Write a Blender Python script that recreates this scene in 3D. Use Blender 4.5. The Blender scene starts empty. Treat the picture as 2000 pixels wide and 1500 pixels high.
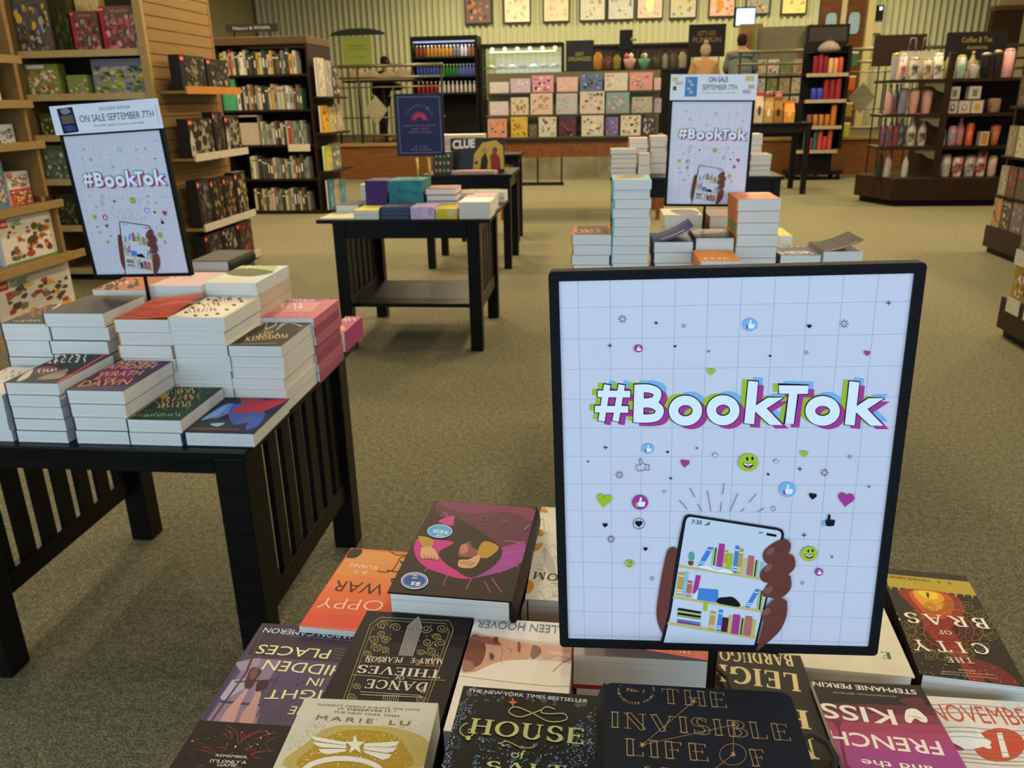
EXPO=0.0; CEIL=125; NEARK=.26; WALLP=125; DAY=370
import bpy, math, random
from mathutils import Vector, Matrix
from mathutils.geometry import tessellate_polygon
R=random.Random(7)
SC=bpy.context.scene; COL=SC.collection
# ---------- measuring helpers: where a sight line of the 2000x1500 photograph meets a real plane ----------
F_=1560.; TH=math.radians(19.55); RO=math.radians(-1.15); YAW=.11; EYE=1.5
def _rz(v): c,s=math.cos(YAW),math.sin(YAW); return Vector((v[0]*c-v[1]*s,v[0]*s+v[1]*c,v[2]))
FW=_rz((0,math.cos(TH),-math.sin(TH))); _u=(0,math.sin(TH),math.cos(TH))
RT=_rz((math.cos(RO),_u[1]*math.sin(RO),_u[2]*math.sin(RO))); UP=_rz((-math.sin(RO),_u[1]*math.cos(RO),_u[2]*math.cos(RO)))
def ray(x,y): return FW+RT*((x-1000)/F_)-UP*((y-750)/F_)
def G(x,y,z=0): d=ray(x,y); k=(z-EYE)/d.z; return Vector((d.x*k,d.y*k,z))
def V(x,y,Y): d=ray(x,y); k=Y/d.y; return Vector((d.x*k,Y,EYE+d.z*k))
def PX(p):
    d=Vector(p)-Vector((0,0,EYE)); z=d.dot(FW); return Vector((1000+F_*d.dot(RT)/z,750-F_*d.dot(UP)/z))
def XP(x,y,X): d=ray(x,y); k=X/d.x; return Vector((X,d.y*k,EYE+d.z*k))
# ---------- materials ----------
def lin(h):
    h=h.lstrip('#'); return [((int(h[i:i+2],16)/255+.055)/1.055)**2.4 if int(h[i:i+2],16)>10 else int(h[i:i+2],16)/255/12.92 for i in (0,2,4)]+[1]
_M={}
def M(hexc,rough=.55,metal=0.,var=.08,scale=30.,bump=0.,emit=0.,coat=0.,alpha=1.,bscale=None,trans=0.,stretch=None):
    key=(hexc,rough,metal,var,scale,bump,emit,coat,alpha,bscale,trans,stretch)
    if key in _M: return _M[key]
    m=bpy.data.materials.new('finish_'+hexc.lstrip('#')); m.use_nodes=True; nt=m.node_tree; b=nt.nodes['Principled BSDF']
    b.inputs['Roughness'].default_value=rough; b.inputs['Metallic'].default_value=metal
    b.inputs['Coat Weight'].default_value=coat; b.inputs['Coat Roughness'].default_value=.25
    c=lin(hexc); b.inputs['Base Color'].default_value=c; b.inputs['Specular IOR Level'].default_value=.15 if not metal else .5
    if trans: b.inputs['Transmission Weight'].default_value=trans; b.inputs['IOR'].default_value=1.45
    if alpha<1: b.inputs['Alpha'].default_value=alpha
    if emit: b.inputs['Emission Color'].default_value=c; b.inputs['Emission Strength'].default_value=emit
    if var or bump:
        tc=nt.nodes.new('ShaderNodeTexCoord'); mp=nt.nodes.new('ShaderNodeMapping'); nt.links.new(tc.outputs['Object'],mp.inputs[0])
        if stretch: mp.inputs['Scale'].default_value=stretch
        n=nt.nodes.new('ShaderNodeTexNoise'); n.inputs['Scale'].default_value=scale; n.inputs['Detail'].default_value=3; nt.links.new(mp.outputs[0],n.inputs['Vector'])
        if var:
            r=nt.nodes.new('ShaderNodeValToRGB'); r.color_ramp.elements[0].position=.3; r.color_ramp.elements[1].position=.7
            r.color_ramp.elements[0].color=[max(0,x*(1-var*2)) for x in c[:3]]+[1]; r.color_ramp.elements[1].color=[min(1,x*(1+var)) for x in c[:3]]+[1]
            nt.links.new(n.outputs['Fac'],r.inputs[0]); nt.links.new(r.outputs[0],b.inputs['Base Color'])
        if bump:
            n2=nt.nodes.new('ShaderNodeTexNoise'); n2.inputs['Scale'].default_value=bscale or scale*3; nt.links.new(mp.outputs[0],n2.inputs['Vector'])
            bp=nt.nodes.new('ShaderNodeBump'); bp.inputs['Strength'].default_value=bump; bp.inputs['Distance'].default_value=.004
            nt.links.new(n2.outputs['Fac'],bp.inputs['Height']); nt.links.new(bp.outputs[0],b.inputs['Normal'])
    _M[key]=m; return m
def I(h): return M(h,.5,var=0)            # printed ink
def noise_mat(name,cols,scale,rough=.9,detail=4,bump=0,stretch=None,ntype='FBM',pos=None,dist=0.):
    m=bpy.data.materials.new(name); m.use_nodes=True; nt=m.node_tree; b=nt.nodes['Principled BSDF']; b.inputs['Roughness'].default_value=rough
    tc=nt.nodes.new('ShaderNodeTexCoord'); mp=nt.nodes.new('ShaderNodeMapping'); nt.links.new(tc.outputs['Object'],mp.inputs[0])
    if stretch: mp.inputs['Scale'].default_value=stretch
    n=nt.nodes.new('ShaderNodeTexNoise'); n.inputs['Scale'].default_value=scale; n.inputs['Detail'].default_value=detail; n.inputs['Distortion'].default_value=dist
    nt.links.new(mp.outputs[0],n.inputs['Vector']); r=nt.nodes.new('ShaderNodeValToRGB'); cr=r.color_ramp
    k=len(cols); 
    for i,c in enumerate(cols):
        p=pos[i] if pos else .3+.4*i/(k-1)
        e=cr.elements[i] if i<2 else cr.elements.new(p)
        e.position=p; e.color=lin(c)
    nt.links.new(n.outputs['Fac'],r.inputs[0]); nt.links.new(r.outputs[0],b.inputs['Base Color'])
    if bump:
        bp=nt.nodes.new('ShaderNodeBump'); bp.inputs['Strength'].default_value=bump; bp.inputs['Distance'].default_value=.006
        nt.links.new(n.outputs['Fac'],bp.inputs['Height']); nt.links.new(bp.outputs[0],b.inputs['Normal'])
    return m
def pages_mat(h,h2):
    m=bpy.data.materials.new('page_edges'); m.use_nodes=True; nt=m.node_tree; b=nt.nodes['Principled BSDF']; b.inputs['Roughness'].default_value=.85
    tc=nt.nodes.new('ShaderNodeTexCoord'); mp=nt.nodes.new('ShaderNodeMapping'); mp.inputs['Scale'].default_value=(3,3,900); nt.links.new(tc.outputs['Object'],mp.inputs[0])
    n=nt.nodes.new('ShaderNodeTexNoise'); n.inputs['Scale'].default_value=1.; n.inputs['Detail'].default_value=2; nt.links.new(mp.outputs[0],n.inputs['Vector'])
    r=nt.nodes.new('ShaderNodeValToRGB'); r.color_ramp.elements[0].position=.35; r.color_ramp.elements[1].position=.6; r.color_ramp.elements[0].color=lin(h2); r.color_ramp.elements[1].color=lin(h)
    nt.links.new(n.outputs['Fac'],r.inputs[0]); nt.links.new(r.outputs[0],b.inputs['Base Color']); return m
PAGE=pages_mat('#e6e2d8','#cdc8bc'); CREAM=pages_mat('#e2d6b8','#c8b996')
BLACKWOOD=M('#131211',.32,var=.25,scale=8,bump=.03,stretch=(1,1,12))
# ---------- mesh builder ----------
_txt={}
def text_geo(s,bold=0.,shear=0.,spacing=1.,res=3):
    if 'M' in s or 'W' in s: bold=0.
    k=(s,bold,shear,spacing,res)
    if k in _txt: return _txt[k]
    cu=bpy.data.curves.new('t','FONT'); cu.body=s; cu.offset=bold; cu.shear=shear; cu.space_character=spacing; cu.resolution_u=res; cu.fill_mode='FRONT'
    ob=bpy.data.objects.new('t',cu); me=ob.to_mesh()
    vs=[(v.co.x,v.co.y) for v in me.vertices]; fs=[tuple(p.vertices) for p in me.polygons]; ob.to_mesh_clear(); bpy.data.objects.remove(ob); bpy.data.curves.remove(cu)
    # cap height from a plain box of the text
    x0=min(v[0] for v in vs); x1=max(v[0] for v in vs); y0=min(v[1] for v in vs); y1=max(v[1] for v in vs)
    _txt[k]=([((x-x0)/(x1-x0),(y-y0)/(y1-y0)) for x,y in vs],fs); return _txt[k]
class MB:
    def __init__(s): s.v=[];s.f=[];s.mi=[];s.mats=[];s.T=Matrix()
    def mat(s,m):
        if isinstance(m,str): m=M(m)
        if m not in s.mats: s.mats.append(m)
        return s.mats.index(m)
    def add(s,vs,fs,m):
        i=s.mat(m);b=len(s.v); s.v+= [s.T@Vector(v) for v in vs]; s.f+=[tuple(b+k for k in f) for f in fs]; s.mi+=[i]*len(fs); return s
    def box(s,x0,x1,y0,y1,z0,z1,m):
        if x1<x0: x0,x1=x1,x0
        if y1<y0: y0,y1=y1,y0
        if z1<z0: z0,z1=z1,z0
        return s.add([(x,y,z) for z in (z0,z1) for x,y in ((x0,y0),(x1,y0),(x1,y1),(x0,y1))],[(3,2,1,0),(4,5,6,7),(0,1,5,4),(1,2,6,5),(2,3,7,6),(3,0,4,7)],m)
    def poly(s,pts,m,z=0): return s.add([(p[0],p[1],p[2] if len(p)>2 else z) for p in pts],[tuple(range(len(pts)))],m)
    def prism(s,pts,z0,z1,m):
        n=len(pts); return s.add([(x,y,z0) for x,y in pts]+[(x,y,z1) for x,y in pts],[tuple(range(n))[::-1],tuple(range(n,2*n))]+[(i,(i+1)%n,(i+1)%n+n,i+n) for i in range(n)],m)
    def lathe(s,prof,m,n=14,at=(0,0,0),sx=1,sy=1):
        k=len(prof); vs=[(at[0]+r*sx*math.cos(2*math.pi*j/n),at[1]+r*sy*math.sin(2*math.pi*j/n),at[2]+z) for r,z in prof for j in range(n)]
        fs=[(i*n+j,i*n+(j+1)%n,(i+1)*n+(j+1)%n,(i+1)*n+j) for i in range(k-1) for j in range(n)]
        return s.add(vs,fs+[tuple(range(n))[::-1],tuple(range((k-1)*n,k*n))],m)
    def tube(s,path,r,m,n=8):
        path=[Vector(p) for p in path]; rs=r if isinstance(r,(list,tuple)) else [r]*len(path); vs=[]
        for i,p in enumerate(path):
            d=(path[min(i+1,len(path)-1)]-path[max(i-1,0)]).normalized(); a=Vector((0,0,1)) if abs(d.z)<.9 else Vector((1,0,0))
            u=d.cross(a).normalized(); w=d.cross(u)
            vs+=[tuple(p+(u*math.cos(2*math.pi*j/n)+w*math.sin(2*math.pi*j/n))*rs[i]) for j in range(n)]
        k=len(path); return s.add(vs,[(i*n+j,i*n+(j+1)%n,(i+1)*n+(j+1)%n,(i+1)*n+j) for i in range(k-1) for j in range(n)]+[tuple(range(n))[::-1],tuple(range((k-1)*n,k*n))],m)
    def text(s,t,o,ex,ey,m,**kw):
        "flat lettering: o = lower-left corner, ex = vector along the line, ey = vector to the letters' tops"
        vs,fs=text_geo(t,**kw); o,ex,ey=Vector(o),Vector(ex),Vector(ey)
        return s.add([tuple(o+ex*x+ey*y) for x,y in vs],fs,m)
    def build(s,name,parent=None,smooth=False,bevel=0.,loc=None,rz=0.):
        me=bpy.data.meshes.new(name); me.from_pydata([tuple(v) for v in s.v],[],s.f)
        for m in s.mats: me.materials.append(m)
        me.polygons.foreach_set('material_index',s.mi)
        if smooth: me.polygons.foreach_set('use_smooth',[True]*len(s.f))
        me.update(); o=bpy.data.objects.new(name,me); COL.objects.link(o)
        if parent: o.parent=parent
        if loc: o.location=loc; o.rotation_euler.z=rz
        if bevel:
            b=o.modifiers.new('edge','BEVEL'); b.width=bevel; b.segments=2; b.limit_method='ANGLE'
        return o
def strip(path,w,ext=0.):
    "2D outline of a thick polyline"
    P=[Vector(p) for p in path]; n=len(P)
    if ext: P[0]=P[0]+(P[0]-P[1]).normalized()*ext; P[-1]=P[-1]+(P[-1]-P[-2]).normalized()*ext
    L,Rr=[],[]
    for i in range(n):
        d=(P[min(i+1,n-1)]-P[max(i-1,0)]).normalized(); q=Vector((-d.y,d.x)); ww=(w[i] if isinstance(w,list) else w)/2
        if 0<i<n-1:
            a=(P[i]-P[i-1]).normalized(); ww/=max(.5,abs(a.dot(d)))
        L.append(P[i]+q*ww); Rr.append(P[i]-q*ww)
    return L,Rr
def thing(name,label,cat,loc=(0,0,0),rz=0,group=None):
    o=bpy.data.objects.new(name,None); COL.objects.link(o); o.empty_display_size=.05; o.location=loc; o.rotation_euler.z=rz
    o['label']=label; o['category']=cat
    if group: o['group']=group
    return o
def tag(o,label,cat,group=None,kind=None):
    o['label']=label; o['category']=cat
    if group: o['group']=group
    if kind: o['kind']=kind
    return o
def struct(o): o['kind']='structure'; return o
def dup(root,loc,rz,label,group=None,seen=None):
    r=root.copy(); COL.objects.link(r); r.location=loc; r.rotation_euler.z=rz; r['label']=label
    if group: r['group']=group
    for ch in list(root.children):
        c=ch.copy(); COL.objects.link(c); c.parent=r
        for g in ch.children:
            d=g.copy(); COL.objects.link(d); d.parent=c
    return r
ORD='first second third fourth fifth sixth seventh eighth ninth tenth eleventh twelfth thirteenth fourteenth fifteenth sixteenth seventeenth eighteenth nineteenth twentieth'.split()
def nth(i): return ORD[i] if i<20 else ('twenty-' if i<29 else 'thirty-')+ORD[(i-20)%10] if i!=29 else 'thirtieth'
# ---------- 2D art layers on a plane ----------
class Art:
    "flat print laid over a surface: pt(x,y)->point in the mesh's own space; each layer sits a hair above the last"
    def __init__(s,mb,pt,nrm,step=.00004,base=0.,clip=None): s.mb=mb;s.pt=pt;s.n=Vector(nrm);s.step=step;s.k=0;s.base=base;s.clip=clip;s.inc=.1
    def emit(s,vs,fs,m):
        if not s.clip: return s.mb.add(vs,fs,m)
        V2=[];F2=[]; C=s.clip
        for f in fs:
            tris=[[vs[i] for i in f]] if len(f)<4 else [[vs[f[i]] for i in t] for t in tessellate_polygon([[Vector(vs[i]) for i in f]])]
            for P in tris:
                for i in range(len(C)):
                    a,b=C[i],C[(i+1)%len(C)]; sd=lambda p:(b[0]-a[0])*(p[1]-a[1])-(b[1]-a[1])*(p[0]-a[0]); Q=[]
                    for j in range(len(P)):
                        p,q=P[j],P[(j+1)%len(P)]; dp,dq=sd(p),sd(q)
                        if dp>=0: Q.append(p)
                        if dp*dq<0: t=dp/(dp-dq); Q.append(tuple(p[k]+(q[k]-p[k])*t for k in range(3)))
                    P=Q
                    if len(P)<3: break
                if len(P)>=3: n=len(V2); V2+=P; F2.append(tuple(range(n,n+len(P))))
        if F2: s.mb.add(V2,F2,m)
    def W(s,p): return p+s.n*(s.base+s.step*s.k) if isinstance(p,Vector) else Vector(s.P(*p))
    def P(s,x,y): return tuple(s.pt(x,y)+s.n*(s.base+s.step*s.k))
    def up(s,k=1): s.k+=k; return s
    def poly(s,pts,m):
        if isinstance(m,str): m=I(m)
        s.k+=s.inc; P=[s.P(*p) for p in pts]; s.emit(P,[tuple(range(len(P)))],m)
    def rect(s,x0,y0,x1,y1,m): s.poly([(x0,y0),(x1,y0),(x1,y1),(x0,y1)],m)
    def ell(s,cx,cy,rx,ry,m,n=20,rot=0.,a0=0,a1=360):
        c,sn=math.cos(rot),math.sin(rot); s.poly([(cx+rx*math.cos(a)*c-ry*math.sin(a)*sn,cy+rx*math.cos(a)*sn+ry*math.sin(a)*c) for a in [math.radians(a0+(a1-a0)*i/(n if a1-a0==360 else n-1)) for i in range(n)]],m)
    def line(s,pts,w,m,ext=0.):
        if isinstance(m,str): m=I(m)
        s.k+=s.inc; L,Q=strip([(x,y) for x,y in pts],w,ext); n=len(L); P=[s.P(*p) for p in L]+[s.P(*p) for p in Q]
        s.emit(P,[(i,i+1,n+i+1,n+i) for i in range(n-1)],m)
    def ring(s,cx,cy,rx,ry,w,m,n=28,a0=0,a1=360):
        p=[(cx+rx*math.cos(math.radians(a0+(a1-a0)*i/n)),cy+ry*math.sin(math.radians(a0+(a1-a0)*i/n))) for i in range(n+1)]
        if a1-a0!=360: return s.line(p,w,m)
        if isinstance(m,str): m=I(m)
        s.k+=s.inc; L,Q=strip([p[-2]]+p[:-1]+p[:2],w); L,Q=L[1:n+1],Q[1:n+1]; P=[s.P(*q) for q in L]+[s.P(*q) for q in Q]
        s.emit(P,[(i,(i+1)%n,n+(i+1)%n,n+i) for i in range(n)],m)
    def text(s,t,p0,p1,p2,m,**kw):
        if isinstance(m,str): m=I(m)
        s.k+=s.inc; a=s.W(p0); ex=s.W(p1)-a; ey=s.W(p2)-a; vs,fs=text_geo(t,**kw); s.emit([tuple(a+ex*x+ey*y) for x,y in vs],fs,m)
    def serif(s,t,p0,p1,p2,m,gap=.16,outline=0.,thick=.17,thin=.07):
        if isinstance(m,str): m=I(m)
        s.k+=s.inc; a=s.W(p0); ex=s.W(p1)-a; ey=s.W(p2)-a
        W=sum((SG[c][0] if c in SG else .45)+gap for c in t)-gap; x=0
        for c in t:
            if c not in SG: x+=.45+gap; continue
            gw,st=SG[c]
            segs=[]
            for q in st:
                if q[0]=='a':
                    _,cx,cy,rx,ry,a0,a1=q; n=max(5,int(abs(a1-a0)/22)); pp=[];ww=[]
                    for i in range(n+1):
                        an=math.radians(a0+(a1-a0)*i/n); pp.append((cx+rx*math.cos(an),cy+ry*math.sin(an))); ww.append(thin+(thick-thin)*abs(math.cos(an)))
                    segs.append((pp,ww))
                else: segs.append(([(q[1],q[2]),(q[3],q[4])],[thick if q[0]=='T' else thin]*2))
            for pp,ww in segs:
                a=a+s.n*(s.step*.05); s.k+=.0001
                L,Q=strip(pp,ww)
                if outline:
                    mid=[(p+q)/2 for p,q in zip(L,Q)]
                    for loop in ((mid,) if max(ww)<.1 else (L,Q) if len(L)>2 else (L,Q,[L[0],Q[0]],[L[-1],Q[-1]])):
                        l2,q2=strip([tuple(v) for v in loop],outline); n=len(l2)
                        s.emit([tuple(a+ex*((x+v.x)/W)+ey*v.y) for v in l2+q2],[(i,i+1,n+i+1,n+i) for i in range(n-1)],m)
                else:
                    n=len(L); s.emit([tuple(a+ex*((x+v.x)/W)+ey*v.y) for v in L+Q],[(i,i+1,n+i+1,n+i) for i in range(n-1)],m)
            x+=gw+gap
def _sb(x,y,w=.17): return ('t',x-w,y,x+w,y)
SG={'A':(.86,[('t',.1,0,.43,1),('T',.43,1,.76,0),('t',.22,.36,.64,.36),_sb(.1,.03,.12),_sb(.76,.03,.14)]),
'B':(.66,[('T',.15,0,.15,1),('a',.3,.76,.24,.22,-90,90),('a',.3,.27,.3,.25,-90,90),('t',.05,.97,.32,.97),('t',.05,.03,.32,.03),('t',.15,.53,.32,.53)]),
'C':(.76,[('a',.42,.5,.36,.47,45,315),('t',.7,.62,.7,.92),('t',.7,.1,.66,.3)]),
'D':(.78,[('T',.15,0,.15,1),('a',.3,.5,.4,.47,-90,90),('t',.05,.97,.34,.97),('t',.05,.03,.34,.03)]),
'E':(.64,[('T',.15,0,.15,1),('t',.05,.97,.58,.97),('t',.05,.03,.6,.03),('t',.15,.52,.46,.52),('t',.57,.8,.57,1),('t',.6,0,.6,.22),('t',.46,.42,.46,.62)]),
'F':(.6,[('T',.15,0,.15,1),('t',.05,.97,.56,.97),('t',.15,.52,.44,.52),('t',.55,.8,.55,1),('t',.44,.42,.44,.62),_sb(.15,.03)]),
'G':(.82,[('a',.42,.5,.36,.47,50,330),('T',.7,.05,.7,.42),_sb(.68,.44,.15)]),
'H':(.82,[('T',.15,0,.15,1),('T',.67,0,.67,1),('t',.15,.52,.67,.52),_sb(.15,.03),_sb(.15,.97),_sb(.67,.03),_sb(.67,.97)]),
'I':(.34,[('T',.17,0,.17,1),_sb(.17,.03),_sb(.17,.97)]),
'J':(.42,[('T',.25,.15,.25,1),('a',.1,.12,.15,.14,-120,0),_sb(.25,.97)]),
'K':(.78,[('T',.15,0,.15,1),('t',.2,.42,.62,1),('T',.3,.56,.68,0),_sb(.15,.03),_sb(.15,.97),_sb(.62,.97,.12),_sb(.68,.03,.12)]),
'L':(.6,[('T',.15,0,.15,1),('t',.05,.03,.56,.03),('t',.56,0,.56,.25),_sb(.15,.97)]),
'M':(1.,[('t',.12,0,.12,1),('T',.12,1,.5,.05),('t',.5,.05,.85,1),('T',.85,0,.85,1),_sb(.12,.03,.12),_sb(.85,.03,.14)]),
'N':(.84,[('t',.14,0,.14,1),('T',.14,1,.7,0),('t',.7,0,.7,1),_sb(.14,.03,.14),_sb(.7,.97,.14),_sb(.08,.97,.1)]),
'O':(.84,[('a',.42,.5,.36,.47,0,360)]),
'P':(.62,[('T',.15,0,.15,1),('a',.3,.73,.28,.25,-90,90),('t',.05,.97,.32,.97),('t',.15,.48,.32,.48),_sb(.15,.03)]),
'R':(.74,[('T',.15,0,.15,1),('a',.3,.75,.26,.23,-90,90),('t',.05,.97,.32,.97),('T',.34,.5,.66,0),_sb(.15,.03),_sb(.68,.03,.1)]),
'S':(.58,[('a',.29,.74,.21,.24,30,270),('a',.29,.26,.23,.25,90,-150),('t',.5,.72,.5,.95),('t',.06,.05,.06,.28)]),
'T':(.72,[('T',.36,0,.36,1),('t',.04,.97,.68,.97),('t',.05,.78,.05,1),('t',.67,.78,.67,1),_sb(.36,.03)]),
'U':(.8,[('T',.15,.3,.15,1),('a',.39,.3,.24,.29,180,360),('t',.63,.3,.63,1),_sb(.15,.97),_sb(.63,.97,.12)]),
'V':(.84,[('T',.1,1,.42,0),('t',.42,0,.74,1),_sb(.1,.97,.14),_sb(.74,.97,.12)]),
'W':(1.1,[('T',.1,1,.34,0),('t',.34,0,.55,1),('T',.55,1,.79,0),('t',.79,0,1.,1),_sb(.1,.97,.12),_sb(1.,.97,.1)]),
'Y':(.76,[('T',.08,1,.38,.48),('t',.38,.48,.68,1),('T',.38,0,.38,.5),_sb(.08,.97,.12),_sb(.68,.97,.12),_sb(.38,.03)])}
def crop(x0,y0,s): return lambda x,y:(x0+x/s,y0+y/s)
# ---------- camera ----------
cd=bpy.data.cameras.new('camera'); cam=bpy.data.objects.new('camera',cd); COL.objects.link(cam); SC.camera=cam
cam.matrix_world=Matrix(((RT.x,UP.x,-FW.x,0),(RT.y,UP.y,-FW.y,0),(RT.z,UP.z,-FW.z,EYE),(0,0,0,1)))
cd.sensor_fit='HORIZONTAL'; cd.sensor_width=36; cd.lens=F_/2000*36; cd.clip_start=.05; cd.clip_end=80
cd.dof.use_dof=True; cd.dof.focus_distance=.78; cd.dof.aperture_fstop=14.
vs=SC.view_settings; vs.view_transform='Standard'; vs.look='None'; vs.gamma=1; vs.exposure=EXPO; vs.use_curve_mapping=False
# ---------- setting ----------
YB=22.; XL,XR=-9.,9.5
carpet=noise_mat('carpet',['#3a3626','#6f6a4c','#a39c76'],170,.95,3,.5,pos=[.3,.5,.72])
nt=carpet.node_tree; b=nt.nodes['Principled BSDF']; big=nt.nodes.new('ShaderNodeTexNoise'); big.inputs['Scale'].default_value=45; big.inputs['Detail'].default_value=5
ramp=[n for n in nt.nodes if n.type=='VALTORGB'][0]; mix=nt.nodes.new('ShaderNodeMix'); mix.data_type='RGBA'; mix.blend_type='MULTIPLY'; mix.inputs[0].default_value=.75
r2=nt.nodes.new('ShaderNodeValToRGB'); r2.color_ramp.elements[0].position=.35; r2.color_ramp.elements[1].position=.65; r2.color_ramp.elements[0].color=(.45,.45,.42,1); r2.color_ramp.elements[1].color=(1,1,1,1)
tc=[n for n in nt.nodes if n.type=='TEX_COORD'][0]; nt.links.new(tc.outputs['Object'],big.inputs['Vector']); nt.links.new(big.outputs['Fac'],r2.inputs[0])
nt.links.new(ramp.outputs[0],mix.inputs[6]); nt.links.new(r2.outputs[0],mix.inputs[7]); nt.links.new(mix.outputs[2],b.inputs['Base Color'])
struct(MB().box(XL,XR,-4,YB,-.1,0,carpet).build('floor'))
struct(MB().box(XL,XR,-4,YB+.2,4.8,4.9,M('#b9ae8c',.9)).build('ceiling'))
struct(MB().box(XL-.15,XL,-4,YB+.2,0,4.8,M('#8f8763',.85)).build('wall_left'))
struct(MB().box(XR,XR+.15,-4,YB+.2,0,4.8,M('#8f8763',.85)).build('wall_right'))
fwm=MB()
for a,b_,c,d in ((XL,-6,0,4.8),(6,XR,0,4.8),(-6,6,3.4,4.8),(-6,6,0,.3)): fwm.box(a,b_,-4.15,-4,c,d,M('#8f8763',.85))
struct(fwm.build('wall_front'))
# ribbed green-grey back wall: real corrugation
wm=MB(); n=150; xs=[]; gm=M('#b4b494',.5,var=.05)
per=.155; x=-8.95; pts=[]
while x<XR-.05:
    for k in range(6): pts.append((x+per*k/6,.042*math.cos(2*math.pi*k/6)))
    x+=per
vsx=[(px,YB-.05+d,z) for z in (0,4.8) for px,d in pts]; n=len(pts)
wm.add(vsx,[(i,i+1,n+i+1,n+i) for i in range(n-1)],gm)
struct(wm.build('wall_back',smooth=True))
struct(MB().box(XL,XR,YB,YB+.1,0,4.8,M('#6d6c50',.8)).build('wall_back_lining'))
# ---------- light ----------
def area(name,loc,size,power,col,rot=(0,0,0),sy=None,spread=math.pi):
    l=bpy.data.lights.new(name,'AREA'); l.size=size; l.energy=power; l.color=col; l.spread=spread
    if sy: l.shape='RECTANGLE'; l.size_y=sy
    o=bpy.data.objects.new(name,l); COL.objects.link(o); o.location=loc; o.rotation_euler=rot; return o
WARM=(1.,.80,.50); 
for ix,x in enumerate((-6,-2.2,1.6,5.4)):
    for iy,y in enumerate((1.5,4.6,7.7,10.8,13.9)):
        area('ceiling_light',(x,y+(.8 if ix%2 else 0),4.7),.55,CEIL*(NEARK if iy==0 else .4 if iy==1 else 1.15),(1,.9,.74) if iy==0 else WARM)
for x in (-3.4,-1.2,1.2,3.6,6.): area('ceiling_light',(x,19.6,4.7),.6,WALLP,(1,.86,.5),sy=.6)
area('window_daylight',(0,-3.9,2.1),11,DAY,(.56,.77,1.),rot=(math.radians(90),0,0),sy=2.8)
w=bpy.data.worlds.new('world'); SC.world=w; w.use_nodes=True; bg=w.node_tree.nodes['Background']; bg.inputs[0].default_value=(.6,.78,1,1); bg.inputs[1].default_value=.5
# ---------- tables ----------
def table(label,xl,xr,yf,yb,zt,over,rail,nslat,shelf,panels=(1,1)):
    cx,cy=(xl+xr)/2,(yf+yb)/2; t=thing('display_table',label,'table',(cx,cy,0),0,'black slatted display tables'); w,d=(xr-xl)/2,(yb-yf)/2; s=.078
    bw=BLACKWOOD
    MB().box(-w-over[0],w+over[1],-d-over[2],d+over[3],zt-.022,zt,bw).build('table_top',t,bevel=.004)
    for sx in (-1,1):
        for sy in (-1,1):
            x0,y0=(w-s if sx>0 else -w),(d-s if sy>0 else -d); MB().box(x0,x0+s,y0,y0+s,0,zt-.0225,bw).build('leg',t,bevel=.004)
    for sy in (-1,1): MB().box(-w+s+.0005,w-s-.0005,sy*(d-.012)-.011,sy*(d-.012)+.011,rail[2],zt-.0225,bw).build('apron',t,bevel=.002)
    for sx in (-1,1):
        xx=sx*(w-.03)
        MB().box(xx-.012,xx+.012,-d+s+.0005,d-s-.0005,rail[2]+.02,zt-.0225,bw).build('side_apron',t,bevel=.002)
        MB().box(xx-.014,xx+.014,-d+s+.0005,d-s-.0005,rail[0],rail[1],bw).build('side_rail',t,bevel=.003)
        L=2*(d-s); 
        for i in range(nslat):
            yy=-d+s+L*(i+.5)/nslat; hw=L/nslat*.29
            MB().box(xx-.008,xx+.008,yy-hw,yy+hw,rail[1]+.0003,rail[2]+.0197,bw).build('slat',t)
    if shelf: MB().box(-w+.045,w-.045,-d+.1,d-.1,rail[0]+.02,rail[0]+.045,bw).build('lower_shelf',t,bevel=.003)
    return t
table('black wooden table with slatted sides under the piled paperbacks, beside the toy shelves',-1.687,-.84,1.675,2.50,.72,(.04,.012,.01,.1),(.20,.265,.655),7,0)
table('black wooden table with a lower shelf, standing mid-floor under low book piles',-1.62,-.71,4.80,5.70,.84,(.075,.075,.075,.1),(.24,.325,.717),6,1)
table('black wooden table in front, wholly covered by face-up novels and the large sign',-.37,.55,.22,1.2,.69,(.04,.04,.03,.03),(.2,.265,.62),7,0)
table('black wooden table under tall white-edged stacks behind the large sign',-.0,.95,2.64,3.72,.72,(.05,.01,.04,.05),(.2,.265,.655),7,0)
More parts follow.
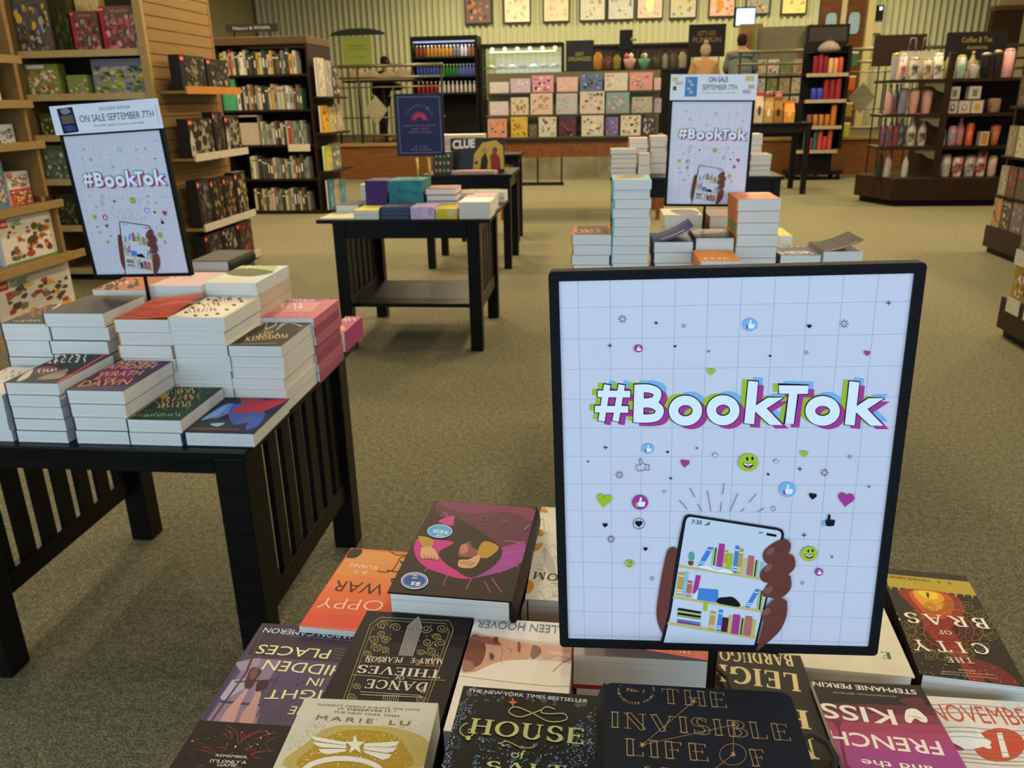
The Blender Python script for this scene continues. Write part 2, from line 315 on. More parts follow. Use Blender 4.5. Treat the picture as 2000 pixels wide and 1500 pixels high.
# ---------- books ----------
_bk={}
def book(label,x,y,z,w,L,t,cov='#333333',hard=False,spine=-1,pages=None,rz=0.,group=None,art=None,cat='book',back=None,rnd=0):
    "x,y = centre; z = underside; spine: -1 at -x, 1 at +x; art(mesh builder, z of the cover)"
    r=thing('hardcover_book' if hard else 'paperback_book',label,cat,(x,y,z),rz,group)
    pages=pages or PAGE; cm=M(cov,.5,var=.04) if isinstance(cov,str) else cov; o=.003 if hard else 0.; ct=.0024 if hard else .0007
    key=(round(w,3),round(L,3),round(t,4),hard,spine,pages.name,cm.name,rnd)
    if art is None and key in _bk:
        for me in _bk[key]:
            ob=bpy.data.objects.new(me[0],me[1]); COL.objects.link(ob); ob.parent=r
        return r
    hw,hl=w/2,L/2; s=.0012
    pb=MB(); x0,x1=(-hw+(.004 if spine<0 else o),hw-(.004 if spine>0 else o)); pb.box(x0,x1,-hl+o,hl-o,ct,t-ct,pages); p=pb.build('page_block',r)
    c=MB()
    def slab(z0,z1):
        if rnd:
            pts=[]
            for cx_,cy_,a in ((hw-rnd,-hl+rnd,-90),(hw-rnd,hl-rnd,0),(-hw+rnd,hl-rnd,90),(-hw+rnd,-hl+rnd,180)):
                pts+=[(cx_+rnd*math.cos(math.radians(a+18*i)),cy_+rnd*math.sin(math.radians(a+18*i))) for i in range(6)]
            c.prism(pts,z0,z1,cm)
        else: c.box(-hw,hw,-hl,hl,z0,z1,cm)
    slab(t-ct,t); 
    if back: c2=cm; cm=M(back,.4,var=.04)
    slab(0,ct)
    if back: cm=c2
    xs=hw if spine>0 else -hw; 
    if hard: # rounded spine
        n=7; prof=[(xs+spine*.006*math.sin(math.pi*i/n),ct*.5+(t-ct)*i/n) for i in range(n+1)]; prof=prof+[(xs-spine*.002,t-ct*.5),(xs-spine*.002,ct*.5)]
        k=len(prof); c.add([(px,yy,pz) for yy in (-hl,hl) for px,pz in prof],[(i,(i+1)%k,k+(i+1)%k,k+i) for i in range(k)]+[tuple(range(k)),tuple(range(k,2*k))[::-1]],cm)
    else: c.box(xs-spine*.0035,xs,-hl,hl,ct,t-ct,cm)
    if art: c.T=Matrix.Rotation(-rz,4,'Z')@Matrix.Translation((-x,-y,-z)); art(c,z+t,[(x+u*math.cos(rz)-v*math.sin(rz),y+u*math.sin(rz)+v*math.cos(rz)) for u,v in ((-hw+rnd*.3,-hl+rnd*.3),(hw-rnd*.3,-hl+rnd*.3),(hw-rnd*.3,hl-rnd*.3),(-hw+rnd*.3,hl-rnd*.3))])
    q=c.build('cover',r)
    if art is None: _bk[key]=[('page_block',p.data),('cover',q.data)]
    return r
def near(label,bl,w,L,zt,t,art=None,yaw=-2,**k):
    "bl = world position of the cover's far left corner"
    a=math.radians(yaw); cx=bl[0]+w/2*math.cos(a)+L/2*math.sin(a); cy=bl[1]+w/2*math.sin(a)-L/2*math.cos(a)
    return book(label,cx,cy,zt-t,w,L,t,rz=a,art=art,**k)
def inked(fn):
    "cover print whose outlines are read off the photograph on the plane of the cover"
    def art(mb,z,cl):
        A=Art(mb,lambda x,y:G(x,y,z),(0,0,1),clip=cl); A.k=1; fn(A)
    return art
def T(A,c,s,p0,p1,h,m,sr=False,**k):
    "line of lettering from p0 to p1 (crop units), letters h tall, perpendicular to the line; sign of h gives the side"
    sl=k.pop('slant',0); f=A.serif if sr else A.text; P0,P1=c(*p0),c(*p1); sc=math.hypot(P1[0]-P0[0],P1[1]-P0[1])/math.hypot(p1[0]-p0[0],p1[1]-p0[1])
    if A.n.z<.9:
        d=Vector((p1[0]-p0[0],p1[1]-p0[1])).normalized(); n=Vector((d.y,-d.x)); return f(s,P0,P1,c(p0[0]+n.x*h,p0[1]+n.y*h),m,**k)
    a,b=A.pt(*P0),A.pt(*P1); per=Vector((0,0,1)).cross(b-a).normalized(); e=.01; ph=abs((PX(a+per*e)-PX(a)).y)/e; Lh=abs(h)*sc/ph
    if P1[0]<P0[0]: a=a-per*Lh; b=b-per*Lh
    f(s,a,b,a+per*Lh,m,**k)
K5=crop(560,950,3.5714);K6=crop(300,1180,3.3333);K7=crop(850,1200,3.3333);K8=crop(1400,1120,3.3333);K9=crop(1000,1200,3.3333);K10=crop(1650,1000,3);K11=crop(330,1200,5)
def pl(c,*p): return [c(*q) for q in p]
def spline(pts,n=5,closed=True):
    out=[];k=len(pts)
    for i in range(k if closed else k-1):
        p0,p1,p2,p3=(pts[(i-1)%k] if closed or i else pts[0]),pts[i],pts[(i+1)%k],(pts[(i+2)%k] if closed or i<k-2 else pts[-1])
        for j in range(n):
            u=j/n; out.append(tuple(.5*(2*p1[m]+(p2[m]-p0[m])*u+(2*p0[m]-5*p1[m]+4*p2[m]-p3[m])*u*u+(3*p1[m]-p0[m]-3*p2[m]+p3[m])*u**3) for m in (0,1)))
    if not closed: out.append(pts[-1])
    return out
def blob(A,c,pts,m): A.poly([c(*p) for p in spline(pts)],m)
def specks(A,c,poly,n,w,m,seed=1):
    r=random.Random(seed); xs=[p[0] for p in poly]; ys=[p[1] for p in poly]
    A.k+=.3; A.inc=0
    for _ in range(n):
        while 1:
            x,y=r.uniform(min(xs),max(xs)),r.uniform(min(ys),max(ys)); ins=False;j=len(poly)-1
            for i in range(len(poly)):
                if (poly[i][1]>y)!=(poly[j][1]>y) and x<(poly[j][0]-poly[i][0])*(y-poly[i][1])/(poly[j][1]-poly[i][1])+poly[i][0]: ins=not ins
                j=i
            if ins: break
        A.k+=.1 if _%2 else -.1; A.k+=.004; s=w*r.uniform(.4,1.3); A.poly(pl(c,(x,y-s),(x+s,y),(x,y+s*.8),(x-s,y)),m)
    A.inc=.1
def clipq(A,quad):  # keep art inside a cover: quad in crop units, not enforced
    return quad
# --- orange paperback ---
def a_poppy(A):
    c=K5; cols=['#d9503a','#de5a38','#e06c3e','#e27c45','#e08a48','#dd944e']
    Q=lambda a,b:pl(c,(455-a*395,440+a*525),(455-b*395,440+b*525),(760-b*60+20,600+b*250+ (180 if b>.9 else 0)),(900-a*140,482+a*118))
    for i,h in enumerate(cols[::-1]):
        a,b=i/6,(i+1)/6; y0,y1=432+a*530,432+b*530; xl0,xl1=452-a*388,452-b*388
        xr0,xr1=900-a*120,900-b*120
        A.poly(pl(c,(xl0+6,y0+4),(xr0,y0+45),(xr1,y1+45),(xl1+6,y1+4)),h)
    A.up(); blob(A,c,[(455,437),(522,440),(520,470),(480,498),(430,500),(418,488)],'#1d1a17')
    T(A.up(),c,'EPIC FANTASY',(500,478),(438,474),-14,'#cbb58c') if 0 else None
    ink='#3a1c12'
    A.line(pl(c,(855,480),(790,498),(770,540),(740,585),(690,600),(630,592)),2.2,ink); A.line(pl(c,(700,585),(780,600),(830,560)),2.6,ink); A.line(pl(c,(790,520),(830,560),(800,640),(730,650),(745,700)),4,ink)
    A.line(pl(c,(800,640),(760,690),(735,735)),5,ink); A.line(pl(c,(720,455),(770,480),(850,478)),2.,ink)
    A.up(); T(A,c,'KUANG',(622,582),(430,560),24,'#f3dccb'); T(A,c,'R. F.',(548,612),(455,600),20,'#f3dccb')
    T(A,c,'WAR',(655,757),(305,728),76,'#4a1a10',bold=-.012,slant=20)
    T(A,c,'OPPY',(655,870),(205,845),72,'#f6d9c8',bold=-.02,slant=25)
near('orange paperback novel with white and brown lettering, tucked beside the magenta-arc hardcover',(-.378,1.067),.126,.2,.84,.03,inked(a_poppy),-3.5,cov='#e0683e',spine=1)
# --- dark hardcover with magenta arc ---
def a_iron(A):
    c=K5
    blob(A,c,[(1052,110),(1300,120),(1560,140),(1722,158),(1700,330),(1640,520),(1500,420),(1250,250),(1080,210)],'#5d2440')
    blob(A,c,[(1055,108),(1200,112),(1420,125),(1722,160),(1712,240),(1560,180),(1300,190),(1150,160)],'#7b2b57'); A.up()
    blob(A,c,[(1168,205),(1090,225),(1060,250),(1160,272)],'#c0398a')
    blob(A,c,[(925,365),(895,390),(888,450),(920,520),(990,575),(1090,610),(1190,640),(1285,640),(1210,600),(1110,540),(1060,460),(1165,395),(1080,375)],'#c32c84')
    blob(A,c,[(1655,395),(1665,430),(1650,510),(1590,560),(1500,595),(1400,620),(1290,640),(1390,585),(1475,510),(1505,460),(1500,430),(1560,420)],'#9c3f96'); A.up()
    for x0,y0,x1,y1 in ((1660,385,1500,430),(1660,450,1490,470),(1620,560,1500,520),(1500,600,1400,560),(1290,640,1250,720),(1430,640,1500,740),(1380,660,1420,740),(960,590,990,570),(1120,620,1090,690),(1520,380,1640,390),(1100,180,1150,240)): A.line(pl(c,(x0,y0),(x1,y1)),1.6,'#b8559a')
    blob(A,c,[(1180,210),(1260,280),(1480,420),(1500,480),(1440,560),(1300,635),(1200,600),(1140,520),(1060,470),(1110,440),(1175,395),(1165,300)],'#2a1a1a'); A.up()
    blob(A,c,[(1260,390),(1340,380),(1350,440),(1300,490),(1210,490),(1200,450)],'#8c4e4a'); blob(A.up(),c,[(1210,420),(1250,400),(1265,450),(1215,470)],'#b77a66')
    blob(A,c,[(1280,385),(1350,375),(1345,440),(1300,430)],'#33221f')
    blob(A,c,[(1375,385),(1480,425),(1400,500),(1330,478)],'#b68a34'); blob(A.up(),c,[(1330,478),(1350,500),(1320,555),(1270,572),(1200,560),(1205,515),(1270,510)],'#d3a171')
    for k in range(4): A.up().line(pl(c,(1205+k*22,540+k*6),(1240+k*24,520+k*4)),1.4,'#7c5234')
    blob(A,c,[(920,350),(1020,372),(1010,425),(948,420)],'#b08a35'); blob(A.up(),c,[(945,425),(1010,425),(1055,480),(1050,515),(1010,505),(940,500),(935,450)],'#d2a070')
    for k in range(4): A.up().line(pl(c,(955+k*24,480+k*4),(970+k*24,508+k*3)),1.4,'#7c5234')
    A.up(); col='#8d6a80'
    for ch,x,y in (('I',1660,318),('R',1530,270),('O',1390,252),('N',1110,225)): T(A,c,ch,(x,y-5),(x-(40 if ch!='I' else 12),y-8),-40,col,bold=-.02)
    T(A,c,'PILLET',(1500,165),(1250,155),-18,'#6f4a64',bold=-.02) if 0 else T(A,c,'F I L L E',(1430,165),(1250,152),-18,'#8a6480',bold=-.02)
    A.up(); A.ell(*c(1068,316),24.6,13.2,'#bfe0f2',28); A.up().ell(*c(1068,316),23,11.8,'#4aa3d6',28)
    A.up(); T(A,c,'YA BOOK',(1122,340),(1010,324),24,'#f4f8fb',bold=.012); T(A,c,'CLUB',(1092,357),(1040,351),13,'#f4f8fb')
    A.ell(*c(892,662),26.5,16.5,'#dfe6f0',28); A.up().ell(*c(892,662),24.5,14.8,'#23509b',28); A.up(); A.ring(*c(892,662),22,12.6,.8,'#cfd8ea')
    T(A,c,'$5',(922,700),(858,690),-28,'#ffffff',bold=.012,slant=0) ; T(A,c,'OFF',(908,650),(872,645),12,'#ffffff'); T(A,c,'B&N',(905,630),(872,626),9,'#ffffff')
near('dark hardcover with a magenta arc, golden cuffs and two round stickers',(-.247,1.101),.161,.249,.91,.05,inked(a_iron),-3,cov='#281816',hard=True,spine=1)
# --- cream illustrated hardcover ---
def a_dom(A):
    c=K5; g='#a9a298'
    for i in range(26):
        r=random.Random(i); x,y=r.uniform(1690,1920),r.uniform(200,760); x=max(x,1745-(y-150)*.21+30)
        A.line([c(*p) for p in spline([(x,y),(x+r.uniform(20,60),y+r.uniform(-40,10)),(x+r.uniform(40,90),y+r.uniform(10,60)),(x+r.uniform(0,60),y+r.uniform(40,90))],4,False)],r.uniform(.5,1.3),g if i%2 else '#8b857c')
    blob(A,c,[(1790,420),(1840,470),(1880,600),(1830,610),(1800,520)],'#b7b2a8'); blob(A,c,[(1885,480),(1935,470),(1935,560),(1890,570)],'#d9b35c')
    for p in ([(1745,160),(1800,150),(1820,182),(1770,175)],[(1700,310),(1780,300),(1790,340),(1720,345)],[(1690,420),(1785,395),(1760,440),(1690,458)],[(1630,670),(1700,655),(1725,700),(1690,745),(1640,730)]):
        blob(A.up(),c,p,'#c98a35'); A.up().line(pl(c,p[0],p[2]),.7,'#7a4a1c')
    A.up(); T(A,c,'OM',(1885,650),(1715,640),-50,'#4b453d',sr=True) if 0 else T(A,c,'OM',(1885,662),(1712,645),50,'#4b453d',sr=True)
    T(A,c,'A NOVEL',(1935,775),(1850,768),12,'#8b857c')
near('cream illustrated hardcover with autumn leaves, partly behind the large sign',(-.084,1.166),.155,.258,.87,.05,inked(a_dom),-1,cov='#ddd6c8',hard=True,spine=-1,back='#1e2430')
# --- purple-grey paperback ---
def a_light(A):
    c=K11; Lx=lambda y:930-(y-80)*.602
    A.poly(pl(c,(940,85),(1850,155),(1640,820),(1320,820),(1170,1110),(335,1072)),'#57496a'); A.up()
    A.poly(pl(c,(940,85),(1850,155),(1770,420),(1735,480),(760,395)),'#3b2f3e'); 
    A.poly(pl(c,(790,430),(1100,445),(850,830),(905,885),(850,1090),(345,1070),(560,760)),'#8a7896'); A.up()
    A.poly(pl(c,(620,640),(740,630),(730,730),(520,850),(500,810)),'#a9a6c4'); A.poly(pl(c,(640,470),(900,420),(880,500),(700,560)),'#9f8da6')
    for a,b,w in (((905,180),(760,560),4.5),((760,560),(400,1060),3.5),((1210,350),(850,1000),2),((500,850),(905,890),5),((760,420),(1150,425),3),((640,660),(1050,640),3)): A.line(pl(c,a,b),w,'#4d3a44')
    A.up(); blob(A,c,[(745,735),(770,745),(700,880),(620,1070),(500,1065),(560,940),(650,840)],'#c79a98'); blob(A,c,[(850,750),(900,765),(870,880),(810,1075),(690,1065),(720,960),(800,860)],'#c49694')
    blob(A.up(),c,[(800,530),(860,520),(905,560),(850,640),(820,700),(770,730),(740,690),(760,620)],'#4e2c33'); blob(A,c,[(870,660),(970,650),(960,700),(920,740),(855,755),(850,720)],'#3b2630')
    blob(A.up(),c,[(830,530),(870,530),(850,610),(800,640),(790,580)],'#7d4a4e')
    specks(A,c,[(1100,500),(1640,480),(1560,720),(1330,800),(1160,1080),(900,1070)],90,7,'#6d6088',3); specks(A,c,[(1100,500),(1640,480),(1560,720),(1330,800),(1160,1080),(900,1070)],60,7,'#473a58',4)
    A.up(); y='#efe6a8'
    T(A,c,'SHARON CAMERON',(1870,250),(910,178),50,'#cfe0f0',bold=.0); T(A,c,'#1 NEW YORK TIMES BESTSELLING AUTHOR',(1830,268),(1185,212),8,'#b9aebc')
    T(A,c,'PLACES',(1545,438),(835,382),92,y,slant=22); T(A,c,'HIDDEN',(1690,608),(900,540),100,y,slant=26); T(A,c,'IN',(1480,705),(1335,695),78,y,slant=18); T(A,c,'LIGHT',(1590,830),(930,828),92,y,slant=40); T(A,c,'THE',(1440,1000),(1155,975),80,y,slant=20)
    for i,s in enumerate(('A novel based on','a true story of','courage and love','in World War II')): T(A,c,s,(1745-i*8,450-i*32),(1590+i*8,430-i*30),14,'#8f8296')
near('purple-grey paperback with cream title and a pair of legs on its cover',(-.449,.882),.14,.215,.83,.028,inked(a_light),0,cov='#4a3d58',spine=1)
# --- black and gold paperback ---
def curl(A,c,x,y,r,s,turns,m,w=.9,a0=0.):
    pts=[]
    for i in range(int(14*turns)+1):
        a=a0+s*i/14*2*math.pi; rr=r*(1-i/(14*turns)*.85); pts.append(c(x+rr*math.cos(a),y+rr*.75*math.sin(a)))
    A.line(pts,w,m)
def a_dance(A):
    c=K6; g='#b7a86a'; wh='#d9d4c8'
    X=lambda u,v:(1420+u*590-v*335-u*v*0,40+u*30+v*930)   # u across from photo left, v towards the viewer
    f=lambda u,v:X(u,v)
    fr=[f(.05,.035),f(.95,.045),f(.97,.62),f(.02,.62)]
    A.line(pl(c,f(.04,.65),f(.04,.1),f(.12,.045),f(.88,.045),f(.96,.1),f(.96,.65)),.9,g); A.line(pl(c,f(.075,.65),f(.075,.12),f(.15,.065),f(.85,.065),f(.925,.12),f(.925,.65)),.7,g)
    for side in (0,1):
        for (u,v,r,s,a0) in ((.17,.1,26,1,0),(.33,.11,26,-1,3),(.2,.16,22,-1,1),(.13,.2,26,1,2),(.27,.2,24,1,0),(.2,.26,26,-1,3),(.12,.3,20,1,1),(.3,.27,20,-1,4),(.17,.34,24,1,0),(.3,.34,18,-1,2),(.13,.53,20,1,1),(.12,.6,24,-1,0)):
            uu=u if not side else 1-u; curl(A,c,*f(uu,v),r*1.45,s if side else -s,1.7,g,1.15,a0)
        for (u,v) in ((.1,.13),(.3,.16),(.24,.24),(.11,.44),(.1,.36)):
            uu=u if not side else 1-u; x,y=f(uu,v); A.ell(*c(x,y),1.8,1.5,'#b3303a',8)
        for k in range(14):
            r=random.Random(k+40*side); uu=r.uniform(.1,.4); uu=uu if not side else 1-uu; x,y=f(uu,r.uniform(.08,.36)); A.ell(*c(x,y),1.5,.8,g,6,rot=r.uniform(0,3))
    A.up(); P=[(1725,82),(1750,160),(1690,342),(1590,335),(1650,148)]; A.poly(pl(c,*P),'#8f8c88')
    A.up()
    for k in range(7): u=k/6; A.line(pl(c,(1650+u*98,150+u*10),(1592+u*98,333+u*8)),.7,'#2a2527')
    A.line(pl(c,(1650,148),(1725,82),(1750,160)),.7,wh)
    T(A,c,'MARY E. PEARSON',(1880,392),(1375,375),34,wh,sr=True,gap=.12); A.line(pl(c,(1880,410),(1370,380)),.8,'#a34a44')
    T(A,c,'THIEVES',(1862,485),(1320,447),52,wh,sr=True,gap=.1); T(A,c,'OF',(1625,497),(1565,490),24,wh,sr=True); T(A,c,'DANCE',(1775,572),(1370,548),60,wh,sr=True,gap=.1)
    A.line(pl(c,(1900,498),(1700,492),(1650,480)),1,g); A.line(pl(c,(1540,485),(1430,470),(1290,462)),1,g); A.line(pl(c,(1750,608),(1350,590)),1,wh); A.line(pl(c,(1740,596),(1345,572)),.8,wh)
    for k in range(8): A.line(pl(c,(1500+k*14,590),(1490+k*14,640)),.7,wh)
near('black paperback with gold scrollwork, red berries and a silver blade',(-.289,.853),.14,.212,.88,.036,inked(a_dance),-2.5,cov='#17131a',spine=1)
# --- white paperback with portrait ---
def a_hoover(A):
    c=K7
    A.poly(pl(c,(255,15),(905,60),(905,180),(225,135)),'#ece6e0')
    for i,(p,h) in enumerate((([(225,130),(330,132),(520,160),(700,180),(905,215),(890,330),(700,400),(480,430),(160,370)],'#d8c0b4'),([(230,140),(330,138),(520,175),(640,200),(655,250),(600,290),(560,330),(400,380),(190,350)],'#cf9f87'),([(235,140),(300,150),(330,230),(290,330),(190,345),(195,260)],'#7c4a3a'),([(225,150),(360,150),(430,200),(350,195),(280,170)],'#8a5a48'),([(185,300),(240,310),(250,360),(180,370)],'#a2746a'),([(690,200),(880,225),(900,290),(800,268),(720,290),(680,240)],'#dcae98'),([(640,200),(680,215),(690,250),(640,290),(620,260)],'#8f6a5e'),([(740,240),(900,262),(900,285),(760,262)],'#e9c4b0'),([(480,300),(900,330),(888,470),(160,400),(250,380)],'#ece2da'))):
        blob(A.up(),c,p,h)
    A.up(); blob(A,c,[(350,255),(370,250),(388,275),(375,300),(355,290)],'#8c6a60'); blob(A.up(),c,[(362,262),(376,270),(374,288),(362,284)],'#3d2a28'); blob(A,c,[(380,155),(405,150),(410,185),(385,185)],'#5f3c36'); blob(A,c,[(540,180),(556,195),(552,245),(538,235)],'#a8483f')
    A.line([c(*p) for p in spline([(430,190),(440,250),(425,290),(440,330)],4,False)],.6,'#8a5a50'); A.line([c(*p) for p in spline([(900,285),(840,310),(790,350),(765,375)],4,False)],1.5,'#9a8078'); A.line(pl(c,(470,215),(500,235),(490,250)),1.2,'#b98873')
    T(A.up(),c,'COLLEEN HOOVER',(945,136),(268,86),52,'#77839b',bold=.0)
near('white paperback with a sideways woman\'s portrait, beside the black and gold one',(-.147,.850),.127,.195,.879,.03,inked(a_hoover),-1.5,cov='#e9e2dc',spine=1)
# --- cream and gold paperback, upright ---
def star(A,x,y,r,m,n=5,k=.42,a0=-90,sy=1.):
    A.poly([(x+(r if i%2==0 else r*k)*math.cos(math.radians(a0+i*180/n)),y+sy*(r if i%2==0 else r*k)*math.sin(math.radians(a0+i*180/n))) for i in range(2*n)],m)
GOLD='#b08a1c'
def a_marie(A):
    c=K6; blob(A,c,[(1150,800),(1350,790),(1600,810),(1790,900),(1720,1066),(870,1066),(1000,900)],'#b9a55e'); blob(A.up(),c,[(1200,835),(1380,820),(1560,850),(1650,950),(1640,1066),(960,1066),(1050,920)],GOLD); A.up()
    specks(A,c,[(1000,780),(1700,800),(1760,1060),(850,1060)],260,6,'#c3b05c',5); specks(A,c,[(1050,820),(1620,840),(1650,1060),(950,1060)],200,5,'#d6cfb4',6); specks(A,c,[(940,700),(1780,760),(1740,1060),(820,1060)],260,3,'#8d8466',7)
    A.up(); w='#e6e1d4'
    star(A,*c(1312,918),20,w)
    for sx in (-1,1):
        for k,(dx,dy,l) in enumerate(((290,-35,0),(270,5,0),(240,50,0))):
            cx=1312; x1=cx+sx*dx; y1=918+dy+sx*18
            A.poly(pl(c,(cx+sx*55,905+k*22+sx*4),(x1,y1-6),(x1-sx*20,y1+20),(x1-sx*60,y1+30),(cx+sx*60,925+k*20+sx*4)),w)
    A.ring(*c(1230,1110),78,31,10,w,30,180,360)
    T(A,c,'"DOESN\'T MERELY SURVIVE THE HYPE,',(1058,662),(1738,698),13,'#5d594d',bold=.01,slant=3); T(A,c,'IT DESERVES IT."',(1200,688),(1575,708),13,'#5d594d',bold=.01,slant=3); T(A,c,'-THE NEW YORK TIMES',(1160,708),(1600,738),13,'#5d594d',bold=.01,slant=3)
    T(A,c,'MARIE',(1055,752),(1425,778),28,'#75682e',bold=.012,spacing=1.35,slant=6); T(A,c,'LU',(1530,785),(1665,792),28,'#75682e',bold=.012,spacing=1.35,slant=6)
near('cream paperback with a gold spray, winged star and ring',(-.294,.645),.14,.21,.92,.038,inked(a_marie),1.5,cov='#cdc6b4',spine=-1)
# --- dark red-firework paperback ---
def a_rem(A):
    c=K11; rd='#9d3440'
    for p in ([(560,1080),(660,1150),(680,1265),(760,1190),(900,1120)],[(520,1160),(560,1180),(575,1210)],[(545,1120),(610,1170),(615,1220)],[(700,1150),(712,1200),(750,1160)],[(320,1290),(400,1310),(470,1370)],[(300,1320),(380,1340),(430,1370)],[(800,1380),(880,1340),(1010,1335)],[(790,1370),(850,1350),(900,1348)],[(560,1320),(555,1290),(570,1255)],[(470,1300),(520,1300),(560,1320)],[(740,1330),(770,1300),(780,1255)],[(740,1330),(800,1315),(840,1340)],[(700,1230),(850,1160),(960,1140)],[(840,1220),(950,1175),(1060,1150)],[(340,1470),(270,1500)],[(820,1390),(900,1410)]):
        A.line([c(*q) for q in spline(p,4,False)],1.1,rd)
    A.ring(*c(340,1190),20,15,.8,'#5c3038',20,90,400)
    A.line([c(*q) for q in spline([(1060,1195),(960,1240),(955,1290),(1000,1340)],4,False)],.7,'#8a5a50')
    specks(A,c,[(250,1150),(1080,1140),(1000,1460),(130,1480)],60,5,'#8d6a62',8); specks(A,c,[(250,1150),(1080,1140),(1000,1460),(130,1480)],14,9,'#cdbf96',9)
    A.ell(*c(650,1292),1.8,1.8,'#e8e4dc',8)
    T(A,c,'REMEMBER,',(450,1392),(765,1412),28,'#dedad2',bold=.012,slant=8); T(A,c,"IT'S ONLY A",(395,1445),(750,1462),30,'#dedad2',bold=.012,slant=8); T(A,c,'GAME...',(465,1482),(700,1496),28,'#dedad2',bold=.012,slant=8)
near('near-black paperback with red firework strokes, at the table\'s near corner',(-.429,.668),.139,.21,.86,.03,inked(a_rem),0,cov='#221917',spine=-1)
# --- dark salt-crystal paperback ---
def a_house(A):
    c=K7
    for i,(n,w,h) in enumerate(((60,16,'#5a5258'),(70,14,'#2b3c4c'),(60,13,'#41607a'),(80,6,'#8aa0b8'),(60,4,'#c6cfd8'))):
        q=[(150,470),(1050,560),(1040,600),(990,1000),(20,1000)]
        specks(A,c,[(150,470),(1050,560),(1050,620),(900,600),(250,560),(130,640)] if i in (0,) else [(250,560),(330,580),(200,700),(150,900),(120,1000),(30,1000),(110,620)] if i==1 else [(280,800),(750,850),(950,700),(1040,650),(1030,1000),(220,1000)],n,w,h,20+i)
        specks(A.up(),c,[(130,650),(250,560),(230,640),(130,760),(90,1000),(20,1000)],30,5,'#9aa4b2',30+i)
        specks(A,c,[(900,720),(1060,600),(1030,1000),(880,980)],26,5,'#8fa3b8',40+i)
    star(A.up(),*c(505,575),10,'#c46a3c',4,.4); y='#c9c97c'
    T(A.up(),c,'THE NEW YORK TIMES BESTSELLER',(215,508),(990,580),22,'#e6ecf2',bold=.012)
    A.up(); T(A,c,'HOUSE',(215,775),(965,850),98,y,sr=True,gap=.12,thick=.16); T(A,c,'of',(490,935),(580,945),52,y,bold=.0); T(A,c,'SALT',(330,1020),(850,1052),62,y,sr=True)
    A.line([c(*q) for q in spline([(700,620),(560,670),(480,640),(520,605),(620,640),(740,700),(850,690),(840,650),(740,650),(690,640),(720,605),(780,620)],6,False)],1.8,y)
    curl(A,c,220,765,72,-1,1.1,y,1.8,4.6); A.ell(*c(215,808),5,4.4,y); A.line([c(*q) for q in spline([(420,845),(470,830),(560,870),(640,868),(640,850)],5,False)],1.5,y); A.line([c(*q) for q in spline([(430,845),(440,860),(480,850)],5,False)],1.3,y)
near('dark paperback with pale crystals and curling yellow-green serif title',(-.128,.653),.138,.21,.94,.03,inked(a_house),-1.5,cov='#0e0f12',spine=-1)
# --- big black hardcover with gold outline lettering ---
def a_inv(A):
    c=K9; g='#b8935c'
    o=dict(outline=.03,thick=.2,thin=.04)
    T(A,c,'THE',(975,578),(1405,610),98,g,sr=True,slant=12,**o); T(A,c,'INVISIBLE',(640,735),(1822,825),104,g,sr=True,slant=10,**o); T(A,c,'LIFE',(740,918),(1285,958),112,g,sr=True,slant=10,**o); T(A,c,'F',(1565,988),(1670,992),112,g,sr=True,slant=10,**o)
    T(A,c,'ADDIE',(820,1090),(1430,1130),104,g,sr=True,slant=10,**o)
    A.up(); A.ring(*c(1438,912),26,21,.9,g); A.up()
    for a,b in (((1183,566),(848,850)),((848,850),(1442,720)),((1442,720),(1440,912)),((1440,912),(1290,1030))): A.line(pl(c,a,b),.9,g)
    for x,y in ((1183,566),(848,850),(1442,720),(1440,912)): star(A,*c(x,y),7.5,'#c79a5c',5,.3,a0=-60)
    cx,cy=808,497; r=96; s=' NEW YORK TIMES BESTSELLING AUTHOR '
    for i,ch in enumerate(s):
        if ch==' ': continue
        a=math.radians(-82+360*i/len(s)); ex=Vector((-math.sin(a),math.cos(a))); up_=Vector((math.cos(a),math.sin(a))); p=Vector((cx,cy))+Vector((up_.x*r*1.12,up_.y*r*.78)); hw=6
        A.text(ch,c(p.x-ex.x*hw,p.y-ex.y*hw),c(p.x+ex.x*hw,p.y+ex.y*hw),c(p.x-ex.x*hw+up_.x*15,p.y-ex.y*hw+up_.y*15),g,bold=.012)
    T(A,c,'No. 1',(748,502),(860,512),22,g,bold=.012)
near('large black round-cornered hardcover with thin gold letters and star lines, nearest the camera',(.012,.586),.161,.245,1.01,.046,inked(a_inv),0,cov='#1c1b1e',hard=True,spine=-1,rnd=.009,back='#19181a')
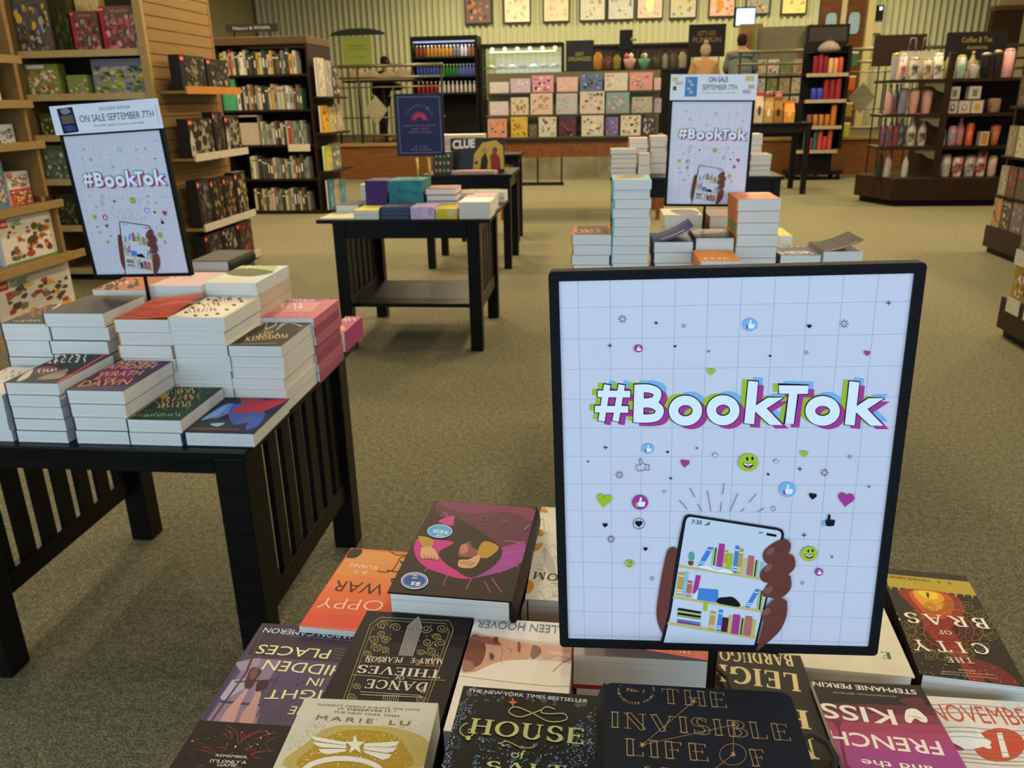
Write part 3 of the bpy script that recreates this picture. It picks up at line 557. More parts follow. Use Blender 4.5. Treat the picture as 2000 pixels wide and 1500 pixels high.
# --- red hardcover, lifted cover ---
def til():
    r=thing('hardcover_book','red hardcover with gold letters and lifted cover, page edge facing out below the large sign','book',(.061,.841,.838),0)
    MB().box(-.081,.077,-.06,.056,.004,.046,PAGE).build('page_block',r); rd=M('#b52a30',.35,var=.05,coat=.3)
    MB().box(-.0815,.0815,-.0602,.058,0,.0035,rd).build('back_cover',r); MB().box(.0775,.0815,-.06,.058,.0037,.047,rd).build('spine',r); MB().box(-.0835,-.0818,-.0605,.05,.0,.046,rd).build('jacket_flap',r)
    c=MB(); n=8; P=[(.081-.163*i/n,.0478+.004*math.sin(math.pi*i/n)+.022*(i/n)**1.5) for i in range(n+1)]; k=n+1
    c.add([(x,y,z+d) for d in (0,.0008) for y in (-.062,.058) for x,z in P],[(i,i+1,k+i+1,k+i) for i in range(n)]+[(2*k+i+1,2*k+i,3*k+i,3*k+i+1) for i in range(n)]+[(i,2*k+i,2*k+i+1,i+1) for i in range(n)],rd)
    def pt(x,y): i=min(n-1,max(0,int((.081-x)/.163*n))); (x0,z0),(x1,z1)=P[i],P[i+1]; return Vector((x,y,z0+(z1-z0)*(x0-x)/(x0-x1)+.0012))
    A=Art(c,pt,(0,0,1)); 
    for j,ch in enumerate('TIL DEATH DO US PART'):
        if ch!=' ': x=.055-.0056*j; A.serif(ch,(x,-.051),(x-.0042,-.051),(x,-.057),'#e0ab55',thick=.2,thin=.12)
    c.build('cover',r)
til()
# --- black book with large gold serif letters ---
def a_bard(A):
    c=K8; g='#d6c48c'
    T(A,c,'BARDUGO',(505,605),(25,565),76,g,sr=True,gap=.12,thick=.2); T(A,c,'LEIGH',(545,770),(-60,690),118,g,sr=True,gap=.14,thick=.2)
    T(A,c,'HOUSE',(612,1015),(-250,920),125,g,sr=True,gap=.14,thick=.2); T(A,c,'NINTH',(665,1210),(-200,1130),145,g,sr=True,gap=.14,thick=.2)
near('black book with big upside-down gold serif letters, behind the black hardcover',(.148,.972),.147,.226,.752,.034,inked(a_bard),0,cov='#1b1611',spine=1)
# --- magenta paperback ---
def a_french(A):
    c=K8; 
    A.up()
    for i,h in enumerate(('#5c2231','#83304a','#9c3a5a','#a83e6c','#a43f7a','#9c3f86')):
        y0=850+i*60; A.poly(pl(c,(450,y0-15),(1750,y0+25),(1750,y0+700),(450,y0+700)),h)
    A.up(); blob(A,c,[(1190,820),(1330,810),(1350,870),(1240,860)],'#5a2434'); tw='#6a2240'; A.poly(pl(c,(735,940),(820,960),(800,1000),(850,1240),(880,1267),(830,1267),(790,1020)),tw)
    A.up(); w='#eae0d4'
    T(A,c,'STEPHANIE PERKINS',(1305,790),(590,730),32,w,bold=.012); T(A,c,'AN INTERNATIONAL BESTSELLER',(1175,808),(755,780),10,'#b9a9a4')
    T(A,c,'KISS',(1180,990),(690,940),106,w,bold=.012,slant=-22); T(A,c,'FRENCH',(1485,1188),(745,1110),98,w,bold=.012,slant=-26); T(A,c,'and the',(1420,1300),(950,1250),45,w,bold=.01)
    blob(A,c,[(1240,885),(1300,885),(1365,940),(1368,970),(1335,968),(1290,945),(1262,975),(1228,960),(1225,915)],w); A.up(); 
    for k in range(4): A.line(pl(c,(1250+k*20,925+k*4),(1330+k*5,945+k*2)),.6,'#6c6268')
near('magenta and black paperback with a white heart and upside-down title',(.294,.909),.14,.208,.762,.036,inked(a_french),.5,cov='#1a1416',spine=1)
# --- white paperback with red lettering ---
def a_nov(A):
    c=K10; rd='#c4482e'
    T(A,c,'NOVEMBER',(530,1222),(1190,1262),104,rd,bold=.01,slant=-20)
    A.up(); A.ell(*c(905,1365),50,33,rd,26); blob(A.up(),c,[(600,1300),(720,1300),(850,1340),(830,1370),(700,1390),(580,1330)],'#dfe6ea'); blob(A,c,[(580,1330),(700,1390),(640,1395),(590,1360)],'#7a2742'); blob(A,c,[(765,1270),(800,1300),(860,1380),(820,1380),(790,1330)],'#e6e6e2')
    A.up().poly(pl(c,(890,1295),(920,1293),(965,1440),(925,1440)),'#e9e2dc'); 
    for y in (1140,1165,1190,1275,1300,1330,1405,1430,1455,1478): A.line([c(*q) for q in spline([(490+(y-1100)*.45,y-10),(700,y-14),(900,y+4),(1050,y+8)],4,False)],1.1,'#8a8580')
    blob(A,c,[(920,1075),(1040,1060),(1045,1110),(970,1160),(915,1120)],'#c5cdd0')
near('white paperback with red capital letters and a red disc, at the near right corner',(.441,.921),.136,.208,.737,.034,inked(a_nov),-1,cov='#dcd6ce',spine=-1)
# --- black and red paperback with gold band ---
def a_brass(A):
    c=K10; 
    def W(u,v): # u from photo left 0..1, v far 0..1 near
        return (235+u*(500)+v*(165)+u*v*(205),362+u*48+v*(615)+u*v*20)
    A.poly(pl(c,W(0,0),W(1,0),W(1,.13),W(0,.12)),'#b39a2c'); A.up()
    for k in range(12): x,y=W(k/11,.12); A.poly(pl(c,(x,y-8),(x+22,y-4),(x+18,y+20+(k*37%30))),'#b39a2c')
    blob(A,c,[W(.12,.14),W(.7,.14),W(.74,.3),W(.5,.48),W(.3,.5),W(.2,.3)],'#8d2014')
    blob(A,c,[W(.25,.45),W(.5,.45),W(.58,.75),W(.62,1.0),W(.5,1.),W(.45,.8),W(.3,.6)],'#8a1d1c'); blob(A,c,[W(.5,.75),W(.8,.8),W(.9,.97),W(.7,.98)],'#6a1618')
    blob(A.up(),c,[W(.22,.15),W(.62,.14),W(.66,.26),W(.5,.38),W(.32,.36)],'#c7511a'); blob(A.up(),c,[W(.27,.14),W(.56,.14),W(.56,.24),W(.44,.32),W(.32,.28)],'#e09a1e'); blob(A.up(),c,[W(.32,.14),W(.52,.14),W(.5,.2),W(.38,.2)],'#ecc62a')
    x,y=W(.42,.155); A.up().poly(pl(c,(x-8,y-10),(x+12,y),(x+8,y+30),(x-4,y+18)),'#3a3410')
    cx,cy=610,700; g='#8a7838'
    for r,m in ((190,g),(140,'#a4562a'),(96,'#a03a26'),(60,'#9c3a2a')):
        A.ring(*c(cx,cy),r/3*1.05,r/3*.68,1.1,m,40); n=18
        for i in range(n):
            a=2*math.pi*i/n; x,y=cx+r*1.18*math.cos(a),cy+r*.78*math.sin(a); A.ring(*c(x,y),r/3*.17,r/3*.13,.8,m,8)
    for i in range(14):
        a=2*math.pi*i/14+.2; x,y=cx+252*math.cos(a),cy+160*math.sin(a); A.ring(*c(x,y),12,8,1.,g,10); A.ring(*c(x,y),6,4,.8,g,8)
    specks(A,c,[W(0,.85),W(1,.8),W(1,1),W(0,.99)],70,3,'#c8b88a',11)
    A.up(); w='#efe6cc'
    T(A,c,'S. A. CHAKRABORTY',(625,425),(215,380),13,'#5b4c14',sr=True); T(A,c,'BRASS',(858,688),(258,640),62,w,sr=True,gap=.3,thick=.15,slant=-14)
    T(A,c,'OF',(632,722),(555,718),24,w,sr=True,thick=.13,slant=-6); T(A,c,'CITY',(860,838),(415,812),66,w,sr=True,gap=.4,thick=.14,slant=-16); T(A,c,'THE',(760,890),(610,884),32,w,sr=True,gap=.3,thick=.13,slant=-8)
    for i,s in enumerate(('An extravagant feast of a book - spicy and bloody,','dizzyingly magical, and still somehow utterly believable')): T(A,c,s,(900-i*25,984-i*22),(560+i*8,952-i*12),9,'#d8cdb2')
    T(A,c,'LAINI TAYLOR',(770,940),(668,932),10,'#d8cdb2')
near('black paperback with gold far band, red flame and gold mandala, at the far right corner',(.484,1.228),.134,.272,.742,.05,inked(a_brass),-6.5,cov='#1a0f0c',spine=-1)
# --- cream hardcover behind the magenta paperback ---
def a_cream(A):
    c=K8; T(A,c,'E',(1140,560),(1080,552),46,'#2f6b34',sr=True,thick=.26)
near('cream hardcover with one green letter showing, behind the magenta paperback',(.296,1.196),.16,.243,.748,.034,inked(a_cream),-3.5,cov='#dcd0b4',hard=True,spine=-1)
# books underneath that carry the near covers; only their edges show
def under(what,bl,w,L,ztop,n,t,covs,yaw=0,hard=False,spine=1):
    z=ztop
    for i in range(n):
        z-=t+.0006; near(f'{"hardcover" if hard else "paperback"} lying {["directly","second","third","fourth","fifth","sixth"][i]} under the {what}',(bl[0]+(.002 if i%2 else -.001),bl[1]-.003*(i%2)),w,L,z+t,t,None,yaw,cov=covs[i%len(covs)],hard=hard,spine=spine,cat='book')
def fill(what,bl,w,L,ztop,n,covs,yaw=0,hard=False,spine=1,z0=.6903):
    t=(ztop-z0)/n-.0006; under(what,bl,w,L,ztop,n,t,covs,yaw,hard,spine)
fill('orange paperback',(-.377,1.066),.124,.2,.81,4,['#d9663c'],-3.5)
fill('magenta-arc hardcover',(-.244,1.1),.155,.246,.86,4,['#33211f'],-3,True)
fill('cream illustrated hardcover',(-.08,1.163),.15,.254,.82,3,['#232a38'],-1,True)
fill('purple-grey paperback with the legs',(-.448,.881),.139,.213,.802,4,['#4a3d58'],0)
fill('black paperback with gold scrollwork',(-.286,.852),.138,.21,.844,4,['#1f1a1e'],-2.5)
fill('white paperback with the sideways portrait',(-.143,.847),.122,.19,.848,5,['#e9e2dc'],-1.5)
fill('cream paperback with the winged star',(-.283,.615),.127,.178,.882,5,['#cdc6b4'],1.,spine=-1)
fill('red firework paperback',(-.428,.6655),.138,.207,.83,4,['#2b2220'],0,spine=-1)
fill('crystal-covered dark paperback',(-.126,.652),.136,.207,.91,6,['#14161a'],-1.5,spine=-1)
fill('round-cornered black and gold hardcover',(.016,.582),.158,.24,.963,6,['#1d1c1f','#2a2a2d'],0,True,-1)
fill('red hardcover with gold letters',(-.018,.897),.158,.115,.838,3,['#b52a30','#dcd6cc'],0,True)
fill('black book with gold serif letters',(.148,.971),.145,.224,.718,1,['#231f19'],0)
fill('magenta and black paperback',(.296,.908),.138,.206,.726,1,['#8f2e5e'],.5)
fill('cream hardcover with the green letter',(.297,1.195),.158,.24,.714,1,['#3c6b3a'],-3.5,False)
# pale pink paperback at the very bottom edge
near('pale pink paperback peeping out below the magenta one at the near edge',(.235,.745),.14,.2,.80,.03,None,1,cov='#d9b7bd',spine=1) if 0 else None
# ---------- signs ----------
SX,SY,SZ=.1205,.667,.9915; PHI=.027
def s2l(px,py):
    p=V(px,py,SY); dx,dz=p.x-SX,p.z-SZ; return Vector((dx*math.cos(PHI)+dz*math.sin(PHI),0,-dx*math.sin(PHI)+dz*math.cos(PHI)))
FWD,FHT,FT=.151,.377,.0085   # half width, height, face width of frame
def sign_art(mb,y0,detail=True):
    c3=crop(1080,500,2.6316); c4=crop(1080,850,2.6316)
    A=Art(mb,s2l,(0,-1,0),.0001,base=-y0); A.k=1
    gl='#9fb0c8'
    x0,x1,z0,z1=-FWD+FT,FWD-FT,FT,FHT-FT
    def LL(a,b,w,m): 
        (xa,za),(xb,zb)=a,b; k=A.base+A.step*A.k; w/=2
        if xa==xb: pts=[(xa-w,za),(xa+w,za),(xb+w,zb),(xb-w,zb)]
        else: pts=[(xa,za-w),(xb,zb-w),(xb,zb+w),(xa,za+w)]
        mb.add([(x,-k,z) for x,z in pts],[(0,1,2,3)],I(m))
    if detail:
        for i in range(1,11): x=x0+(x1-x0)*(i-.4)/10.6; LL((x,z0),(x,z1),.0004,gl)
        for i in range(1,14): z=z1-(z1-z0)*(i-.15)/13.; LL((x0,z),(x1,z),.0004,gl)
    A.up()
    GR,BL,MG,BK,WH='#a9bf2e','#83b5e0','#b23a8c','#12161c','#eef1fb'
    # lettering
    def ring(cx,cy,rx,ry,w,m,g=0): A.ring(*c3(cx,cy),rx/2.6316,ry/2.6316,(w+2*g)/2.6316,m,30)
    def ln(p,w,m,g=0): A.line([c3(*q) for q in p],(w+2*g)/2.6316,m,ext=g/2.6316)
    def pg(pts,m,g):
        A.poly([c3(*q) for q in pts],m)
        if g: A.line([c3(*q) for q in pts+pts[:2]],2*g/2.6316,m)
    def kk(ax,ay,dx,dy,m,g):
        s=lambda *p:[(x+ax+dx,y+ay+dy) for x,y in p]
        pg(s((1020,792),(1026,765),(1098,717),(1178,717),(1080,780),(1060,790)),m,g); pg(s((1048,760),(1092,772),(1174,857),(1108,857),(1036,790)),m,g)
    def letters(dx,dy,m,g):
        o=lambda *p:[(x+dx,y+dy) for x,y in p]
        def rg(cx,cy,rx,ry,w): ring(cx+dx,cy+dy,rx,ry,w,m,g)
        ln(o((279,652),(249,838)),33,m,g); ln(o((353,652),(321,838)),33,m,g); ln(o((230,698),(396,700)),34,m,g); ln(o((216,776),(386,778)),34,m,g)
        ln(o((442,652),(437,844)),50,m,g); ln(o(*spline([(425,671),(490,671),(533,690),(525,728),(485,741),(425,741)],4,False)),40,m,g); ln(o(*spline([(425,750),(500,748),(545,775),(535,812),(490,824),(425,824)],4,False)),42,m,g)
        rg(678,784,61,53,48); rg(870,782,60,53,48); rg(1378,785,63,51,50)
        ln(o((1024,634),(1003,851)),50,m,g); kk(0,0,dx,dy,m,g)
        pg(o((1154,654),(1307,656),(1303,698),(1250,698),(1230,852),(1187,850),(1206,697),(1156,696)),m,g)
        ln(o((1540,636),(1516,857)),50,m,g); kk(514,3,dx,dy,m,g)
    letters(27,-18,BL,0); A.up(); letters(-28,-7,GR,0); A.up(); letters(30,20,MG,0); A.up(2); letters(0,0,BK,4.6); A.up(2); letters(0,0,WH,0); A.up(2)
    def plus(c,x,y,r,m=BK): A.line(pl(c,(x-r,y),(x+r,y)),1.4 if r>10 else 1.1,m); A.k+=.1; A.line(pl(c,(x,y-r),(x,y+r)),1.4 if r>10 else 1.1,m); A.k-=.1
    def aster(c,x,y,r):
        for k in range(8):
            if r<16 and k%2: pass
            a=math.pi*k/4+(.0); A.line(pl(c,(x+r*.4*math.cos(a),y+r*.4*math.sin(a)),(x+r*math.cos(a),y+r*math.sin(a))),1.3 if r>15 else .8,BK)
    def heart(c,x,y,r,m,halo=True,rot=0.):
        pts=[]
        for i in range(20):
            t=2*math.pi*i/20; hx=16*math.sin(t)**3; hy=-(13*math.cos(t)-5*math.cos(2*t)-2*math.cos(3*t)-math.cos(4*t)); pts.append((hx/16*r,hy/16*r))
        cr,sr=math.cos(rot),math.sin(rot)
        A.poly([c(x+a*cr-b*sr,y+a*sr+b*cr) for a,b in pts],m)
    def thumb(c,x,y,r,m,cuff,flip=1,line=False,rot=0):
        pts=[(-.05,-.62),(.12,-.6),(.16,-.3),(.1,-.08),(.5,-.1),(.6,.05),(.55,.2),(.52,.35),(.42,.5),(-.25,.48),(-.32,.0),(-.15,-.15)]
        q=lambda a,b:c(x+(a*math.cos(rot)-b*math.sin(rot))*r*flip,y+(a*math.sin(rot)+b*math.cos(rot))*r)
        if line: A.line([q(*p) for p in spline(pts,3)]+[q(*pts[0])],.9,BK); A.line([q(*p) for p in ((-.3,.0),(-.7,.1),(-.62,.62),(-.22,.52))],.9,BK)
        else: A.poly([q(*p) for p in spline(pts,3)],m); A.poly([q(*p) for p in ((-.38,.0),(-.62,.08),(-.52,.6),(-.28,.5))],cuff)
    def badge(c,x,y,r,m,cuff): A.ell(*c(x,y),r/2.63,r/2.63*.92,m,26); A.up(); thumb(c,x+r*.06,y,r*1.0,WH,cuff); A.k-=1
    def smile(c,x,y,r):
        A.ell(*c(x,y),r/2.63,r/2.63*.9,'#b2c62e',28); A.up(); A.ell(*c(x-r*.1,y-r*.38),r*.045,r*.075,BK,10); A.ell(*c(x+r*.42,y-r*.42),r*.045,r*.075,BK,10)
        A.poly([c(x+a*r,y+b*r) for a,b in ((-.55,-.02),(0,.12),(.55,-.02),(.5,.3),(.25,.52),(-.05,.56),(-.35,.42),(-.52,.2))],BK); A.up()
        A.poly([c(x+a*r,y+b*r) for a,b in ((-.48,.03),(0,.18),(.48,.03),(.44,.18),(0,.33),(-.42,.2))],'#f4f4f4'); A.poly([c(x+a*r,y+b*r) for a,b in ((-.25,.33),(.05,.28),(.3,.36),(.1,.5),(-.1,.5))],MG); A.k-=2
    A.inc=0
    for q in ((1715,234,13),(292,452,11),(796,481,8),(270,973,11),(736,975,8),(181,1044,7),(1262,1082,12),(1615,1172,8)): plus(c3,*q)
    for q in ((1284,499,12),(1426,610,8)): plus(c4,*q)
    for q in ((356,316,21),(669,351,11),(1488,340,22),(1296,487,11),(341,1112,20),(1388,1100,21),(1516,1019,11)): aster(c3,*q)
    for q in ((298,520,20),(508,720,12),(1275,744,10)): aster(c4,*q)
    for x,y in ((625,455),(1110,504),(587,995),(1100,1109)): A.ell(*c3(x,y),2.4,2.3,BK,10)
    star(A,*c3(528,336),4.6,BK,4,.35); star(A,*c3(603,1130),4,BK,4,.35)
    for x,y in ((829,1009),(1140,1043)): star(A,*c3(x,y),6.4,BK,4,.38); A.up(); star(A,*c3(x,y),4.8,WH,4,.38); A.k-=1
    A.ring(*c3(569,1198),2.6,2.5,.7,BK,14); A.ring(*c4(1126,364),4.5,4.3,.8,BK,16)
    for q in ((1310,352,12,BK),(1605,489,17,MG),(808,583,22,GR),(675,1052,24,MG),(1283,1003,21,GR),(262,1240,40,GR),(1328,1220,20,BK),(1498,1235,42,MG)): heart(c3,*q,rot=.15)
    heart(c4,268,448,13,BK); heart(c4,440,440,19,BK); A.ring(*c4(440,440),11.4,10.3,.9,BK,22); heart(c4,474,570,11,BK)
    A.inc=.1; badge(c3,1007,344,37,BL,MG); badge(c3,437,466,22,MG,GR); badge(c3,486,978,29,BL,MG); badge(c3,1198,1187,42,BL,MG); badge(c3,446,1252,41,MG,GR); badge(c4,1360,687,21,MG,BL)
    thumb(c3,455,1062,52,WH,WH,-1,True,.2); thumb(c4,1410,425,52,BK,BL)
    smile(c3,998,1048,51); smile(c4,1309,594,42); smile(c4,392,645,22)
    A.inc=0
    for a,b in (((646,319),(688,366)),((700,257),(726,305)),((740,338),(761,374)),((790,270),(808,376)),((875,233),(866,292)),((861,328),(855,378)),((945,283),(905,376)),((977,361),(962,378)),((1038,288),(1002,331)),((1080,360),(1047,379))): A.line(pl(c4,a,b),1.1,'#2b323c')
    # hand and phone
    A.inc=.1
    HN,HL='#703c32','#8a564b'
    A.up(); blob(A,c4,[(632,570),(610,560),(585,580),(565,660),(540,800),(530,900),(545,970),(575,1000),(620,900),(650,640)],HN)
    A.up(); A.poly(pl(c4,(549,1052),(590,890),(628,620),(648,505),(664,425),(672,402),(692,391),(1150,461),(1172,470),(1181,490),(1176,520),(1100,800),(1034,1078)),'#161a20')
    A.up(); A.poly(pl(c4,(565,1054),(605,890),(645,640),(680,425),(688,408),(702,403),(1148,472),(1162,480),(1167,496),(1090,800),(1024,1076)),'#d3d5de')
    A.up(); T(A,c4,'7:30',(708,438),(760,444),22,BK,bold=.012)
    for k in range(4): A.line(pl(c4,(777+k*7,447-k*1),(778+k*7,443-k*5)),1.9,BK)
    A.poly(pl(c4,(1092,484),(1142,493),(1140,505),(1090,497)),BK)
    A.ring(*c4(1062,490),5,4,.9,BK,10,205,335); A.ring(*c4(1062,490),2.6,2.,.9,BK,8,205,335)
    SHL='#cdbb6c'
    for p in (((645,648),(1070,714),(1068,726),(642,660)),((616,806),(1078,878),(1075,893),(612,818)),((588,938),(1040,1012),(1036,1028),(584,952))): A.poly(pl(c4,*p),SHL)
    A.up(); TN,RD,TE,OL='#c9a04c','#c46a62','#8cc3c9','#b9bd6c'; BB='#4a84cc'
    def bk(x,y,w,h,m,lean=0,band=None): # bottom-left x,y
        P=[(x,y),(x+w,y+w*.16),(x+w+lean+h*.13,y+w*.16-h),(x+lean+h*.13,y-h)]; A.poly(pl(c4,*P),m)
        if band:
            A.up(); f=lambda t:[(P[0][0]+(P[3][0]-P[0][0])*t,P[0][1]+(P[3][1]-P[0][1])*t),(P[1][0]+(P[2][0]-P[1][0])*t,P[1][1]+(P[2][1]-P[1][1])*t)]
            for t in (.1,.2,.82): a,b=f(t); c_,d=f(t+.05); A.poly(pl(c4,a,b,d,c_),band)
            A.k-=1
    bk(740,650,26,95,BB,42,'#cfdcf0'); bk(808,648,9,90,OL); bk(819,650,5,92,BK); bk(826,652,7,88,OL); bk(834,655,30,118,MG); bk(866,660,18,90,TN,0,'#e6dcae'); bk(885,668,26,82,GR); bk(915,688,20,140,BB,0,'#dfe8f6'); bk(936,690,22,128,TN,0,'#e9e2c0'); bk(962,692,20,80,'#d2bf78'); bk(986,698,30,100,RD); bk(1017,704,8,82,OL); bk(1027,706,5,84,BK); bk(1034,708,8,84,OL); bk(1052,708,18,78,TE)
    A.poly(pl(c4,(690,627),(720,630),(714,650),(694,648)),'#8a3a2c'); A.ell(*c4(708,604),6,9.5,'#5fa39a',14)
    A.up(); A.poly([c4(*p) for p in spline([(742,655),(790,650),(835,672),(880,665),(925,690),(835,680)],3)],'#eef0f4'); A.k-=1
    bk(628,800,30,118,TN,0,'#f0e8d0'); bk(658,806,20,126,TE); bk(678,808,26,82,RD,0,'#e8c8be'); bk(712,790,24,92,MG,8); A.poly(pl(c4,(745,766),(845,774),(842,838),(735,824)),BB); A.poly(pl(c4,(745,766),(735,824),(708,816)),'#dfe4ee')
    blob(A.up(),c4,[(835,830),(850,815),(880,812),(920,812),(955,845),(945,860),(880,850),(845,842)],BK); A.k-=1
    bk(982,862,22,92,BB,42,'#dfe8f6'); bk(1040,872,9,98,OL); bk(1051,874,5,98,BK); bk(1058,875,9,94,OL); A.poly(pl(c4,(772,836),(792,838),(786,884),(768,880)),GR)
    for i,m in enumerate(('#a8355f','#4a84cc','#e4e6ee','#a9ac5c',BK,'#b9bd6c',BK)): A.poly(pl(c4,(636+i*1,932-i*11),(754+i*1,952-i*11),(754,960-i*11),(635,942-i*11)),m)
    bk(795,974,26,92,TN,0,'#f0e8d0'); bk(835,982,20,108,BB,0,'#dfe8f6'); bk(858,985,30,72,'#4a1c33'); bk(890,990,18,86,'#cdb75e'); bk(910,996,34,98,MG); bk(946,1000,8,84,OL); bk(956,1002,5,84,BK); bk(963,1004,6,84,OL); bk(972,1004,34,98,RD); bk(1008,1008,18,82,'#cdb75e')
    A.up(3)
    blob(A,c4,[(1195,840),(1190,910),(1150,990),(1050,1078),(1040,1075),(1075,930),(1062,905),(1090,860),(1140,815),(1185,825)],HN)
    blob(A,c4,[(1215,720),(1210,770),(1160,815),(1100,810),(1070,800),(1080,765),(1130,705),(1200,695)],HN); blob(A,c4,[(1235,620),(1230,665),(1180,705),(1100,735),(1062,720),(1060,680),(1100,640),(1160,600),(1215,592)],HN); blob(A,c4,[(1212,535),(1205,580),(1160,620),(1100,640),(1072,610),(1080,570),(1130,530),(1180,512)],HN)
    A.up()
    for x,y in ((1108,575),(1098,660),(1100,772),(1090,882)): A.ell(*c4(x,y),9.5,6,HL,12,rot=-.7)
    for x,y in ((1168,565),(1180,662),(1160,775),(1144,890)): A.line(pl(c4,(x-12,y+8),(x+12,y-6)),1.,'#4a2a30')
def frame_mesh(depth=.014):
    mb=MB(); fm=M('#121216',.6,var=.2,scale=400,bump=.5,bscale=700); w,h,t=FWD,FHT,FT
    rr=.004; out=[]; 
    for cx,cz,a in ((w-rr,rr,-90),(w-rr,h-rr,0),(-w+rr,h-rr,90),(-w+rr,rr,180)): out+=[(cx+rr*math.cos(math.radians(a+30*i)),cz+rr*math.sin(math.radians(a+30*i))) for i in range(4)]
    inn=[]; 
    for x,z in ((w-t,t),(w-t,h-t),(-w+t,h-t),(-w+t,t)): inn+=[(x,z)]*4
    n=16; vs=[(x,y,z) for y in (-depth/2,depth/2) for x,z in out]+[(x,y,z) for y in (-depth/2,depth/2) for x,z in inn[::4]]
    fs=[(i,(i+1)%n,n+(i+1)%n,n+i) for i in range(n)]
    for y in (0,1):
        for k in range(4):
            o=[y*n+4*k+j for j in range(4)]+[y*n+(4*k+4)%n]; ii=[2*n+y*4+(k+1)%4,2*n+y*4+k]; f=o+ii; fs.append(tuple(f[::-1] if y==0 else f))
    fs+=[(2*n+k,2*n+4+k,2*n+4+(k+1)%4,2*n+(k+1)%4) for k in range(4)]
    mb.add(vs,fs,fm)
    mb.box(-w+t,w-t,depth/2-.003,depth/2,t,h-t,fm); return mb
_sign={}
def sign(label,origin,ux,vz,scale=1.,pole=.3,topper=None,poledx=0.,insert='#d8d3dc'):
    "origin = bottom centre of the frame; ux, vz = its right and up directions"
    u=Vector(ux).normalized(); v=Vector(vz); v=(v-u*v.dot(u)).normalized(); n=v.cross(u)  # points away from the viewer
    r=thing('tabletop_sign',label,'sign'); r.matrix_world=Matrix(((u.x,n.x,v.x,origin[0]),(u.y,n.y,v.y,origin[1]),(u.z,n.z,v.z,origin[2]),(0,0,0,1)))@Matrix.Scale(scale,4)
    if 'f' not in _sign:
        _sign['f']=frame_mesh().build('frame',r,bevel=.0016).data; p=MB(); p.box(-FWD+FT,FWD-FT,-.0035,.0035,FT,FHT-FT,M(insert,.35,var=.01,coat=.3)); sign_art(p,-.0035); _sign['p']=p.build('poster',r).data
    else:
        for k,nm in (('f','frame'),('p','poster')):
            o=bpy.data.objects.new(nm,_sign[k]); COL.objects.link(o); o.parent=r
            if k=='f': b=o.modifiers.new('edge','BEVEL'); b.width=.0016; b.segments=2; b.limit_method='ANGLE'
    pm=M('#101012',.3,var=.05); w=Vector((0,0,-1)); loc=Vector((w.dot(u),w.dot(n),w.dot(v)))
    a=Vector((poledx,.004,.001)); e=a+loc*(pole/scale)
    MB().tube([tuple(a+loc*(-.012)),tuple(a),tuple(e)],.0048,pm,12).build('pole',r,True)
    bp=MB(); bp.T=Matrix.Translation(e)@r.matrix_world.to_3x3().normalized().inverted().to_4x4(); bp.lathe([(.0,.0),(.0,0.0),(.024,.0),(.024,.004),(.01,.007)],pm,24); bp.build('base_plate',r,True)
    if topper:
        x0,x1,h,fn=topper; c=MB(); c.box(x0,x1,-.009,-.0078,FHT-.004,FHT+h,M('#e6e6ea',.5,var=.01)); A=Art(c,lambda x,y:Vector((x0+(x1-x0)*x,0,FHT-.004+(h+.004)*(1-y))),(0,-1,0),.0002,base=.0091); fn(A); c.build('card_topper',r)
    return r
sign('large black-framed poster sign with a phone drawing, in front on the near table',(SX,SY,SZ),(1,-.026*0,.027),(-.027,0,1),1.,SZ-.692)
def st_text(A,s,x0,x1,y1,h,m,**k): A.text(s,(x0,y1),(x1,y1),(x0,y1-h),m,**k)
def top_left(A):
    A.poly([(.065,.10),(.215,.07),(.225,.93),(.075,.97)],'#1d2038'); A.up(); A.poly([(.085,.35),(.2,.33),(.205,.62),(.09,.64)],'#6a5a4a'); blob(A,lambda x,y:(x,y),[(.1,.15),(.16,.1),(.19,.25),(.12,.3)],'#8f7f8e'); blob(A,lambda x,y:(x,y),[(.1,.72),(.18,.7),(.2,.85),(.12,.88)],'#3c4a80')
    st_text(A,'ON SALE SEPTEMBER 7TH',.26,.94,.62,.24,'#33343c',bold=.0); st_text(A,'EXCLUSIVE EDITION',.46,.74,.26,.1,'#4a4a55'); st_text(A,'Pre-order today in store or at the desk',.38,.84,.82,.1,'#5a5a66')
    for a,b in (((.24,.1),(.93,.1)),((.24,.92),(.93,.92)),((.97,.2),(.97,.8))): A.line([a,b],.006,'#b9b9c4')
sign('black-framed poster sign with a white sale card, on the table beside the toy shelves',(-1.205*1.085,2.166,1.072*1.078-.117),(.99,-.12,.045),(-.059,-.009,.998),1.078,.29,(-.158,.158,.066,top_left))
def top_right(A):
    A.poly([(.17,.1),(.31,.1),(.31,.86),(.17,.86)],'#4f86b8'); A.up()
    for k in range(9): A.poly([(.18+.014*(k%5),.2+.07*k),(.2+.02*(k%4),.16+.07*k),(.24+.01*(k%5),.24+.07*k)],'#cfd9dc' if k%2 else '#a8b070')
    st_text(A,'ON SALE',.44,.66,.3,.2,'#2b2b30',bold=.01); st_text(A,'SEPTEMBER 7TH',.37,.77,.6,.2,'#2b2b30',bold=.01); st_text(A,'Pre-order today in store or at the desk',.37,.76,.74,.06,'#5a5a66')
    for q,m in (((.02,.1,.08,.26),'#d8c27a'),((.05,.28,.14,.4),'#d6c090'),((.03,.46,.07,.62),'#3c5a3c'),((.86,.06,.96,.26),'#d8c27a'),((.9,.4,.97,.55),'#c9b070'),((.84,.6,.93,.74),'#d4a0b8')): A.rect(*q,m)
sign('black-framed poster sign with sale card, among tall white stacks behind the large sign',(.396,3.085,1.114),(.998,.05,-.019),(.037,.06,.989),1.,.388,(-.153,.153,.083,top_right))
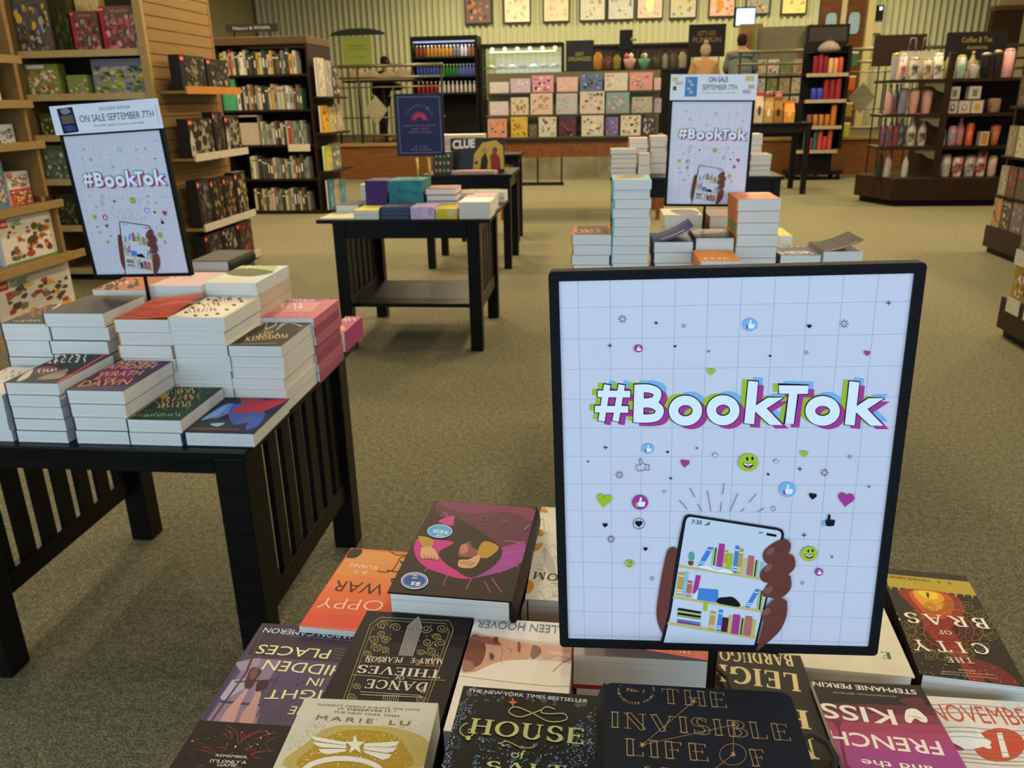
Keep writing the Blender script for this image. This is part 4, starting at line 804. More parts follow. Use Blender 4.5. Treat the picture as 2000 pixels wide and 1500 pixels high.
# dark curled cord by the pole
tag(MB().tube([tuple(p) for p in [Vector((.158,.80,.757)),Vector((.168,.815,.768)),Vector((.178,.83,.772)),Vector((.186,.86,.770)),Vector((.184,.90,.765)),Vector((.172,.93,.759))]],.0042,M('#3a332a',.6,bump=.4,scale=200),8).build('security_cord',smooth=True),'short dark curled cord lying on the black book with gold letters','cord')
tag(MB().tube([tuple(p) for p in [Vector((.236,.775,.757)),Vector((.25,.795,.767)),Vector((.268,.80,.771)),Vector((.284,.79,.768)),Vector((.29,.775,.762)),Vector((.284,.76,.7568))]],.0042,M('#3a332a',.6,bump=.4,scale=200),8).build('security_cord',smooth=True),'dark loop of cord curling over the large gold H beside the black hardcover','cord')
Z1=crop(0,450,2.7778); Z8=crop(1100,200,3.3333); ZB=crop(600,300,4.); ZB2=crop(600,330,4.055)
def stack(desc,short,fl,fr,Yf,L,z0,n,cov,art=None,pages=None,spine=-1,hard=False,covs=None,jit=.0035,top=True,back=None):
    "a pile of books whose front upper corners are seen at fl and fr"
    a,b=V(*fl,Yf),V(*fr,Yf); xl,xr=a.x,b.x; zt=(a.z+b.z)/2; t=(zt-z0)/n; w=xr-xl; r=random.Random(int(xl*999)+n)
    g='books in the pile topped by '+short
    for i in range(n): # from the bottom
        tt=t-.0005; last=i==n-1; j=0 if last else jit
        lab=desc if last else f'{ORD[n-1-i]} book down in the pile under {short}'
        x=(xl+xr)/2+r.uniform(-j,j); y=Yf+L/2+(0 if last else abs(r.uniform(0,j))); rz=0 if last else r.uniform(-.012,.012)
        ww=w-(0 if last else .004)
        book(lab,x,y,z0+.0004+i*t,ww,L,tt,(covs[i%len(covs)] if covs and not last else cov),hard,spine,pages,rz,g if n>1 else None,inked(art) if (art and last) else None,back=back)
    return xl,xr,zt
def scr(A,c,x0,y0,x1,y1,h,m,n=9,seed=1,w=1.2):
    "unreadable lettering: a row of short strokes"
    r=random.Random(seed); 
    for i in range(n):
        u=(i+.5)/n; x=x0+(x1-x0)*u; y=y0+(y1-y0)*u; d=(x1-x0)/n*.36
        A.line([c(*q) for q in spline([(x+d*r.uniform(-1,1),y-h*j/3+h*r.uniform(-.1,.1)) for j in range(4)],3,False)],w*r.uniform(.7,1.3),m)
        if r.random()<.5: A.line(pl(c,(x-d*.8,y-h*r.uniform(.1,.9)),(x+d,y-h*r.uniform(.1,.9))),w*.8,m)
# ===== table by the toy shelves =====
def aA1(A):
    c=Z1; q='#b32c3c'
    A.poly(pl(c,(985,1085),(1340,1092),(1585,885),(1250,870)),'#20253f'); A.up()
    for p,m in (([(1160,980),(1240,940),(1300,960),(1200,1010),(1060,1060)],'#5a7fc4'),([(1250,960),(1330,940),(1420,980),(1380,1030),(1260,1050)],'#3d58a8'),([(1120,1020),(1260,1040),(1200,1085),(1010,1080)],'#283c34'),([(1380,1000),(1440,990),(1400,1060),(1330,1080)],'#3a56b0'),([(1310,900),(1400,890),(1430,930),(1400,950),(1320,945)],'#8c3a4c'),([(1400,930),(1540,910),(1570,915),(1450,975),(1380,985),(1260,985),(1330,945)],q),([(1180,970),(1230,950),(1190,1000),(1090,1030)],'#7aa0dc'),([(1140,1050),(1220,1045),(1180,1065)],'#9cb8e0')): blob(A,c,p,m); A.k+=1
    scr(A,c,1190,1012,1440,1012,26,'#8a4a40',7,3,.9); A.line(pl(c,(1040,1075),(1300,1082)),1.2,'#b8413c')
stack('blue hardcover with a red-swept cover figure, alone at the table\'s front corner','the blue and red hardcover',(357,842),(495,847),1.69,.236,.72,1,'#1f2643',aA1,CREAM if 0 else None,hard=True)
def aA2(A):
    c=Z1; y='#c98f5a'
    for i,(a,b) in enumerate((((900,890),(1060,882)),((830,935),(1090,915)),((850,965),(1050,955)))): scr(A,c,*a,*b,30,'#c9a06a' if i!=1 else '#d98a58',8,i+5,1.9)
    scr(A,c,720,1012,980,1008,14,'#c9c7b4',14,4,.8); specks(A,c,[(940,850),(1180,850),(980,1010),(740,1010)],60,7,'#3f6a4c',4); blob(A,c,[(860,900),(900,880),(910,910)],'#b8a03c')
stack('dark green paperback with peach brush lettering, on the low front pile','the green paperback with peach lettering',(245,817),(352,823),1.69,.232,.72,2,'#22382c',aA2)
def aA3(A):
    c=Z1; p='#d99a7c'
    blob(A,c,[(560,740),(700,720),(720,800),(620,830),(540,800)],'#7a2f58')
    T(A.up(),c,'RENEE',(625,728),(850,722),24,p,bold=.012,slant=10); T(A,c,'AHDIEH',(560,752),(825,748),24,p,bold=.012,slant=10); T(A,c,'WRATH',(520,795),(755,785),28,'#e0a070',bold=.012,slant=12); T(A,c,'THE',(555,815),(625,812),14,p); T(A,c,'&',(500,812),(540,810),18,p); T(A,c,'DAWN',(420,848),(690,835),32,'#e0a04c',bold=.012,slant=14)
stack('purple paperback with orange title letters, second pile from the low green one','the purple paperback with orange letters',(127,762),(240,764),1.69,.232,.72,4,'#44284a',aA3)
def aA4(A):
    c=Z1; A.line(pl(c,(300,835),(580,668)),2.6,'#d8404c'); scr(A,c,290,700,480,690,26,'#e2e0da',5,3,1.8); scr(A,c,250,722,470,715,24,'#e2e0da',6,7,1.8)
    blob(A,c,[(190,765),(240,742),(320,740),(330,765),(250,785)],'#4a2020'); A.ring(*c(265,762),22,8,1.,'#c04a44',18)
    scr(A.up(),c,205,772,315,765,16,'#e0d4c8',5,9,1.6); blob(A,c,[(130,780),(180,755),(150,800),(90,820)],'#c9c4b8'); blob(A,c,[(210,800),(300,770),(370,750),(330,800),(220,810)],'#8f8570')
stack('black paperback with white brush title and a red fore-edge stripe','the black paperback with the red stripe',(7,748),(112,748),1.69,.232,.72,5,'#25232a',aA4)
def aA5(A):
    c=Z1; 
    for k in range(10): x=20+(k*37)%110; y=770+(k*29)%110; A.line(pl(c,(x,y),(x+16,y-18),(x+10,y-4)),1.4,'#d9803c')
stack('cream paperback with orange specks, at the cropped front corner','the cream orange-specked paperback',(-100,772),(3,771),1.69,.215,.72,4,'#e6dccb',aA5)
def aB1(A):
    c=Z1; g='#c9b878'
    A.line([c(*p) for p in spline([(1400,520),(1450,500),(1440,535),(1500,510),(1480,490),(1540,490),(1500,540),(1560,500),(1640,520)],4,False)],2.4,'#a79a8c')
    T(A,c,'TO',(1420,562),(1475,560),16,g,sr=True); T(A,c,'KILL A',(1425,568),(1540,562),18,g,sr=True,slant=6) if 0 else T(A,c,'KILL A',(1400,580),(1510,573),20,g,sr=True,slant=8)
    T(A,c,'KINGDOM',(1330,600),(1560,582),22,g,sr=True,slant=10); A.line(pl(c,(1250,618),(1500,612)),1.2,'#8f8468')
stack('charcoal paperback with gold serif title, on the pile at the table\'s open side','the charcoal gold-lettered paperback',(443,676),(548,675),1.93,.233,.72,6,'#332f2b',aB1,spine=-1,covs=['#e2d8bd'])
def aB2(A):
    c=Z1; r=random.Random(4)
    blob(A,c,[(960,462),(1040,400),(1140,360),(1290,362),(1340,385),(1250,440),(1180,470)],'#e9dfc4'); A.up()
    for x,y in ((1010,445),(1045,420),(1080,395),(1130,375),(1190,362),(1250,360),(1300,372),(1310,385),(1270,405),(1230,430),(1180,452),(1120,460),(1060,462),(1170,378),(1240,372)): blob(A,c,[(x-13,y),(x,y-6),(x+13,y),(x,y+6)],'#6a3a2c')
    A.up(); scr(A,c,1150,392,1260,380,16,'#b03a4c',6,2,1.7); scr(A,c,1090,418,1200,408,18,'#b03a4c',4,5,1.9); scr(A,c,1020,445,1180,440,20,'#b03a4c',7,6,1.6)
stack('cream paperback dotted with brown marks around red script, on the tallest front pile','the cream paperback with red script',(327,620),(437,621),1.93,.233,.72,7,'#d9cba8',aB2,covs=['#e2d8bd'])
# opened orange cover over its own page block
x0,x1,zt=stack('orange paperback body lying under its own curled cover','the curled orange cover',(220,624),(328,624),1.93,.2,.72,7,'#c88a34')
def curled(label,x0,x1,y0,y1,z,m,lift,diag=True,n=10,art=None,inner=None):
    c=MB(); mm=M(m,.7,var=.1) if isinstance(m,str) else m
    def h(u,v): return z+.0008+lift*(max(0,(u if diag is True else (v if diag=='v' else .5*u+.5*v))-.15))**1.6
    for i in range(n):
        for j in range(n):
            q=[(u/n,v/n) for u,v in ((i,j),(i+1,j),(i+1,j+1),(i,j+1))]; P=[(x0+(x1-x0)*u,y0+(y1-y0)*v,h(u,v)) for u,v in q]
            c.add(P,[(0,1,2,3)],mm); c.add([(a,b,d-.0006) for a,b,d in P],[(3,2,1,0)],M(inner,.5) if inner else mm)
    if art: A=Art(c,lambda u,v:Vector((x0+(x1-x0)*u,y0+(y1-y0)*v,h(u,v))),(0,0,1),.0003); A.k=1; art(A)
    o=c.build('curled_cover',smooth=True); return o
def aB3(A):
    for k in range(5): A.line([(.1+.02*i*k%.8+i*.09,.15+k*.16+.05*math.sin(i*1.3+k)) for i in range(8)],.02,['#8f3426','#d9604c','#b8452f','#e08a70','#7a3022'][k])
o=curled('',x0,x1,1.932,2.14,zt,'#c4523f',.03,'d',inner='#cf8a2c',art=aB3); tag(o,'curled red-orange paperback cover bowing up off the pile beside the cream script one','book cover')
stack('plain dark brown paperback with faint marks, on the pile beside the curled orange cover','the plain dark brown paperback',(82,612),(200,612),1.93,.205,.72,7,'#4a443e',lambda A:(A.line(pl(Z1,(430,410),(560,360),(640,330)),.8,'#5c554c'),scr(A,Z1,420,400,600,345,26,'#5a534a',7,5,.9)),pages=None,jit=.006)
def aB5(A): c=Z1; scr(A,c,160,470,330,418,26,'#b03a3c',5,2,2.4); scr(A,c,70,497,220,492,8,'#c9c2b8',10,3,.8); A.line(pl(c,(280,430),(345,392)),2,'#d9d4cc')
stack('black paperback with red scrawled title, on the pile at the table\'s shelf side','the black red-scrawled paperback',(0,632),(92,632),1.93,.215,.72,5,'#2d2a28',aB5,jit=.006)
# back row
ROSE=noise_mat('rose_print',['#c9b9a0','#d9cdb6','#8f3f3c','#c7a090'],60,.5,2,pos=[.3,.52,.6,.7]); PINKSP=noise_mat('pink_spine',['#8a3f5c','#b86a80','#c99aa0'],40,.5,2)
def aP(A):
    c=Z1; A.poly(pl(c,(1520,350),(1770,352),(1750,385),(1480,392)),'#a5589a'); A.poly(pl(c,(1500,390),(1745,388),(1690,440),(1440,445)),'#d99090'); A.up(); T(A,c,'GIRLS',(1530,382),(1700,382),18,'#e2c4dc',bold=.012); scr(A,c,1520,425,1640,425,30,'#e9dcd4',4,4,2.); T(A,c,'FRIDAY',(1440,462),(1640,462),12,'#c9a0a8')
stack('pink paperback with pale lettering, topping the pink-spined pile at the table\'s open side','the pink-spined paperback',(507,622),(614,620),2.17,.23,.72,7,'#c9707c',aP,spine=1,covs=['#a85a6c','#b8687a','#9c4f66'])
def aF(A):
    c=Z1; blob(A,c,[(1250,190),(1400,182),(1500,190),(1470,225),(1320,240),(1210,225)],'#a8c07c'); blob(A.up(),c,[(1230,220),(1330,205),(1450,215),(1480,230),(1360,250),(1240,240)],'#5a5a34')
    A.up(); T(A,c,'JOY',(1330,208),(1420,203),20,'#e2e6d0',bold=.012); scr(A,c,1260,248,1400,244,12,'#3c3a24',7,5,1.2); blob(A,c,[(1200,265),(1320,262),(1300,285),(1190,282)],'#dfd0a0')
stack('pale green and cream paperback with rose-patterned spines beneath, behind the script pile','the pale green rose-spined paperback',(400,552),(500,553),2.17,.255,.72,8,'#cfdccf',aF,spine=1,covs=['#c9b9a0'])
stack('pale pink-edged paperback behind the curled orange cover','the pale pink-edged paperback',(290,557),(392,560),2.19,.2,.72,8,'#d9b8b4',lambda A:scr(A,Z1,850,262,1050,262,16,'#d0708c',5,2,1.8))
stack('orange and black patterned book just below the poster sign by the toy shelves','the orange and black patterned book',(178,566),(285,566),2.2,.2,.72,7,'#b8683c',lambda A:(specks(A,Z1,[(560,262),(760,262),(740,320),(500,320)],30,14,'#2c1c18',2),scr(A,Z1,560,300,740,290,20,'#e0b48c',5,3,1.6)))
DK=M('#2c2922',.4,var=.1)
def aDk(A): c=Z1; scr(A,c,1030,100,1200,85,14,'#8f8450',8,2,1.4); A.line(pl(c,(1020,85),(1230,68)),.9,'#8f8450'); A.line(pl(c,(1060,125),(1240,95)),.9,'#8f8450')
stack('dark box-like hardcover with faint gold letters, beside the poster sign','the dark gold-lettered hardcover',(372,507),(446,512),2.45,.2,.72,8,'#2c2922',aDk,spine=1,hard=True,covs=['#2c2922'])
def aG(A): 
    c=Z1; scr(A,c,1800,468,1960,460,20,'#3f9c84',6,4,2.4); A.up(); scr(A,c,1800,495,1930,490,16,'#d9c8a8',6,5,2.2); blob(A,c,[(1810,525),(1860,515),(1870,540),(1810,550)],'#d9905c')
stack('magenta and green paperback at the table\'s far open corner','the magenta and green paperback',(640,648),(674,648),2.47,.2,.72,1,'#b0487c',aG,spine=1,covs=['#b0487c'])
# ===== table behind the large sign =====
g1=Z8
def dC(A): c=Z8; A.poly(pl(c,(75,860),(290,855),(290,780),(100,790)),'#5a2f22'); A.up(); T(A,c,'CIRCE',(90,850),(262,845),22,'#c9a48c',sr=True)
stack('brown paperback with copper edges, on the pile beside the tallest white stack','the brown copper-edged paperback',(1116,460),(1194,457),2.85,.21,.72,9,'#b0683c',dC)
def dT(A): c=Z8; A.poly(pl(c,(315,505),(570,500),(560,455),(320,470)),'#6fc4cc'); A.up(); A.poly(pl(c,(335,500),(540,492),(535,462),(350,472)),'#c98a5c'); blob(A.up(),c,[(370,490),(440,465),(520,468),(500,490)],'#8f6f4c')
stack('orange paperback with a turquoise border, on the tallest white stack behind the large sign','the turquoise-bordered paperback',(1197,355),(1273,350),2.85,.21,.72,16,'#5fb8c4',dT,jit=.003)
def dBl(A): c=Z8; scr(A,c,620,840,790,770,20,'#c9cfe0',7,2,1.4)
x0,x1,zt=stack('navy paperback on a white pile, beneath its own raised cover','the raised navy cover',(1276,478),(1354,467),2.85,.21,.72,8,'#3c4474')
MBk=curled('',x0,x1,2.852,3.05,zt,'#3c4474',.07,True,inner='#d9cfa8',art=lambda A:A.line([(.2,.2),(.5,.25),(.8,.2)],.06,'#c9cfe0')); tag(MBk,'navy paperback cover bent upwards on the pile below the far poster sign','book cover')
def dR(A): c=Z8; T(A,c,'RED WHITE',(900,830),(1045,805),18,'#e2dcd8',bold=.012); T(A,c,'& ROYAL BLUE',(880,860),(1080,838),20,'#e2dcd8',bold=.012)
stack('black paperback with white letters, on the pile below the far poster sign','the black white-lettered paperback',(1358,465),(1436,462),2.85,.19,.72,6,'#2a2527',dR,hard=True,covs=['#2a2527'])
def dO(A): c=Z8; T(A,c,'BEACH READ',(1190,585),(1340,575),12,'#f2e2c8',bold=.012); T(A,c,'PEOPLE WE MEET',(1170,600),(1370,592),12,'#f2e2c8',bold=.012); scr(A,c,1150,570,1350,560,10,'#f2e2c8',8,4,1.)
stack('orange paperback with cream letters, on the tall stack below the far poster sign','the orange cream-lettered paperback',(1440,390),(1526,387),2.85,.21,.72,11,'#e07a3c',dO,spine=-1,covs=['#8a8a3c','#e07a3c'])
def dD(A): c=Z8; T(A,c,'BLOOD',(1415,945),(1590,938),20,'#9fa4c4',bold=.012); T(A,c,'HEIR',(1430,990),(1640,985),20,'#d9cfc4',bold=.012)
stack('dark paperback with violet and white letters, low beside the tall orange-topped stack','the dark violet-lettered paperback',(1523,499),(1604,497),2.85,.2,.72,5,'#3a333c',dD)
x0,x1,zt=stack('white-edged paperback under a dark cover that curls high at its corner','the high-curled dark cover',(1607,492),(1686,490),2.85,.2,.72,5,'#8f8678')
tag(curled('',x0,x1,2.852,3.045,zt,'#4a423c',.05,True,inner='#8a7f70',art=lambda A:[A.line([(.08+.09*i,.06),(.12+.09*i,.12),(.15+.09*i,.06)],.012,'#c9bfae') for i in range(9)]),'dark brown book cover curling high at the outer corner of the far stack table','book cover')
stack('orange and yellow paperback just peeping over the large sign\'s top edge','the orange-yellow paperback',(1366,511),(1448,509),2.63,.2,.72,6,'#dd8a34',lambda A:T(A,Z8,'THE',(900,1022),(1090,1020),10,'#f2e6c8'))
stack('yellow paperback behind the tall orange-topped stack','the yellow paperback',(1520,462),(1548,459),3.12,.2,.72,4,'#d9cf3c')
stack('cream book with a dark blue picture behind the raised navy cover','the dark-blue-pictured cream book',(1296,424),(1372,416),3.2,.2,.72,8,'#cfc4a4',lambda A:blob(A,Z8,[(700,700),(850,700),(880,730),(760,730)],'#3a3a5c'))
stack('brown and gold book behind the black white-lettered one','the brown and gold book',(1385,424),(1436,420),3.2,.2,.72,8,'#6a4434')
# ===== mid-floor table =====
S='on the mid-floor table'
def sb(desc,short,fl,fr,Yf,L,n,cov,**k): return stack(desc,short,fl,fr,Yf,L,.84,n,cov,**k)
sb('thin cream and green magazine at the outer front corner '+S,'the thin cream magazine',(624,427),(690,425),4.75,.26,1,'#cfc79c',art=lambda A:blob(A,ZB,[(180,445),(320,445),(330,465),(200,475)],'#8f9a6c'))
sb('yellow paperback with white page edge '+S,'the yellow white-edged paperback',(690,411),(739,411),4.75,.24,2,'#d0c648')
sb('dark blue hardcover topping three alike '+S,'the dark blue hardcover trio',(742,404),(799,405),4.75,.22,3,'#3a4458',spine=-1,hard=True,covs=['#3a4458'],pages=M('#4a5468',.6))
sb('lilac boxed book with marbled pattern '+S,'the lilac boxed book',(801,405),(848,404),4.75,.2,1,'#b49cc4',pages=noise_mat('lilac_marble',['#a890bc','#c9b4d4','#d9c4d0'],30))
sb('yellow and white boxed book '+S,'the yellow and white boxed book',(850,409),(892,407),4.75,.2,1,'#cbb428',pages=noise_mat('yellow_white',['#cbb828','#d4c440','#d9d4c4'],14))
sb('cream soft paperback with bowed pages at the inner front corner '+S,'the cream bowed paperback',(895,396),(957,393),4.75,.24,3,'#e2d6c8',hard=False)
sb('charcoal low paperback behind the thin magazine '+S,'the charcoal low paperback',(655,402),(700,400),5.02,.24,1,'#4a4a4c')
sb('cream-topped book behind the purple boxes '+S,'the cream-topped rear book',(702,363),(762,358),5.32,.24,4,'#cfc06c')
sb('purple gift box with white end labels, upper of two '+S,'the purple box pair',(712,353),(755,353),5.0,.2,2,'#4a2f6c',covs=['#4a2f6c'],pages=M('#45296a',.5))
for z in (.87,.97):
    for px in (717,749): q=V(px,370,4.998); tag(MB().box(q.x-.011,q.x+.011,4.9955,4.998,z-.0,z+.055,M('#d9cfc0')).build('box_label'),f'{"upper" if z>.9 else "lower"} pale label by the {"outer" if px<730 else "inner"} end of the purple boxes','label') if 0 else None
sb('teal boxed book topping the teal block '+S,'the teal block',(756,352),(825,354),5.0,.25,3,'#2f7a80',covs=['#2b7078'],pages=noise_mat('teal_box',['#236068','#2f7a80','#3c8a88'],20))
sb('red-brown hardcover with white edges, topping the pile beside the teal block','the red-brown hardcover',(830,369),(890,368),5.0,.22,4,'#8a5348',hard=True,covs=['#5a4038'])
sb('brown paperback behind the yellow and white box '+S,'the brown rear paperback',(893,378),(925,376),5.2,.22,3,'#7a6448')
sb('grey-green flat book at the back inner corner '+S,'the grey-green flat book',(925,377),(985,375),5.55,.2,2,'#7a8074')
sb('pink and cream paperback beyond the bowed cream one '+S,'the pink and cream paperback',(908,386),(965,384),5.05,.24,3,'#c08a90')
# navy framed sign on brass uprights, mid-floor table
def navy():
    r=thing('tabletop_sign','navy poster sign with a pink sunburst on brass uprights, mid-floor table','sign',(-1.156,5.34,1.168),math.radians(6)); r.scale=(1.035,1,1.035)
    fm=M('#1c1a20',.35,var=.05); f=MB(); w,h,t=.15,.372,.008
    f.box(-w,w,-.006,.006,0,t,fm); f.box(-w,w,-.006,.006,h-t,h,fm); f.box(-w,-w+t,-.006,.006,t,h-t,fm); f.box(w-t,w,-.006,.006,t,h-t,fm); f.build('frame',r,bevel=.001)
    p=MB(); p.box(-w+t,w-t,-.002,.002,t,h-t,M('#23264a',.4,var=.03)); A=Art(p,lambda x,y:Vector((x,0,y)),(0,-1,0),.0006,base=.002); A.k=1; b='#6f6480'
    for a,q in (((-.13,.02),(.13,.02)),((-.13,.352),(.13,.352)),((-.13,.02),(-.13,.352)),((.13,.02),(.13,.352))): A.line([a,q],.006,b)
    A.up(); pk='#b8395c'
    A.poly([(.055*math.cos(math.radians(a))*(1 if i%2 else .72),.215+.055*math.sin(math.radians(a))*(1 if i%2 else .72)) for i,a in enumerate(range(0,181,8))],pk); A.up(); A.ell(0,.215,.02,.018,'#23264a',16,0,0,180); A.rect(-.065,.203,.065,.215,'#4a2348')
    cr='#8f8660'; s='COLLECTION'
    for i,ch in enumerate(s): a=math.radians(158-136*i/(len(s)-1)); x,y=.078*math.cos(a),.218+.078*math.sin(a); e=(math.sin(a),-math.cos(a)); u=(math.cos(a),math.sin(a)); A.text(ch,(x-e[0]*.005,y-e[1]*.005),(x+e[0]*.005,y+e[1]*.005),(x-e[0]*.005+u[0]*.013,y-e[1]*.005+u[1]*.013),I(cr))
    for s,x,y in (('GROW YOUR MAGIC',.105,.178),('AND YOUR',.055,.158),('INTENTIONS',.07,.138),('IT IS IN',.04,.05),('THE CARDS',.065,.033)): A.text(s,(-x,y),(x,y),(-x,y+.011),I('#8d6f80'),bold=.012)
    p.build('poster',r)
    br=M('#a08a4c',.3,metal=.8)
    for x in (-.03,.045): MB().tube([(x,.003,-.0),(x,.003,-.31)],.008,br,10).build('upright',r,True)
    MB().box(-.08,.09,-.04,.05,-.3155,-.309,br).build('base_plate',r)
navy()
# ===== generic boxed goods =====
MAPLE=M('#8a6a3c',.45,var=.06,scale=4,stretch=(1,1,14)); MAPLE2=M('#7c6440',.5,var=.06,scale=4,stretch=(14,1,1)); LIP=M('#b09a6c',.4,var=.03); DARK=M('#2a1d15',.45,var=.15,scale=5,stretch=(1,1,10)); DARKB=M('#15110e',.5,var=.1)
def pic(A,u0,u1,v0,v1,cols,seed,n=14):
    "busy printed picture of patches inside a rectangle"
    r=random.Random(seed)
    for i in range(int(n*4)):
        x=r.uniform(u0,u1); y=r.uniform(v0,v1); s=min(u1-u0,v1-v0)*r.uniform(.03,.12); k=r.randint(5,7); a=r.uniform(0,6)
        A.poly([(min(u1,max(u0,x+s*r.uniform(.6,1.2)*math.cos(a+6.283*j/k))),min(v1,max(v0,y+s*r.uniform(.6,1.2)*math.sin(a+6.283*j/k)))) for j in range(k)],cols[i%len(cols)])
def carton(name,label,cat,o,ux,w,h,d,base,art=None,side=None,group=None,tilt=0.,top=None,sideart=None):
    "box standing on o (front lower left corner, world); ux: direction of its front edge (angle)"
    b=MB(); b.T=Matrix.Rotation(tilt,4,'X'); m=M(base,.4,var=.03,coat=.2)
    b.box(0,w,0,d,0,h,m)
    if side: b.box(-.0008,0,0,d,0,h,M(side,.4,var=.03,coat=.2)); b.box(w,w+.0008,0,d,0,h,M(side,.4,var=.03,coat=.2))
    if top: b.box(0,w,0,d,h,h+.0008,M(top,.4,var=.02))
    if art:
        A=Art(b,lambda x,y:Vector((x*w,0,y*h)),(0,-1,0),.0006); A.k=1; art(A)
    return tag(b.build(name,loc=o,rz=ux),label,cat,group)
def logo(A,x,y,s,asp=1.):  # small red square with white letters
    A.rect(x,y-s*asp,x+s,y,'#c4202c'); A.up(); A.text('LEGO',(x+s*.12,y-s*asp*.68),(x+s*.88,y-s*asp*.68),(x+s*.12,y-s*asp*.3),I('#f4f0e8'),bold=.012); A.k-=1
# ===== toy shelving facing the room (front bay + slatted end panel) =====
FY=6.88; XPa=-3.75
def toybay():
    r=thing('toy_shelving','tall maple toy shelving bay with slatted end panel, by the poster sign table','shelving',((-4.93+XPa)/2,7.5,0)); cx=(-4.93+XPa)/2; T0=Matrix.Translation((-cx,-7.5,0))
    def part(nm,fn,**k): m=MB(); m.T=T0; fn(m); return m.build(nm,r,**k)
    part('corner_post',lambda m:m.box(XPa-.07,XPa,FY-.05,FY,0,2.9,M('#a08454',.4,var=.05,scale=4,stretch=(1,1,14))),bevel=.004)
    part('side_panel',lambda m:m.box(-4.98,-4.93,FY-.05,FY+.6,0,2.9,MAPLE2)); part('back_panel',lambda m:m.box(-4.93,XPa-.03,FY+.52,FY+.55,0,2.9,M('#3a3022',.7)))
    def sl(m):
        m.box(XPa-.03,XPa-.006,FY,8.06,0,2.9,M('#4a3418',.6)); z=.03
        while z<2.85: m.box(XPa-.006,XPa,FY,8.06,z,z+.092,MAPLE); z+=.1
    part('slatted_end_panel',sl); part('far_edge',lambda m:m.box(XPa-.03,XPa+.004,8.06,8.09,0,2.9,MAPLE))
    for z in (1.975,1.63,1.295,.92,.51,.12):
        part('shelf',lambda m:(m.box(-4.93,XPa-.075,FY,FY+.5,z-.05,z-.025,M('#8c7c58',.5)),m.box(-4.93,XPa-.075,FY-.02,FY,z-.06,z-.005,LIP)))
    for z,y0 in ((1.64,6.93),(1.08,6.91),(.47,6.9),(.06,6.9)):
        part('end_shelf',lambda m:(m.box(XPa+.001,XPa+.235,y0,8.02,z-.03,z-.01,MAPLE),m.box(XPa+.236,XPa+.25,y0,8.02,z-.035,z+.028,M('#b9b0a0' if z!=1.64 else '#b87a34',.4))))
toybay()
BR=['#6a5a4a','#8c8278','#3a3a2c','#a8a090','#4a4a5c','#70503c']; GRN=['#4a5c2c','#6a7a3c','#8a9a5c','#3a4426','#a0a080','#7a4a34']; RDS=['#a03040','#8a6a60','#c0a090','#6a3038','#9a8a7c','#b8604a']
def toy(label,px0,y0,px1,y1,z,base,cols,seed,n=16,side=None,depth=.1,extra=None,dy=.03):
    ym=(y0+y1)/2; a,b=V(px0,y1,FY+dy),V(px1,y0,FY+dy); a.x=V(px0,ym,FY+dy).x; b.x=V(px1,ym,FY+dy).x; a.x=max(a.x,-4.925); w=(min(b.x,XPa-.08)-a.x)*.975; w*=.985; h=min(b.z-z,{1.975:.6,1.63:.29,1.295:.275,.92:.315,.51:.35}[z])
    def art(A):
        pic(A,.04,.98,.04,.8,cols,seed,n); A.up(); 
        if extra: extra(A)
    return carton('toy_box',label,'toy box',(a.x,FY+dy,z-.0245),0,w,max(.05,h),depth,base,art,side,'boxed building toys on the maple bay')
toy('brown and blue toy box with a crowded castle picture, top shelf of the maple bay',24,-25,98,95,1.975,'#5c5548',BR+['#4060a0','#c8a848'],1,26,dy=.02)
toy('dark green toy box beside the castle picture box on the top shelf',104,-20,134,92,1.975,'#2c3018',['#3c4420','#4a5428','#222812'],2,12,dy=.02)
lg=lambda A:(A.rect(0,.1,.1,1,'#a8283c'),A.up(),A.text('NINJAGO',(.3,.84),(.8,.84),(.3,.92),I('#c98a4c')),logo(A,.01,.97,.13,.6))
toy('smaller red-banded toy box on the top shelf of the maple bay',141,14,194,93,1.975,'#6a4a40',RDS+['#3c4a34'],3,18,extra=lg)
toy('larger red-banded toy box against the maple corner post',198,3,281,90,1.975,'#6a5048',RDS,4,24,extra=lg)
toy('cream toy box standing in the gap above the red-banded boxes',142,-34,190,10,1.975,'#c9b070',['#d8c48c','#a89050'],5,4,dy=.2)
toy('green-edged toy box with an orange creature picture on the second shelf',45,118,118,180,1.63,'#7a8a3c',['#b06a3c','#c9a070','#8a5030','#c9c0a8','#d8d0c0'],6,18,extra=lambda A:(A.rect(.05,.86,.6,.97,'#c9c4cc')))
toy('small green and white toy box, middle of the second shelf',131,140,172,176,1.63,'#7a8c4c',['#b8a8a8','#8a6a50','#c9b8b8'],7,8)
toy('wide pale toy box with a green landscape picture on the second shelf',179,100,288,170,1.63,'#7d8088',['#8a8c94','#5c6a30','#8c9a3c','#c9b860','#3c5034','#a0a0a8','#b8a050'],8,30,dy=.05)
toy('dim green toy box on the third shelf beside the sale card',78,215,120,258,1.295,'#3c4420',GRN,9,8)
toy('long pink and white toy box on the third shelf behind the sale card',132,195,215,240,1.295,'#8a7a78',['#b06068','#a8a0a0'],10,8,dy=.06)
toy('green and grey toy box on the fourth shelf beside the poster sign',76,278,132,345,.92,'#5a6a54',['#8a8c88','#5c7a6c','#7a6a70','#c9c4b8','#3c5c50'],11,14)
toy('dark green creature toy box on the fifth shelf behind the poster sign',112,372,150,446,.51,'#2c3020',['#5c6a3c','#3c4426','#7a8450'],12,10)
